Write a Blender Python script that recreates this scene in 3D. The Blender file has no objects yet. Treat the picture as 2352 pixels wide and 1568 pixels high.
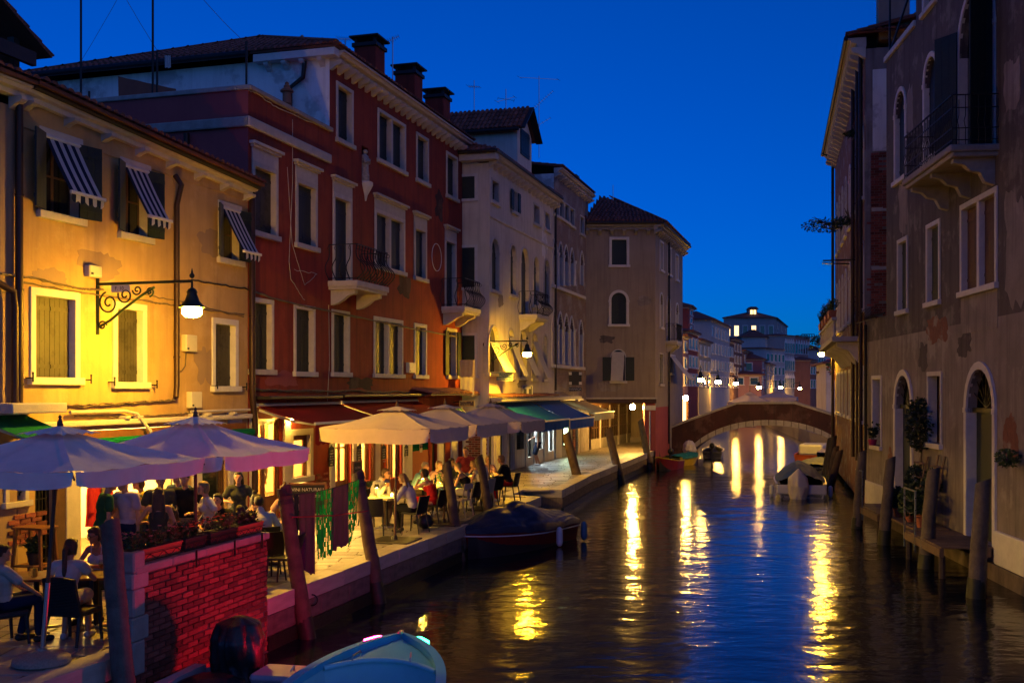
import bpy, bmesh, math, random
from math import sin, cos, pi, sqrt, radians, atan2, floor, ceil
from mathutils import Vector, Matrix, noise as MN
random.seed(7)
SC = bpy.context.scene
COL = SC.collection
R = random.Random(11)

# ------------------------------------------------------------------ camera
# photograph measured on a 2352 x 1568 grid; horizon on row 896, focal length 2450 of those pixels
FOC, CX, HY, CAMZ = 2450.0, 1176.0, 896.0, 3.2
WATER = -0.8
cam = bpy.data.cameras.new('camera'); camo = bpy.data.objects.new('camera', cam); COL.objects.link(camo)
cam.sensor_width = 36.0; cam.lens = 36.0 * FOC / 2352.0
cam.shift_y = (HY - 784.0) / 2352.0
cam.clip_start = 0.1; cam.clip_end = 3000
camo.location = (0, 0, CAMZ); camo.rotation_euler = (pi / 2, 0, 0)
SC.camera = camo

# ------------------------------------------------------------------ sky and light
W = bpy.data.worlds.new('World'); SC.world = W; W.use_nodes = True
nt = W.node_tree; nt.nodes.clear()
wo = nt.nodes.new('ShaderNodeOutputWorld'); bg = nt.nodes.new('ShaderNodeBackground')
sky = nt.nodes.new('ShaderNodeTexSky'); sky.sky_type = 'NISHITA'; sky.sun_disc = False
SUN_ROT = radians(158)
sky.sun_elevation = radians(4.0); sky.sun_rotation = SUN_ROT
sky.altitude = 2000; sky.air_density = 1.0; sky.dust_density = 0.0; sky.ozone_density = 9.0
nt.links.new(sky.outputs[0], bg.inputs[0]); bg.inputs[1].default_value = 0.15
nt.links.new(bg.outputs[0], wo.inputs[0])
sl = bpy.data.lights.new('sun', 'SUN'); sl.energy = 0.13; sl.angle = radians(100); sl.color = (1.0, .70, .62)
so = bpy.data.objects.new('sun', sl); COL.objects.link(so)
so.rotation_euler = Vector((.62, -.62, .48)).to_track_quat('Z', 'Y').to_euler()

SC.render.engine = 'CYCLES'
cy = SC.cycles
cy.use_denoising = True
try: cy.denoiser = 'OPENIMAGEDENOISE'
except Exception: pass
cy.max_bounces = 6; cy.diffuse_bounces = 3; cy.glossy_bounces = 4; cy.transmission_bounces = 6; cy.transparent_max_bounces = 8
cy.caustics_reflective = False; cy.caustics_refractive = False
cy.sample_clamp_indirect = 3.0
cy.use_light_tree = True
SC.view_settings.view_transform = 'Standard'; SC.view_settings.look = 'None'
SC.view_settings.gamma = 1.0; SC.view_settings.exposure = 0.5
try: SC.view_settings.use_curve_mapping = False
except Exception: pass

# ------------------------------------------------------------------ photograph measuring
ZT = {'A1': (0, 0, 1.8229), 'A2': (0, 840, 1.9604), 'A3': (0, 1560, 1.5679), 'A4': (860, 80, 2.0104), 'A5': (860, 840, 2.0635),
      'A6': (980, 1480, 1.4516), 'A7': (1660, 240, 1.9122), 'A8': (1660, 1000, 1.9602), 'B1': (2500, 1060, 2.24), 'B2': (2980, 0, 2.2395),
      'B3': (2980, 640, 2.2395), 'B4': (2980, 1300, 1.5674), 'B5': (2200, 1600, 1.6336), 'B6': (200, 1700, 2.8514), 'B7': (1200, 1600, 2.8513),
      'B8': (2540, 1300, 3.92), 'C1': (0, 1500, 3.9196), 'C2': (0, 1900, 2.375), 'C3': (860, 1480, 3.2667), 'C4': (860, 1880, 2.8),
      'C5': (1640, 1440, 3.4083), 'C6': (2140, 1480, 3.92), 'C7': (600, 2280, 2.1), 'C8': (2840, 1600, 3.9196)}
def Z(k, x, y=0):
    a, b, s = ZT[k]
    return ((a + x / s) * .6125, (b + y / s) * .6125)
def zx(k, x): return Z(k, x)[0]
def zy(k, y): return Z(k, 0, y)[1]
def gp(x, y, z=0.0):
    """point at height z seen at photo position x, y"""
    Y = (CAMZ - z) * FOC / (y - HY)
    return Vector(((x - CX) / FOC * Y, Y, z))
def at(x, y, Y): return Vector(((x - CX) / FOC * Y, Y, CAMZ + (HY - y) / FOC * Y))
class Frame:
    """vertical wall plane: local x along it (to the right as seen), local -y out of it, local z up"""
    def __init__(s, ox, oy, dx, dy):
        l = math.hypot(dx, dy); s.o = Vector((ox, oy)); s.d = Vector((dx / l, dy / l)); s.n = Vector((s.d.y, -s.d.x))
        s.ang = atan2(dy, dx)
    def hit(s, x, n=0.0):
        u = (x - CX) / FOC; o = s.o + s.n * n
        # o + t d = Y (u,1)
        den = s.d.x - u * s.d.y
        t = (u * o.y - o.x) / den
        return t, o.y + t * s.d.y
    def s(s, x, n=0.0): return s.hit(x, n)[0]
    def z(s, x, y, n=0.0):
        t, Y = s.hit(x, n); return CAMZ + (HY - y) / FOC * Y
    def w(s, t, n, z): p = s.o + s.d * t + s.n * n; return Vector((p.x, p.y, z))
    def loc(s, p):
        v = Vector((p[0], p[1])) - s.o
        return v.dot(s.d), -v.dot(s.n)

# ------------------------------------------------------------------ mesh building
class MB:
    def __init__(s): s.v = []; s.f = []; s.m = []; s.k = 0
    def mat(s, k): s.k = k; return s
    def add(s, vs, fs):
        b = len(s.v); s.v.extend([tuple(p) for p in vs])
        for f in fs: s.f.append([b + i for i in f]); s.m.append(s.k)
        return s
    def box(s, x0, x1, y0, y1, z0, z1):
        v = [(x0, y0, z0), (x1, y0, z0), (x1, y1, z0), (x0, y1, z0), (x0, y0, z1), (x1, y0, z1), (x1, y1, z1), (x0, y1, z1)]
        return s.add(v, [(3, 2, 1, 0), (4, 5, 6, 7), (0, 1, 5, 4), (1, 2, 6, 5), (2, 3, 7, 6), (3, 0, 4, 7)])
    def bbox(s, x0, x1, y0, y1, z0, z1, b=.01):
        """box with bevelled upright and top edges"""
        b = min(b, (x1 - x0) * .4, (y1 - y0) * .4, (z1 - z0) * .4)
        def ring(i, z): return [(x0 + i, y0 + 0, z), (x1 - i, y0, z), (x1, y0 + i, z), (x1, y1 - i, z), (x1 - i, y1, z), (x0 + i, y1, z), (x0, y1 - i, z), (x0, y0 + i, z)]
        def ring2(i, z): return [(x0 + 2 * i, y0 + i, z), (x1 - 2 * i, y0 + i, z), (x1 - i, y0 + 2 * i, z), (x1 - i, y1 - 2 * i, z), (x1 - 2 * i, y1 - i, z), (x0 + 2 * i, y1 - i, z), (x0 + i, y1 - 2 * i, z), (x0 + i, y0 + 2 * i, z)]
        v = ring2(b * .5, z0) + ring(b, z0 + b) + ring(b, z1 - b) + ring2(b * .5, z1)
        f = [tuple(range(7, -1, -1)), tuple(range(24, 32))]
        for r in range(3):
            for i in range(8): j = (i + 1) % 8; f.append((r * 8 + i, r * 8 + j, r * 8 + 8 + j, r * 8 + 8 + i))
        return s.add(v, f)
    def hexa(s, p):
        """8 corners, bottom ring then top ring"""
        return s.add(p, [(3, 2, 1, 0), (4, 5, 6, 7), (0, 1, 5, 4), (1, 2, 6, 5), (2, 3, 7, 6), (3, 0, 4, 7)])
    def bar(s, a, b, w, h=None, up=(0, 0, 1)):
        a = Vector(a); b = Vector(b); h = h or w; d = (b - a).normalized(); u = Vector(up)
        if abs(d.dot(u)) > .98: u = Vector((0, 1, 0))
        x = d.cross(u).normalized(); y = x.cross(d)
        x *= w / 2; y *= h / 2
        return s.hexa([a - x - y, a + x - y, a + x + y, a - x + y, b - x - y, b + x - y, b + x + y, b - x + y])
    def tube(s, pts, r, n=8, cap=True, closed=False):
        pts = [Vector(p) for p in pts]; m = len(pts)
        rs = r if isinstance(r, (list, tuple)) else [r] * m
        vs = []; prev = None
        for i, p in enumerate(pts):
            if closed: t = pts[(i + 1) % m] - pts[i - 1]
            else: t = pts[min(i + 1, m - 1)] - pts[max(i - 1, 0)]
            if t.length < 1e-9: t = Vector((0, 0, 1))
            t.normalize()
            if prev is None:
                a = Vector((0, 0, 1)) if abs(t.z) < .9 else Vector((1, 0, 0))
                x = t.cross(a).normalized()
            else:
                x = (prev - t * prev.dot(t))
                x = x.normalized() if x.length > 1e-6 else t.cross(Vector((0, 0, 1))).normalized()
            prev = x; y = t.cross(x)
            for k in range(n):
                a = 2 * pi * k / n; vs.append(p + (x * cos(a) + y * sin(a)) * rs[i])
        fs = []
        for i in range(m if closed else m - 1):
            j = (i + 1) % m
            for k in range(n): l = (k + 1) % n; fs.append((i * n + k, i * n + l, j * n + l, j * n + k))
        if cap and not closed: fs.append(tuple(range(n - 1, -1, -1))); fs.append(tuple((m - 1) * n + k for k in range(n)))
        return s.add(vs, fs)
    def lathe(s, prof, c=(0, 0, 0), n=16):
        c = Vector(c); vs = []; fs = []
        for (r, z) in prof:
            for k in range(n): a = 2 * pi * k / n; vs.append(c + Vector((r * cos(a), r * sin(a), z)))
        m = len(prof)
        for i in range(m - 1):
            for k in range(n): l = (k + 1) % n; fs.append((i * n + k, i * n + l, (i + 1) * n + l, (i + 1) * n + k))
        if prof[0][0] > 1e-6: fs.append(tuple(range(n - 1, -1, -1)))
        if prof[-1][0] > 1e-6: fs.append(tuple((m - 1) * n + k for k in range(n)))
        return s.add(vs, fs)
    def ell(s, c, r, n=12, m=8, mat=None):
        c = Vector(c); r = (r, r, r) if not isinstance(r, (list, tuple)) else r
        vs = []; fs = []
        def P(x, y, z):
            q = Vector((x * r[0], y * r[1], z * r[2]))
            if mat is not None: q = mat @ q
            return c + q
        vs.append(P(0, 0, -1))
        for i in range(1, m):
            t = -pi / 2 + pi * i / m
            for k in range(n): a = 2 * pi * k / n; vs.append(P(cos(t) * cos(a), cos(t) * sin(a), sin(t)))
        vs.append(P(0, 0, 1))
        for k in range(n): fs.append((0, 1 + (k + 1) % n, 1 + k))
        for i in range(m - 2):
            for k in range(n): l = (k + 1) % n; a = 1 + i * n; fs.append((a + k, a + l, a + n + l, a + n + k))
        t = len(vs) - 1; a = 1 + (m - 2) * n
        for k in range(n): fs.append((t, a + k, a + (k + 1) % n))
        return s.add(vs, fs)
    def cap(s, a, b, ra, rb, n=10):
        """tapered capsule"""
        a = Vector(a); b = Vector(b); d = (b - a); L = d.length or 1e-6; d.normalize()
        pts = []; rs = []
        for t in (-1, -.8, -.45, 0): pts.append(a + d * ra * t); rs.append(ra * sqrt(max(0.0004, 1 - t * t)))
        for t in (0, .45, .8, 1): pts.append(b + d * rb * t); rs.append(rb * sqrt(max(0.0004, 1 - t * t)))
        return s.tube(pts, rs, n)
    def poly(s, pts): return s.add(pts, [tuple(range(len(pts)))])
    def prism(s, pts, vec):
        n = len(pts); v = Vector(vec); p = [Vector(q) for q in pts]
        return s.add(p + [q + v for q in p], [tuple(range(n - 1, -1, -1)), tuple(range(n, 2 * n))] + [(i, (i + 1) % n, n + (i + 1) % n, n + i) for i in range(n)])
    def sheet(s, rows, thick=None):
        n = len(rows[0]); vs = [p for r in rows for p in r]; fs = []
        for i in range(len(rows) - 1):
            for k in range(n - 1): fs.append((i * n + k, i * n + k + 1, (i + 1) * n + k + 1, (i + 1) * n + k))
        return s.add(vs, fs)
    def mesh(s, name):
        me = bpy.data.meshes.new(name); me.from_pydata(s.v, [], s.f)
        return me
    def build(s, name, mats, parent=None, smooth=None, recalc=True):
        me = s.mesh(name)
        mats = mats if isinstance(mats, (list, tuple)) else [mats]
        for m in mats: me.materials.append(M[m] if isinstance(m, str) else m)
        if len(mats) > 1: me.polygons.foreach_set('material_index', s.m)
        if recalc:
            bm = bmesh.new(); bm.from_mesh(me); bmesh.ops.recalc_face_normals(bm, faces=bm.faces); bm.to_mesh(me); bm.free()
        if smooth is not None:
            me.polygons.foreach_set('use_smooth', [True] * len(me.polygons))
            if smooth < 180: me.set_sharp_from_angle(angle=radians(smooth))
        me.update()
        return link(name, me, parent)
def link(name, data, parent=None):
    o = bpy.data.objects.new(name, data); COL.objects.link(o)
    if parent is not None: o.parent = parent
    return o
def tag(o, label, cat, group=None):
    o['label'] = label; o['category'] = cat
    if group: o['group'] = group
    return o
def thing(name, label, cat, loc=(0, 0, 0), rz=0.0, group=None):
    o = bpy.data.objects.new(name, None); COL.objects.link(o); o.empty_display_size = .2
    o.location = loc; o.rotation_euler = (0, 0, rz)
    return tag(o, label, cat, group)
def fthing(fr, name, label, cat, group=None):
    return thing(name, label, cat, (fr.o.x, fr.o.y, 0), fr.ang, group)
def struct(o): o['kind'] = 'structure'; return o
def stuff(o): o['kind'] = 'stuff'; return o
def kids(o): return [c for c in COL.objects if c.parent == o]
CH = {}
def copy_tree(o, parent=None):
    c = o.copy(); COL.objects.link(c)
    if parent is not None: c.parent = parent
    for ch in o.children: copy_tree(ch, c)
    return c

# ------------------------------------------------------------------ materials
M = {}
def mat(name, col, rough=.8, col2=None, scale=2.5, amt=.6, bump=.15, bscale=30, metal=0.0, streak=0.0, scol=(.02, .02, .02),
        rand=0.0, spec=.4, trans=0.0, sheen=0.0, patch=None, pamt=.5, pscale=1.0, sss=0.0, coat=0.0, detail=8):
    m = bpy.data.materials.new(name); m.use_nodes = True; n = m.node_tree; N = n.nodes; L = n.links
    b = N['Principled BSDF']; b.inputs['Roughness'].default_value = rough; b.inputs['Metallic'].default_value = metal
    b.inputs['Specular IOR Level'].default_value = spec
    if trans: b.inputs['Transmission Weight'].default_value = trans
    if coat: b.inputs['Coat Weight'].default_value = coat
    if sheen: b.inputs['Sheen Weight'].default_value = sheen
    tc = N.new('ShaderNodeTexCoord')
    def noise(sc, det=6, rg=.6, vec=None):
        t = N.new('ShaderNodeTexNoise'); t.inputs['Scale'].default_value = sc; t.inputs['Detail'].default_value = det; t.inputs['Roughness'].default_value = rg
        L.new(vec or tc.outputs['Object'], t.inputs['Vector']); return t.outputs['Fac']
    def ramp(f, a, c):
        r = N.new('ShaderNodeMapRange'); r.inputs[1].default_value = a; r.inputs[2].default_value = c; r.clamp = True
        L.new(f, r.inputs[0]); return r.outputs[0]
    def mix(f, A, B, mode='MIX'):
        x = N.new('ShaderNodeMix'); x.data_type = 'RGBA'; x.blend_type = mode
        if isinstance(f, float): x.inputs[0].default_value = f
        else: L.new(f, x.inputs[0])
        for i, q in ((6, A), (7, B)):
            if isinstance(q, tuple): x.inputs[i].default_value = (*q, 1)
            else: L.new(q, x.inputs[i])
        return x.outputs[2]
    def mul(f, k):
        x = N.new('ShaderNodeMath'); x.operation = 'MULTIPLY'; L.new(f, x.inputs[0])
        if isinstance(k, float): x.inputs[1].default_value = k
        else: L.new(k, x.inputs[1])
        return x.outputs[0]
    c2 = col2 or tuple(v * .62 for v in col)
    out = mix(mul(ramp(noise(scale, detail), .35, .68), float(amt)), tuple(col), tuple(c2))
    if patch: out = mix(mul(ramp(noise(pscale, 9, .65), .53, .60), float(pamt)), out, tuple(patch))
    if streak:
        mp = N.new('ShaderNodeMapping'); mp.inputs['Scale'].default_value = (3.0, 3.0, .22); L.new(tc.outputs['Object'], mp.inputs[0])
        out = mix(mul(ramp(noise(1.4, 7, .65, mp.outputs[0]), .48, .78), float(streak)), out, tuple(scol))
    if rand:
        oi = N.new('ShaderNodeObjectInfo'); r = N.new('ShaderNodeMapRange'); r.inputs[3].default_value = 1 - rand; r.inputs[4].default_value = 1 + rand
        L.new(oi.outputs['Random'], r.inputs[0]); cb = N.new('ShaderNodeVectorMath'); cb.operation = 'SCALE'
        L.new(out, cb.inputs[0]); L.new(r.outputs[0], cb.inputs[3]); out = cb.outputs[0]
    L.new(out, b.inputs['Base Color'])
    if bump:
        bp = N.new('ShaderNodeBump'); bp.inputs['Strength'].default_value = bump; bp.inputs['Distance'].default_value = .02
        L.new(noise(bscale, 6, .65), bp.inputs['Height']); L.new(bp.outputs[0], b.inputs['Normal'])
    M[name] = m; return m
def emit(name, col, s):
    m = bpy.data.materials.new(name); m.use_nodes = True; N = m.node_tree.nodes; N.clear()
    e = N.new('ShaderNodeEmission'); e.inputs[0].default_value = (*col, 1); e.inputs[1].default_value = s
    o = N.new('ShaderNodeOutputMaterial'); m.node_tree.links.new(e.outputs[0], o.inputs[0]); M[name] = m
def cloth(name, col, translucent=.35, rough=.9, col2=None):
    """thin fabric: diffuse plus translucency, so that light comes through it"""
    m = mat(name, col, rough, col2=col2 or tuple(v * .85 for v in col), scale=6, bump=.5, bscale=4, spec=.1)
    n = m.node_tree; N = n.nodes; L = n.links
    o = [x for x in N if x.type == 'OUTPUT_MATERIAL'][0]; b = N['Principled BSDF']
    t = N.new('ShaderNodeBsdfTranslucent'); x = N.new('ShaderNodeMixShader'); x.inputs[0].default_value = translucent
    L.new(b.inputs['Base Color'].links[0].from_socket, t.inputs[0])
    L.new(b.outputs[0], x.inputs[1]); L.new(t.outputs[0], x.inputs[2]); L.new(x.outputs[0], o.inputs[0])
    return m
def glass(name, col=(.9, .93, .92), rough=.02):
    m = bpy.data.materials.new(name); m.use_nodes = True; N = m.node_tree.nodes; L = m.node_tree.links; N.clear()
    t = N.new('ShaderNodeBsdfTransparent'); t.inputs[0].default_value = (*col, 1)
    g = N.new('ShaderNodeBsdfGlossy'); g.inputs['Roughness'].default_value = rough
    f = N.new('ShaderNodeFresnel'); f.inputs[0].default_value = 1.45; ge = N.new('ShaderNodeNewGeometry'); q = N.new('ShaderNodeMath'); q.operation = 'SUBTRACT'; q.use_clamp = True
    x = N.new('ShaderNodeMixShader'); o = N.new('ShaderNodeOutputMaterial'); L.new(f.outputs[0], q.inputs[0]); L.new(ge.outputs['Backfacing'], q.inputs[1])
    L.new(q.outputs[0], x.inputs[0]); L.new(t.outputs[0], x.inputs[1]); L.new(g.outputs[0], x.inputs[2]); L.new(x.outputs[0], o.inputs[0]); M[name] = m

mat('yellow_plaster', (.46, .305, .135), .92, (.34, .215, .09), 1.1, .8, .3, 18, streak=.5, scol=(.19, .125, .075), patch=(.52, .37, .20), pamt=.5, pscale=.8)
mat('tan_plaster', (.32, .22, .14), .92, (.24, .16, .10), 1.3, .6, .25, 22, streak=.3, scol=(.12, .09, .06))
mat('red_plaster', (.27, .034, .018), .9, (.19, .022, .015), 1.1, .8, .3, 20, streak=.75, scol=(.06, .012, .012), patch=(.33, .06, .035), pamt=.3, pscale=.7)
mat('pink_plaster', (.33, .075, .075), .9, (.26, .055, .06), 1.5, .6, .2, 22, streak=.3, scol=(.16, .04, .05))
mat('white_plaster', (.80, .79, .77), .92, (.62, .60, .58), .8, .6, .3, 14, streak=.35, scol=(.24, .22, .20), patch=(.27, .25, .24), pamt=.5, pscale=.8)
mat('beige_plaster', (.66, .60, .51), .92, (.52, .46, .38), 1.0, .6, .25, 18, streak=.45, scol=(.20, .16, .12), patch=(.46, .39, .30), pamt=.3, pscale=.6)
mat('grey_plaster', (.31, .255, .205), .92, (.22, .18, .145), .9, .6, .25, 18, streak=.55, scol=(.10, .08, .065))
mat('dark_plaster', (.105, .092, .092), .92, (.07, .062, .063), .8, .8, .5, 10, streak=.85, scol=(.022, .021, .022), patch=(.20, .18, .175), pamt=.75, pscale=1.1)
mat('worn_plaster', (.27, .235, .225), .92, (.16, .14, .135), .9, .8, .5, 10, streak=.7, scol=(.045, .04, .04), patch=(.32, .29, .27), pamt=.8, pscale=.8)
mat('brick_remains', (.22, .09, .06), .9, (.13, .055, .042), 7, .8, .6, 26, streak=.3, scol=(.06, .045, .04), patch=(.30, .27, .25), pamt=.8, pscale=1.6)
mat('stone', (.52, .48, .43), .75, (.38, .35, .31), 5, .6, .3, 35, streak=.15, scol=(.22, .2, .17), rand=.12)
mat('white_stone', (.62, .60, .57), .7, (.46, .44, .42), 6, .5, .25, 35, rand=.1)
mat('grey_stone', (.34, .32, .29), .8, (.22, .2, .18), 5, .7, .4, 30, streak=.2, scol=(.1, .1, .09), rand=.14)
mat('paving', (.27, .235, .20), .42, (.16, .14, .12), 4, .7, .35, 26, rand=.45, spec=.5)
mat('kerb', (.40, .355, .30), .55, (.26, .23, .2), 3, .7, .4, 24, rand=.15)
mat('quay_wall', (.16, .12, .10), .8, (.07, .055, .045), 3, .8, .6, 12, streak=.4, scol=(.02, .02, .015))
mat('mortar', (.20, .12, .10), .95, (.13, .08, .07), 6, .7, .4, 40)
mat('brick', (.32, .075, .05), .85, (.17, .045, .036), 7, .9, .8, 30, rand=.5, patch=(.30, .17, .14), pamt=.5, pscale=5)
mat('tile', (.20, .07, .045), .85, (.12, .045, .035), 2, .8, .4, 20, rand=.4)
mat('tile_field', (.19, .07, .046), .85, (.10, .042, .034), 2.2, .9, .4, 12)
mat('shutter', (.018, .028, .022), .55, (.012, .018, .015), 8, .6, .15, 50, rand=.2)
mat('shutter_blue', (.012, .028, .040), .55, (.008, .018, .028), 8, .6, .15, 50, rand=.2)
mat('shutter_grey', (.055, .05, .04), .6, (.03, .028, .022), 3, .8, .15, 50, patch=(.018, .016, .012), pamt=.7, pscale=3.5)
mat('shutter_brown', (.10, .045, .028), .6, (.06, .03, .02), 8, .6, .15, 50)
mat('dark_glass', (.010, .012, .016), .08, bump=.03, bscale=3, spec=.7)
mat('iron', (.012, .012, .012), .5, (.022, .018, .014), 12, .5, .1, 60, metal=.3)
mat('green_iron', (.012, .028, .018), .45, (.02, .03, .02), 12, .5, .1, 60, metal=.3)
mat('pipe', (.05, .026, .018), .45, (.03, .018, .014), 4, .6, .1, 40, metal=.4)
mat('gutter', (.035, .03, .03), .5, (.02, .018, .018), 4, .6, .1, 40, metal=.4)
mat('steel', (.45, .45, .45), .3, (.3, .3, .3), 8, .4, .05, 60, metal=1.0)
mat('cable', (.16, .12, .085), .7, (.06, .045, .035), 6, .6, .1, 40)
mat('white_cable', (.55, .50, .44), .6, bump=0)
mat('box_plastic', (.52, .49, .42), .55, (.45, .42, .36), 8, .4, .05, 40)
mat('wood', (.21, .085, .032), .42, (.12, .045, .018), 5, .8, .2, 40, rand=.15)
mat('dark_wood', (.085, .042, .022), .45, (.045, .022, .012), 6, .8, .2, 40, rand=.15)
mat('pale_wood', (.42, .36, .28), .5, (.34, .28, .2), 7, .6, .1, 40)
mat('pole_wood', (.13, .085, .055), .8, (.055, .036, .026), 5, .85, .7, 18, streak=.5, scol=(.03, .022, .016))
mat('pole_grey', (.15, .12, .095), .8, (.07, .055, .045), 5, .85, .7, 18, streak=.5, scol=(.03, .022, .016))
mat('pole_dark', (.06, .042, .036), .75, (.03, .022, .02), 5, .8, .6, 18)
mat('algae', (.022, .026, .014), .5, (.010, .012, .008), 6, .8, .7, 18)
mat('plank', (.17, .11, .075), .75, (.09, .06, .04), 5, .8, .4, 30, rand=.2)
mat('rattan', (.016, .016, .017), .55, (.03, .03, .03), 30, .5, .3, 90)
mat('black_plastic', (.014, .014, .015), .45, bump=.03)
mat('terracotta', (.40, .13, .06), .7, (.30, .09, .045), 8, .5, .1, 40)
mat('dark_pot', (.035, .03, .03), .5, bump=.05)
mat('magenta_pot', (.35, .02, .12), .4, bump=.02)
mat('white_pot', (.6, .6, .58), .5, bump=.05)
mat('soil', (.03, .02, .014), .95, bump=.5)
mat('granite', (.33, .25, .19), .7, (.18, .14, .11), 45, .9, .4, 60)
mat('leaf', (.055, .105, .028), .55, (.028, .055, .016), 6, .7, .1, 30, rand=.3)
mat('leaf_dark', (.022, .05, .020), .55, (.012, .028, .012), 6, .7, .1, 30, rand=.3)
mat('flower_pink', (.55, .22, .20), .7, bump=0); mat('flower_orange', (.55, .16, .05), .7, bump=0)
mat('flower_red', (.5, .03, .03), .7, bump=0)
cloth('parasol_white', (.80, .77, .68), .15); cloth('parasol_cream', (.56, .47, .40), .15)
cloth('awning_red', (.17, .008, .014), .05); cloth('awning_blue', (.004, .06, .36), .1); cloth('awning_teal', (.004, .08, .34), .1)
cloth('awning_green', (.004, .15, .06), .2); cloth('awning_tan', (.30, .22, .16), .2)
cloth('stripe_white', (.55, .55, .58), .25); cloth('stripe_navy', (.012, .022, .05), .15); cloth('stripe_green', (.03, .18, .09), .2)
cloth('canvas_white', (.62, .60, .56), .3); cloth('curtain', (.70, .50, .20), .55); cloth('towel', (.45, .38, .34), .2)
cloth('net_green', (.01, .22, .06), .4); cloth('purple_cloth', (.075, .03, .075), .15); cloth('dark_cloth', (.02, .03, .035), .1); cloth('pink_cloth', (.30, .05, .10), .2)
cloth('laundry', (.34, .12, .08), .3)
mat('tarp_blue', (.018, .06, .20), .75, (.012, .035, .12), 2.5, .7, .8, 5, spec=.15)
mat('tarp_navy', (.012, .022, .055), .55, (.008, .013, .032), 2.5, .7, 1.0, 4, spec=.4)
mat('tarp_black', (.012, .013, .016), .42, (.007, .007, .009), 6, .6, 1.0, 7, spec=.5)
mat('tarp_white', (.55, .53, .52), .5, (.42, .40, .40), 4, .6, .8, 7)
mat('tarp_green', (.16, .19, .05), .6, (.10, .12, .03), 8, .6, .2, 20); mat('tarp_teal', (.01, .16, .14), .6, bump=.2)
mat('boat_blue', (.07, .44, .58), .5, (.05, .36, .50), 3, .5, .06, 14)
mat('boat_inner', (.24, .62, .66), .4, (.2, .52, .56), 3, .5, .06, 14)
mat('boat_white', (.55, .56, .58), .35, (.42, .43, .45), 3, .6, .08, 14)
mat('boat_grey', (.32, .32, .36), .4, (.24, .24, .27), 3, .6, .1, 14)
mat('boat_red', (.16, .012, .014), .4, (.09, .008, .010), 3, .6, .1, 14); mat('boat_dark', (.02, .02, .024), .45, bump=.1)
mat('boat_yellow', (.55, .40, .03), .4, bump=.05); mat('boat_orange', (.45, .09, .02), .4, bump=.05); mat('rope', (.42, .36, .28), .9, bump=.4, bscale=80)
mat('red_rope', (.35, .02, .04), .9, bump=.3, bscale=80); mat('fender_blue', (.05, .16, .24), .45, bump=.03); mat('fender_white', (.55, .6, .62), .45, bump=.03)
mat('rubber', (.012, .012, .012), .6, bump=.05)
mat('skin', (.50, .25, .15), .55, (.44, .20, .12), 10, .4, .05, 60); mat('skin_tan', (.36, .165, .09), .55, (.30, .13, .075), 10, .4, .05, 60); mat('skin_dark', (.16, .075, .045), .55, bump=.05)
mat('hair_dark', (.022, .013, .009), .5, (.010, .007, .005), 30, .8, .6, 70); mat('hair_brown', (.085, .042, .02), .5, (.045, .022, .011), 30, .8, .6, 70)
mat('hair_blond', (.30, .17, .07), .5, (.18, .10, .04), 30, .8, .6, 70); mat('hair_grey', (.34, .30, .26), .55, (.22, .19, .16), 30, .8, .6, 70)
for nm, c in {'white': (.55, .52, .50), 'cream': (.50, .44, .36), 'green': (.022, .085, .032), 'lilac': (.42, .34, .42), 'charcoal': (.045, .05, .045),
              'black': (.012, .012, .014), 'navy': (.015, .022, .055), 'red': (.40, .012, .016), 'sky': (.16, .30, .36), 'plaid': (.40, .33, .27),
              'yellow': (.45, .32, .04), 'pinkish': (.40, .22, .20), 'denim': (.04, .07, .15), 'khaki': (.18, .14, .09), 'maroon': (.16, .02, .03)}.items():
    mat('cloth_' + nm, c, .9, tuple(v * .75 for v in c), 7, .6, .35, 16, spec=.15)
mat('eye', (.02, .015, .012), .2, bump=0); mat('lips', (.32, .09, .07), .5, bump=0)
mat('shoe_white', (.5, .48, .45), .6, bump=.05); mat('shoe_dark', (.02, .02, .022), .6, bump=.05)
mat('sign_blue', (.02, .10, .24), .4, bump=0); mat('sign_white', (.62, .62, .60), .45, bump=0); mat('sign_black', (.012, .012, .014), .5, bump=.02)
mat('sign_brown', (.075, .035, .016), .5, bump=.02); mat('sign_gold', (.55, .38, .10), .5, bump=0); mat('sign_navy', (.008, .010, .026), .4, bump=0); mat('chalk', (.62, .60, .56), .9, bump=.1)
mat('bottle_green', (.012, .03, .012), .08, bump=0, spec=.7); mat('table_cloth', (.50, .42, .20), .8, bump=.1)
mat('room_wall', (.62, .52, .36), .9, (.5, .42, .28), 3, .5, .2, 12); mat('room_dark', (.05, .035, .025), .9, bump=.1)
mat('interior', (.018, .014, .012), .95, bump=0)
mat('statue', (.36, .34, .33), .8, (.16, .15, .15), 9, .8, .5, 30)
mat('bird', (.20, .19, .19), .8, (.35, .34, .33), 14, .7, .2, 60)
mat('coat_red', (.42, .008, .012), .8, (.30, .006, .010), 6, .6, .3, 14)
glass('pane'); glass('clear', (.92, .95, .93)); glass('wine', (.95, .80, .35))
emit('lamp_sodium', (1.0, .50, .02), 1050.0)
emit('lamp_passage', (1.0, .52, .09), 850.0)
emit('lamp_far', (1.0, .50, .09), 330.0)
emit('lamp_warm', (1.0, .60, .14), 850.0)
emit('bulb_warm', (1.0, .52, .10), 1500.0)
emit('bulb_white', (.80, .92, 1.0), 420.0)
emit('panel_green', (.75, 1.0, .55), 9.0)
emit('candle', (1.0, .55, .07), 1500.0)
emit('window_lit', (1.0, .62, .25), 2.2)
emit('nav_red', (1.0, .002, .03), 1150.0); emit('nav_green', (.02, 1.0, .35), 25.0)

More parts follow.
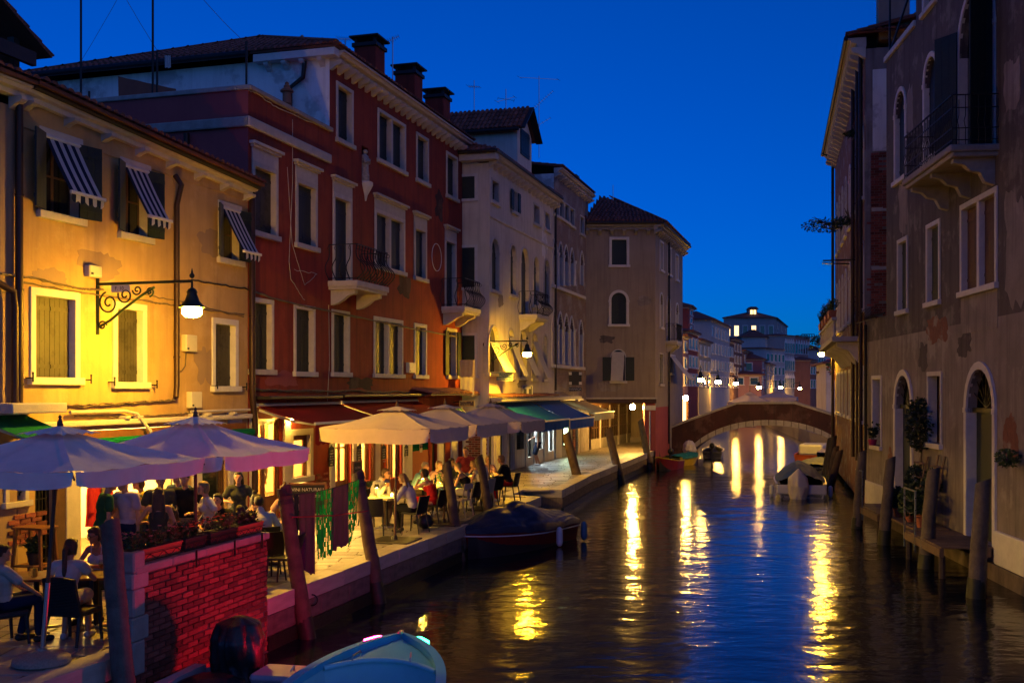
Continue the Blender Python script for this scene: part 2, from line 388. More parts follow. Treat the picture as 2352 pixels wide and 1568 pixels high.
# ------------------------------------------------------------------ wall planes, measured in the photograph
D0 = (.2819, .9594)
LW = Frame(-6.287, 25.42, *D0)          # yellow house and red house
BW = Frame(-.85, 40.1, *D0)             # beige palace and brick palace, a metre further out
GF = Frame(4.02, 56.3, 1, 0)            # grey house, front
GR = Frame(7.56, 56.3, .32, 1)          # grey house, canal side
RW = Frame(11.48, 34.56, -1.4, -13.57)  # dark house on the right
OW = Frame(15.75, 52.0, -4.25, -17.3)   # old palace beyond it
def perp(fr, s):
    """wall at right angles to fr, facing the camera, its right end on fr at s"""
    p = fr.o + fr.d * s
    return Frame(p.x, p.y, fr.n.x, fr.n.y)
def op(fr, k, xl, yt, yb, xr, kb=None, arch=0, crown=False):
    """opening from photo positions: left, top, bottom (both at the left edge), right"""
    XL, XR = zx(k, xl), zx(k, xr); yT = zy(k, yt); yB = zy(kb or k, yb)
    xm = (XL + XR) / 2 if crown else XL
    return (fr.s(XL), fr.s(XR), fr.z(XL, yB), fr.z(xm, yT), arch)

def arcpts(a, b, c, d, kind, n=10):
    """points of the arch from left spring to right spring; d is the crown"""
    m = (a + b) / 2; h = (b - a) / 2
    rise = h if kind == 1 else (h * 1.35 if kind == 2 else h * .45)
    rise = min(rise, (d - c) * .6); sp = d - rise; pts = []
    for i in range(n + 1):
        t = i / n
        if kind == 2:
            x = -1 + 2 * t; y = (1 - abs(x) ** 1.45) ** .85
        else: x = -cos(pi * t); y = sin(pi * t)
        pts.append((m + x * h, sp + max(0, y) * rise))
    return sp, pts
def skin(mb, s0, s1, z0, z1, ops, dep=.2, y=0.0, ztop=None):
    """wall face with real openings and their reveals"""
    S = {s0, s1}; T = {z0, z1}
    for o in ops: S.update((max(s0, o[0]), min(s1, o[1]))); T.update((max(z0, o[2]), min(z1, o[3])))
    S = sorted(S); T = sorted(T)
    for i in range(len(S) - 1):
        for j in range(len(T) - 1):
            if S[i + 1] - S[i] < 1e-4 or T[j + 1] - T[j] < 1e-4: continue
            cs = (S[i] + S[i + 1]) / 2; ct = (T[j] + T[j + 1]) / 2
            if any(o[0] < cs < o[1] and o[2] < ct < o[3] for o in ops): continue
            mb.poly([(S[i], y, T[j]), (S[i + 1], y, T[j]), (S[i + 1], y, T[j + 1]), (S[i], y, T[j + 1])])
    for o in ops:
        a, b, c, d = o[:4]; ar = o[4] if len(o) > 4 else 0
        if ar:
            sp, pts = arcpts(a, b, c, d, ar); n = len(pts); h = n // 2
            for q, (cx, rng) in enumerate(((a, range(0, h)), (b, range(h, n - 1)))):
                for i in rng:
                    p, r = pts[i], pts[i + 1]
                    mb.poly([(p[0], y, p[1]), (r[0], y, r[1]), (r[0], y, d), (p[0], y, d)])
            for i in range(n - 1):
                p, r = pts[i], pts[i + 1]
                mb.poly([(p[0], y, p[1]), (p[0], y + dep, p[1]), (r[0], y + dep, r[1]), (r[0], y, r[1])])
            top = sp
        else:
            top = d; mb.poly([(a, y, d), (b, y, d), (b, y + dep, d), (a, y + dep, d)])
        mb.poly([(a, y, c), (a, y, top), (a, y + dep, top), (a, y + dep, c)])
        mb.poly([(b, y, c), (b, y + dep, c), (b, y + dep, top), (b, y, top)])
        mb.poly([(a, y, c), (a, y + dep, c), (b, y + dep, c), (b, y, c)])

def surround(o, w=.12, pr=.035, sill=True, top=True, bottom=True):
    a, b, c, d = o[:4]; ar = o[4] if len(o) > 4 else 0; mb = MB(); y0, y1 = -pr, .05
    if ar:
        sp, pts = arcpts(a, b, c, d, ar, 12); m = (a + b) / 2
        outer = []
        for i, p in enumerate(pts):
            q = pts[min(i + 1, len(pts) - 1)]; r = pts[max(i - 1, 0)]
            t = Vector((q[0] - r[0], q[1] - r[1])).normalized(); nn = Vector((-t.y, t.x))
            if i == 0: nn = Vector((-1, 0))
            if i == len(pts) - 1: nn = Vector((1, 0))
            outer.append((p[0] + nn.x * w, p[1] + nn.y * w))
        for i in range(len(pts) - 1):
            P, Q, U, V = pts[i], pts[i + 1], outer[i + 1], outer[i]
            mb.hexa([(P[0], y0, P[1]), (Q[0], y0, Q[1]), (Q[0], y1, Q[1]), (P[0], y1, P[1]),
                     (V[0], y0, V[1]), (U[0], y0, U[1]), (U[0], y1, U[1]), (V[0], y1, V[1])])
        top_z = sp
        mb.bbox(a - w - .02, a, y0 - .015, y1, sp - .12, sp, .008); mb.bbox(b, b + w + .02, y0 - .015, y1, sp - .12, sp, .008)
        top_z = sp - .12
    else:
        top_z = d
        if top: mb.bbox(a - w, b + w, y0 - .002, .204, d - .005, d + w, .01)
    mb.bbox(a - w, a + .005, y0, .203, c, top_z, .01); mb.bbox(b - .005, b + w, y0, .203, c, top_z, .01)
    return mb
def leaf(s0, s1, z0, z1, y, t=.035, boards=4, arch_top=None):
    """board shutter leaf with gaps between boards and two battens"""
    mb = MB(); n = boards; w = (s1 - s0) / n
    for i in range(n):
        mb.box(s0 + i * w + .003, s0 + (i + 1) * w - .003, y, y + t, z0 + .01, z1 - .01)
    mb.box(s0 + .002, s1 - .002, y + .008, y + t - .006, z0 + .012, z1 - .012)
    for q in (.14, .86):
        zc = z0 + (z1 - z0) * q; mb.box(s0 + .01, s1 - .01, y - .014, y, zc - .035, zc + .035)
    return mb
def window(par, o, style='closed', smat='shutter', fmat='stone', w=.12, sill=True, cornice=False, mull=False, rec=.12, lit=None, open_w=None, gap=False):
    """window part: stone surround; children: sill, shutters or panes"""
    a, b, c, d = o[:4]; ar = o[4] if len(o) > 4 else 0
    wd = surround(o, w).build('window', fmat, par)
    if sill:
        mb = MB(); mb.bbox(a - w - .05, b + w + .05, -.10, .12, c - .13, c, .012); mb.build('sill', fmat, wd)
    if cornice:
        mb = MB()
        mb.box(a - w, b + w, -.03, .04, d + w + .003, d + w + .32)
        mb.box(a - w - .05, b + w + .05, -.09, .04, d + w + .322, d + w + .38)
        mb.box(a - w - .11, b + w + .11, -.15, .04, d + w + .382, d + w + .45)
        mb.build('cornice', fmat, wd)
    spans = [(a, b)]
    if mull:
        m = (a + b) / 2; mb = MB(); mb.bbox(m - .075, m + .075, -.02, .18, c, d, .01); mb.build('mullion', fmat, wd)
        spans = [(a, m - .075), (m + .075, b)]
    top = d
    if ar:
        sp, pts = arcpts(a, b, c, d, ar); top = sp
        mb = MB(); y = rec + .02
        mb.prism([(p[0], y, p[1]) for p in pts], (0, .03, 0))
        mb.build('lunette', 'dark_glass' if style != 'closed' else smat, wd)
    for (p, q) in spans:
        m = (p + q) / 2
        if style in ('closed', 'ajar'):
            leaf(p + .004, m - .003, c, top, rec).build('shutter', smat, wd)
            if style == 'closed': leaf(m + .003, q - .004, c, top, rec).build('shutter', smat, wd)
            else:
                mb = leaf(0, q - m, c, top, 0); me = mb.build('shutter', smat, wd); me.location = (q - .02, rec, 0); me.rotation_euler = (0, 0, radians(-95))
                MB().box(m, q, rec + .05, rec + .06, c, top).build('pane', 'dark_glass', wd)
        else:
            mb = MB(); y = rec + .06
            mb.box(p + .05, q - .05, y + .012, y + .018, c + .05, top - .05)
            mb.build('pane', lit or 'dark_glass', wd)
            mb = MB(); f = .05
            mb.box(p, p + f, y, y + .05, c, top); mb.box(q - f, q, y, y + .05, c, top); mb.box(p + f, q - f, y, y + .05, c, c + f); mb.box(p + f, q - f, y, y + .05, top - f, top)
            mb.box(m - .03, m + .03, y - .004, y + .046, c + f, top - f); zc = (c + top) / 2; mb.box(p + f, q - f, y + .004, y + .042, zc - .018, zc + .018)
            mb.build('sash', 'dark_wood', wd)
    if style == 'open':
        ow = open_w or (b - a) / 2
        leaf(a - w - ow, a - w * .3, c, top, -.085).build('shutter', smat, wd)
        leaf(b + w * .3, b + w + ow, c, top, -.085).build('shutter', smat, wd)
    if style == 'out':     # leaves standing out from the wall
        ow = open_w or (b - a) / 2
        for x, ang in ((a, 180 + 62), (b, -62)):
            l = leaf(0, ow, c, top, 0).build('shutter', smat, wd); l.location = (x, -.04, 0); l.rotation_euler = (0, 0, radians(ang))
    return wd
def body(mb, s0, s1, y0, y1, z0, z1): mb.box(s0, s1, y0, y1, z0, z1)
def house_wall(par, s0, s1, z0, z1, ops, material, depth, name='wall', ybody=.45, zbody=None, ends=True):
    mb = MB(); skin(mb, s0, s1, z0, z1, ops)
    if ends:
        for s in (s0, s1): mb.poly([(s, 0, z0), (s, depth, z0), (s, depth, z1), (s, 0, z1)])
    w = mb.build(name, material, par, recalc=False)
    mb = MB(); body(mb, s0 + .02, s1 - .02, ybody, depth - .02, z0 if zbody is None else zbody, z1 - .02); mb.build('inner_core', 'interior', par)
    return w
def pieces(name, me, mtxs, parent, limit=300, score=None, stuffname=None, eye=(0, 0, CAMZ)):
    """alike pieces that share one mesh: the `limit` that show largest as objects, the rest joined"""
    pm = parent.matrix_world if parent is not None else Matrix()
    if parent is not None:
        pm = Matrix.LocRotScale(parent.location, parent.rotation_euler, parent.scale)
        if parent.parent is not None:
            q = parent.parent; pm = Matrix.LocRotScale(q.location, q.rotation_euler, q.scale) @ pm
    def sc(m):
        if score: return score(m)
        p = pm @ m.translation; return -(p - Vector(eye)).length
    idx = sorted(range(len(mtxs)), key=lambda i: -sc(mtxs[i]))
    for i in idx[:limit]:
        o = link(name, me, parent); o.matrix_local = mtxs[i]
    rest = idx[limit:]
    if rest:
        vs = [v.co.copy() for v in me.vertices]; fs = [list(p.vertices) for p in me.polygons]
        mb = MB()
        for i in rest: mb.add([mtxs[i] @ v for v in vs], fs)
        m2 = mb.mesh(stuffname or name)
        for q in me.materials: m2.materials.append(q)
        m2.polygons.foreach_set('use_smooth', [p.use_smooth for p in me.polygons] * len(rest))
        stuff(link(stuffname or name, m2, parent))
def tile_mesh(l=.42, r=.085):
    mb = MB(); rows = []
    for t in (0, 1):
        rr = r * (1 - .18 * t)
        rows.append([(cos(pi - pi * k / 5) * rr, t * l, sin(pi * k / 5) * rr * .75 + .02 * (1 - t)) for k in range(6)])
    mb.sheet(rows); mb.add([(p[0], p[1], p[2]) for p in rows[0]], [tuple(range(6))])
    me = mb.mesh('roof_tile'); me.materials.append(M['tile']); me.polygons.foreach_set('use_smooth', [True] * len(me.polygons)); return me
TILE = tile_mesh()
def roof_plane(par, eave_a, eave_b, ridge_a, ridge_b, pitch=.2, lim=300, course=.36):
    """clay-tiled slope between an eave line and a ridge line (local points)"""
    ea, eb, ra, rb = map(Vector, (eave_a, eave_b, ridge_a, ridge_b))
    ex = (eb - ea).normalized(); mid = (ra + rb) / 2 - (ea + eb) / 2
    nn = ex.cross(mid).normalized()
    if nn.z < 0: nn = -nn
    up = nn.cross(ex).normalized()
    if up.z < 0: up = -up
    th = nn * .06
    sl = MB(); sl.add([ea, eb, rb, ra, ea + th, eb + th, rb + th, ra + th], [(3, 2, 1, 0), (4, 5, 6, 7), (0, 1, 5, 4), (1, 2, 6, 5), (2, 3, 7, 6), (3, 0, 4, 7)])
    f = sl.build('roof', 'tile_field', par)
    H = mid.dot(up); L = (eb - ea).length; mt = []
    for j in range(int(H / course) + 1):
        v = j * course
        if v > H - .1: break
        t = v / H; a = (ea.lerp(ra, t) - ea).dot(ex); b = (ea.lerp(ra, t).lerp(eb.lerp(rb, t), 1) - ea).dot(ex)
        n = int((b - a) / pitch)
        for i in range(n):
            x = a + (i + .5) * (b - a) / max(1, n)
            p = ea + ex * x + up * v + th + nn * .01
            m = Matrix((ex, up, nn)).transposed().to_4x4(); m = Matrix.Translation(p - up * .05) @ m @ Matrix.Rotation(R.uniform(-.03, .03), 4, 'Z') @ Matrix.Rotation(R.uniform(-.02, .03), 4, 'X')
            mt.append(m)
    pieces('roof_tile', TILE, mt, f, lim)
    return f
def gutter(par, a, b, r=.08, name='gutter', m='gutter'):
    return MB().tube([a, b], r, 10).build(name, m, par, smooth=40)
def downpipe(par, pts, r=.055, m='pipe', name='downpipe'):
    pts = [Vector(p) for p in pts]; mb = MB(); mb.tube(pts, r, 10)
    for i in range(len(pts) - 1):
        L = (pts[i + 1] - pts[i]).length
        for k in range(1, int(L / 1.6) + 1):
            p = pts[i].lerp(pts[i + 1], k * 1.6 / L); d = (pts[i + 1] - pts[i]).normalized() * .02
            mb.tube([p - d, p + d], r * 1.18, 10)
    return mb.build(name, m, par, smooth=40)
def bracket_mesh(w, dep, h, material):
    mb = MB(); prof = [(0, 0), (-dep, 0), (-dep, -h * .3), (-dep * .82, -h * .5), (-dep * .5, -h * .62), (-dep * .28, -h * .85), (-dep * .1, -h), (0, -h)]
    mb.prism([(-w / 2, y, z) for y, z in prof], (w, 0, 0))
    me = mb.mesh('cornice_bracket'); me.materials.append(M[material]); return me
def cornice(par, s0, s1, z, material, out=.35, h=.22, step=.55, bw=.14, bh=.2, zb=None):
    """moulded cornice whose top is at z at s0 and zb at s1, with brackets under it"""
    zb = z if zb is None else zb
    prof = [(.02, -h), (-out * .45, -h), (-out * .5, -h * .6), (-out * .8, -h * .5), (-out * .88, -h * .22), (-out, -h * .18), (-out, 0), (.02, 0)]
    mb = MB(); n = len(prof)
    v = [(s0, y, z + q) for y, q in prof] + [(s1, y, zb + q) for y, q in prof]
    mb.add(v, [tuple(range(n)), tuple(range(2 * n - 1, n - 1, -1))] + [(i, n + i, n + (i + 1) % n, (i + 1) % n) for i in range(n)])
    c = mb.build('cornice', material, par)
    me = bracket_mesh(bw, out * .8, bh, material); k = max(1, int((s1 - s0) / step))
    for i in range(k + 1):
        t = (i + .15) / (k + .3); o = link('cornice_bracket', me, c); o.location = (s0 + (s1 - s0) * t, 0, z + (zb - z) * t - h - .003)
    return c

# ------------------------------------------------------------------ water
def water_material():
    m = bpy.data.materials.new('water'); m.use_nodes = True; n = m.node_tree; N = n.nodes; L = n.links
    b = N['Principled BSDF']; b.inputs['Base Color'].default_value = (.006, .010, .014, 1); b.inputs['Roughness'].default_value = .11
    b.inputs['IOR'].default_value = 1.33; b.inputs['Specular IOR Level'].default_value = .4
    tc = N.new('ShaderNodeTexCoord'); mp = N.new('ShaderNodeMapping'); mp.inputs['Scale'].default_value = (1.0, 1.6, 1); L.new(tc.outputs['Object'], mp.inputs[0])
    prev = None
    for sc, st, dist in ((.5, .5, .085), (2.2, .5, .022), (6.0, .4, .006)):
        t = N.new('ShaderNodeTexNoise'); t.inputs['Scale'].default_value = sc; t.inputs['Detail'].default_value = 2.5; t.inputs['Roughness'].default_value = .55; t.inputs['Distortion'].default_value = .4
        L.new(mp.outputs[0], t.inputs['Vector'])
        p = N.new('ShaderNodeBump'); p.inputs['Strength'].default_value = st; p.inputs['Distance'].default_value = dist; L.new(t.outputs['Fac'], p.inputs['Height'])
        if prev: L.new(prev.outputs[0], p.inputs['Normal'])
        prev = p
    L.new(prev.outputs[0], b.inputs['Normal']); M['water'] = m
water_material()
mb = MB(); mb.poly([(-60, -60, WATER), (160, -60, WATER), (160, 420, WATER), (-60, 420, WATER)])
struct(mb.build('canal_water', 'water'))
mb = MB(); mb.poly([(-400, -400, -2.6), (600, -400, -2.6), (600, 900, -2.6), (-400, 900, -2.6)])
struct(mb.build('canal_bed', 'soil'))

# ------------------------------------------------------------------ quay (fondamenta)
EDGE = [(-7.6, 3.5), (-5.75, 10.0), (-4.68, 13.07), (-3.76, 16.35), (.86, 32.0), (-.05, 32.55), (.42, 34.75), (1.62, 34.3), (3.03, 40.4), (7.62, 56.9), (10.6, 67.0)]
BACK = [(9.3, 74.0), (3.9, 58.6), (-.9, 40.6), (-2.05, 40.3), (-6.6, 24.6), (-9.3, 15.2), (-13.5, 3.5)]
mb = MB(); top = [(x, y, -.012) for x, y in EDGE + BACK]; bot = [(x, y, -2.7) for x, y in EDGE + BACK]; n = len(top)
mb.add(top + bot, [tuple(range(n))] + [(i, n + i, n + (i + 1) % n, (i + 1) % n) for i in range(n)])
mb.f[0] = tuple(range(n)); quay = mb.build('quay', ['quay_wall'], None); struct(quay)
# kerb stones along the edge, laid one by one
unit = MB().bbox(-.5, .5, -.5, .5, -1, 0, .018).mesh('kerb_stone'); unit.materials.append(M['kerb'])
ks = []
def kerb_run(p, q, w=.42, h=.26, l=1.35, off=0.0):
    p = Vector(p); q = Vector(q); d = (q - p); Ln = d.length; d.normalize(); nl = Vector((-d.y, d.x)); x = 0.0
    while x < Ln - .05:
        ll = min(l * R.uniform(.8, 1.2), Ln - x)
        if Ln - x - ll < .4: ll = Ln - x
        c = p + d * (x + ll / 2) + nl * (w / 2 - .03)
        ks.append(Matrix.Translation((c.x, c.y, .012 + R.uniform(-.006, .006))) @ Matrix.Rotation(atan2(d.y, d.x) + R.uniform(-.004, .004), 4, 'Z') @ Matrix.Diagonal((ll - .012, w * R.uniform(.97, 1.03), h, 1)))
        x += ll
kerb_run(EDGE[3], EDGE[4], off=0); kerb_run(EDGE[1], EDGE[2], .36); kerb_run(EDGE[4], EDGE[5], .3); kerb_run(EDGE[5], EDGE[6], .34); kerb_run(EDGE[6], EDGE[7], .4); kerb_run(EDGE[7], EDGE[8]); kerb_run(EDGE[8], EDGE[9]); kerb_run(EDGE[9], (9.2, 62.2))
for m in ks:
    o = link('kerb_stone', unit, quay); o.matrix_local = m
# second, lower course of big blocks below the kerb, standing back a little
ks2 = []; ks, ks_keep = [], ks
for a, b in ((3, 4), (7, 8), (8, 9)): kerb_run(EDGE[a], EDGE[b], .36, .3, 1.0)
unit2 = MB().bbox(-.5, .5, -.5, .5, -1, 0, .02).mesh('quay_block'); unit2.materials.append(M['quay_wall'])
for m in ks:
    o = link('quay_block', unit2, quay); m = m.copy(); m.translation.z = -.262; o.matrix_local = Matrix.Translation((-.02, 0.0, 0)) @ m
for a, b in ((3, 4), (7, 8), (8, 9), (1, 2)):
    p, q = Vector(EDGE[a]), Vector(EDGE[b]); d = (q - p).normalized(); nr = Vector((d.y, -d.x)) * .045; g = [(p.x + nr.x, p.y + nr.y), (q.x + nr.x, q.y + nr.y), (q.x - nr.x, q.y - nr.y), (p.x - nr.x, p.y - nr.y)]
    MB().hexa([(x, y, -1.2) for x, y in g] + [(x, y, -.58) for x, y in g]).build('algae_band', 'algae', quay)
# paving stones in staggered rows running across the quay
pv = MB().bbox(-.5, .5, -.5, .5, -.06, 0, .012).mesh('paving_stone'); pv.materials.append(M['paving'])
def edge_x(y):
    for (a, b), (c, d) in zip(EDGE[:4] + EDGE[7:], EDGE[1:5] + EDGE[8:]):
        if b <= y <= d: return a + (c - a) * (y - b) / (d - b)
    if y > 67: return 10.6
    if 32.0 < y < 34.4: return .05
    return -7
def back_x(y):
    if y < 39.6: return LW.o.x + (y - LW.o.y) * D0[0] / D0[1]
    if y < 58: return BW.o.x + (y - BW.o.y) * D0[0] / D0[1]
    return 4.0 + (y - 58.6) * .36
pm = []; y = 6.0; row = 0
th = atan2(D0[1], D0[0]) - pi / 2
while y < 66:
    dy = R.uniform(.36, .46); yc = y + dy / 2
    x0 = back_x(yc) - .1; x1 = edge_x(yc) - .37
    x = x0 - (row % 2) * .35
    while x < x1 - .05:
        l = R.uniform(.55, .95); a = max(x, x0); b = min(x + l, x1)
        if b - a > .12:
            cxx = (a + b) / 2
            pm.append(Matrix.Translation((cxx, yc - (cxx - x1) * -.0 , R.uniform(-.003, .004))) @ Matrix.Rotation(R.uniform(-.012, .012), 4, 'Z') @ Matrix.Diagonal((b - a - .022, dy - .022, 1, 1)))
        x += l
    y += dy; row += 1
def vis(m):
    p = m.translation; sx, sy = m.to_scale()[:2]; s = sx * sy / (p.y ** 3)
    px = CX + p.x / p.y * FOC
    if p.y < 11.5 or px < -20: s *= .01
    if px > 1160: s *= 3.5
    return s
pieces('paving_stone', pv, pm, quay, 300, vis)

# ------------------------------------------------------------------ fittings used on several houses
def iron_balcony(par, s0, s1, z, out, h=.95, belly=.22, console=True, bars=9, slab='stone'):
    """stone slab on consoles with a bellied iron railing; local frame of the house"""
    mb = MB(); mb.bbox(s0 - .06, s1 + .06, -out - .04, .05, z - .16, z, .02); mb.bbox(s0 - .02, s1 + .02, -out, .05, z - .24, z - .162, .02)
    sl = mb.build('balcony', slab, par)
    if console:
        for s in (s0 + .12, s1 - .30):
            pr = [(0.02, -.242), (-out * .86, -.242), (-out * .86, -.34), (-out * .6, -.40), (-out * .42, -.52), (-out * .2, -.62), (.02, -.66)]
            MB().prism([(s, y, z + q) for y, q in pr], (.18, 0, 0)).build('console', slab, sl)
    def bulge(t): return belly * sin(pi * min(1, t * 1.25)) ** 1.3 * (1 if t < .8 else max(0, (1 - t) / .2)) if t < .95 else 0
    rail = MB(); pts = [(s0, .02, z + h), (s0, -out, z + h), (s1, -out, z + h), (s1, .02, z + h)]
    for i in range(3): rail.bar(pts[i], pts[i + 1], .035, .02)
    lo = [(p[0], p[1], z + .07) for p in pts]
    for i in range(3): rail.bar(lo[i], lo[i + 1], .022, .022)
    rail.build('hand_rail', 'iron', sl)
    bm_ = MB()
    def barat(x, y, nx, ny):
        P = []
        for i in range(13):
            t = i / 12; b = belly * (sin(pi * min(1, t / .62)) ** 1.2 if t < .62 else -.12 * sin(pi * (t - .62) / .38)); P.append((x + nx * b, y + ny * b, z + .03 + t * (h - .04)))
        bm_.tube(P, .016, 5)
        c = Vector((x + nx * .03, y + ny * .03, z + h - .1)); bm_.tube([c + Vector((nx * cos(a) * .05, ny * cos(a) * .05, sin(a) * .05)) for a in [k * pi / 4 for k in range(8)]], .008, 4, closed=True)
    n = bars
    for i in range(n + 1): barat(s0 + (s1 - s0) * i / n, -out, 0, -1)
    k = max(2, int(n * out / (s1 - s0)))
    for i in range(k):
        yy = -out * i / k
        barat(s0, yy, -1, 0); barat(s1, yy, 1, 0)
    bm_.build('railing_bars', 'iron', sl, smooth=60)
    return sl
def awning(fr, name, label, cat, s0, s1, z, out, drop, val, cm, bar='sign_white', group=None, scallop=.28, arms=True, sag=.05, y0=-.05, stripes=None):
    """roll-out awning: cloth slope, valance with scalloped edge, front bar, folding arms"""
    t = fthing(fr, name, label, cat, group); n = max(8, int((s1 - s0) / .14)); mats = [cm] if not stripes else list(stripes)
    mb = MB(); rows = 7
    for k in range(n):
        mb.mat(k % len(mats)); a = s0 + (s1 - s0) * k / n; b = s0 + (s1 - s0) * (k + 1) / n
        for j in range(rows):
            t0, t1 = j / rows, (j + 1) / rows
            f = lambda u: (y0 - out * u, z - drop * u - sag * sin(pi * u))
            mb.poly([(a, *f(t0)), (b, *f(t0)), (b, *f(t1)), (a, *f(t1))])
    mb.build('canopy', mats, t, smooth=60, recalc=False)
    mb = MB(); y = y0 - out - .012; zt = z - drop - .012
    m = max(1, int((s1 - s0) / scallop)); w = (s1 - s0) / m; nn = max(n, m * 6)
    for k in range(nn):
        mb.mat(int(k * n / nn) % len(mats)); a = s0 + (s1 - s0) * k / nn; b = s0 + (s1 - s0) * (k + 1) / nn
        def zb(x): u = ((x - s0) / w) % 1.0; return zt - val + .05 * (1 - abs(sin(pi * u)))
        wv = lambda x: y + .012 * sin(x * 9)
        mb.poly([(a, y, zt), (b, y, zt), (b, wv(b), zb(b - 1e-4)), (a, wv(a), zb(a + 1e-4))])
    mb.build('valance', mats, t, recalc=False)
    mb = MB(); mb.bbox(s0 - .03, s1 + .03, y - .03, y + .03, zt - .005, zt + .055, .01); mb.build('front_bar', bar, t)
    MB().tube([(s0 - .05, y0 + .02, z + .02), (s1 + .05, y0 + .02, z + .02)], .05, 10).build('roller', bar, t, smooth=40)
    if arms:
        for s, q in ((s0 + .12, 1), (s1 - .12, -1)):
            mb = MB(); e = (s + q * .35, y0 - out * .5, z - drop * .62 - .12)
            mb.bar((s, y0, z - .10), e, .05, .06); mb.bar(e, (s, y + .04, zt), .04, .05); mb.build('folding_arm', bar, t)
    return t
TEXTS = []
def text(par, s, size, loc, rot, m, ex=.004, align='CENTER', name='lettering', sx=1.0):
    c = bpy.data.curves.new(name, 'FONT'); c.body = s; c.size = size; c.extrude = ex; c.align_x = align; c.align_y = 'CENTER'; c.resolution_u = 3
    o = bpy.data.objects.new(name + '_curve', c); COL.objects.link(o); TEXTS.append((o, par, loc, rot, m, name, sx))
def wavy(p, q, sag=.05, n=14, amp=.02, seed=0):
    r = random.Random(seed); p = Vector(p); q = Vector(q); out = []
    for i in range(n + 1):
        t = i / n; v = p.lerp(q, t); v.z -= sag * 4 * t * (1 - t); v.z += r.uniform(-amp, amp); out.append(v)
    return out
def cable_run(par, fr, pts, r=.012, strands=3, m='cable', n=-.03, amp=.02, seed=1, name='cable'):
    """bundle of cables clipped to the wall through photo positions"""
    P = [Vector((fr.s(x, .03), n, fr.z(x, y, .03))) for x, y in pts]; mb = MB()
    for k in range(strands):
        L = []
        for i in range(len(P) - 1): L += wavy(P[i], P[i + 1], .01, 8, amp, seed * 7 + k * 3 + i)[(1 if i else 0):]
        L = [p + Vector((0, -.012 * k, 0)) for p in L]; mb.tube(L, r, 5)
    return mb.build(name, m, par, smooth=80)
def meter_box(par, fr, k, x0, y0, x1, y1, dep=.14):
    a, b = fr.s(zx(k, x0)), fr.s(zx(k, x1)); z1 = fr.z(zx(k, x0), zy(k, y0)); z0 = fr.z(zx(k, x0), zy(k, y1))
    b = max(b, a + .22)
    o = MB().bbox(a, b, -dep, 0, z0, z1, .02).build('meter_box', 'box_plastic', par)
    mb = MB(); mb.box(a + .03, a + .1, -dep - .004, -dep + .001, z0 + .04, z0 + .08); mb.build('vent', 'black_plastic', o); return o
def hooks(par, fr, k, pts):
    for x, y in pts:
        s, z = fr.s(zx(k, x)), fr.z(zx(k, x), zy(k, y)); mb = MB()
        mb.bar((s, 0, z), (s, -.16, z), .022); mb.bar((s, -.15, z - .07), (s, -.15, z + .07), .02); mb.ell((s, -.15, z + .085), .02, 6, 4); mb.build('shutter_catch', 'iron', par)
def room(par, s0, s1, y0, y1, z0, z1, m='room_wall', floor='wood', name='room'):
    mb = MB()
    mb.poly([(s0, y1, z0), (s1, y1, z0), (s1, y1, z1), (s0, y1, z1)]); mb.poly([(s0, y0, z0), (s0, y1, z0), (s0, y1, z1), (s0, y0, z1)]); mb.poly([(s1, y0, z0), (s1, y1, z0), (s1, y1, z1), (s1, y0, z1)])
    mb.poly([(s0, y0, z1), (s1, y0, z1), (s1, y1, z1), (s0, y1, z1)]); mb.mat(1); mb.poly([(s0, y0, z0), (s1, y0, z0), (s1, y1, z0), (s0, y1, z0)])
    return mb.build(name, [m, floor], par, recalc=False)
def globe_lamp(par, s, y, z, r=.09, m='bulb_warm', cord=.3, name='pendant_lamp'):
    o = MB().ell((s, y, z), r, 12, 8).build(name, m, par, smooth=180); MB().tube([(s, y, z + r), (s, y, z + r + cord)], .008, 5).build('cord', 'iron', o); return o
def glazed(par, s0, s1, z0, z1, y=.12, leaves=2, m='wood', panes=1, kick=.5, gl='pane'):
    """glazed wooden door or shop window: frame, leaves with panes"""
    mb = MB(); f = .07; mb.box(s0, s0 + f, y - .03, y + .05, z0, z1); mb.box(s1 - f, s1, y - .03, y + .05, z0, z1); mb.box(s0 + f, s1 - f, y - .03, y + .05, z1 - f, z1)
    d = mb.build('door_frame', m, par); w = (s1 - s0 - 2 * f) / leaves
    for i in range(leaves):
        a = s0 + f + i * w + .004; b = a + w - .008; g = .075; mb = MB()
        mb.box(a, a + g, y, y + .04, z0 + .01, z1 - f); mb.box(b - g, b, y, y + .04, z0 + .01, z1 - f); mb.box(a + g, b - g, y, y + .04, z1 - f - g, z1 - f)
        if kick: mb.box(a + g, b - g, y + .004, y + .036, z0 + .01, z0 + kick)
        for k in range(1, panes): zc = z0 + kick + (z1 - z0 - kick) * k / panes; mb.box(a + g, b - g, y + .004, y + .036, zc - .025, zc + .025)
        l = mb.build('door_leaf', m, d); MB().box(a + g, b - g, y + .016, y + .022, z0 + (kick or 0), z1 - f - g).build('pane', gl, l)
    return d
def curtain(par, s0, s1, z0, z1, y, gather=1, m='curtain'):
    mb = MB(); rows = []
    for j in range(15):
        t = j / 14; z = z1 - (z1 - z0) * t; k = 1 - .62 * math.exp(-((t - .6) / .16) ** 2) if gather else 1
        c = s0 if gather == 1 else s1 if gather == 2 else (s0 + s1) / 2
        rows.append([(c + (s0 + (s1 - s0) * i / 24 - c) * k, y + .035 * sin(i * 1.55 + .4 * t), z) for i in range(25)])
    mb.sheet(rows); return mb.build('curtain', m, par, smooth=180, recalc=False)

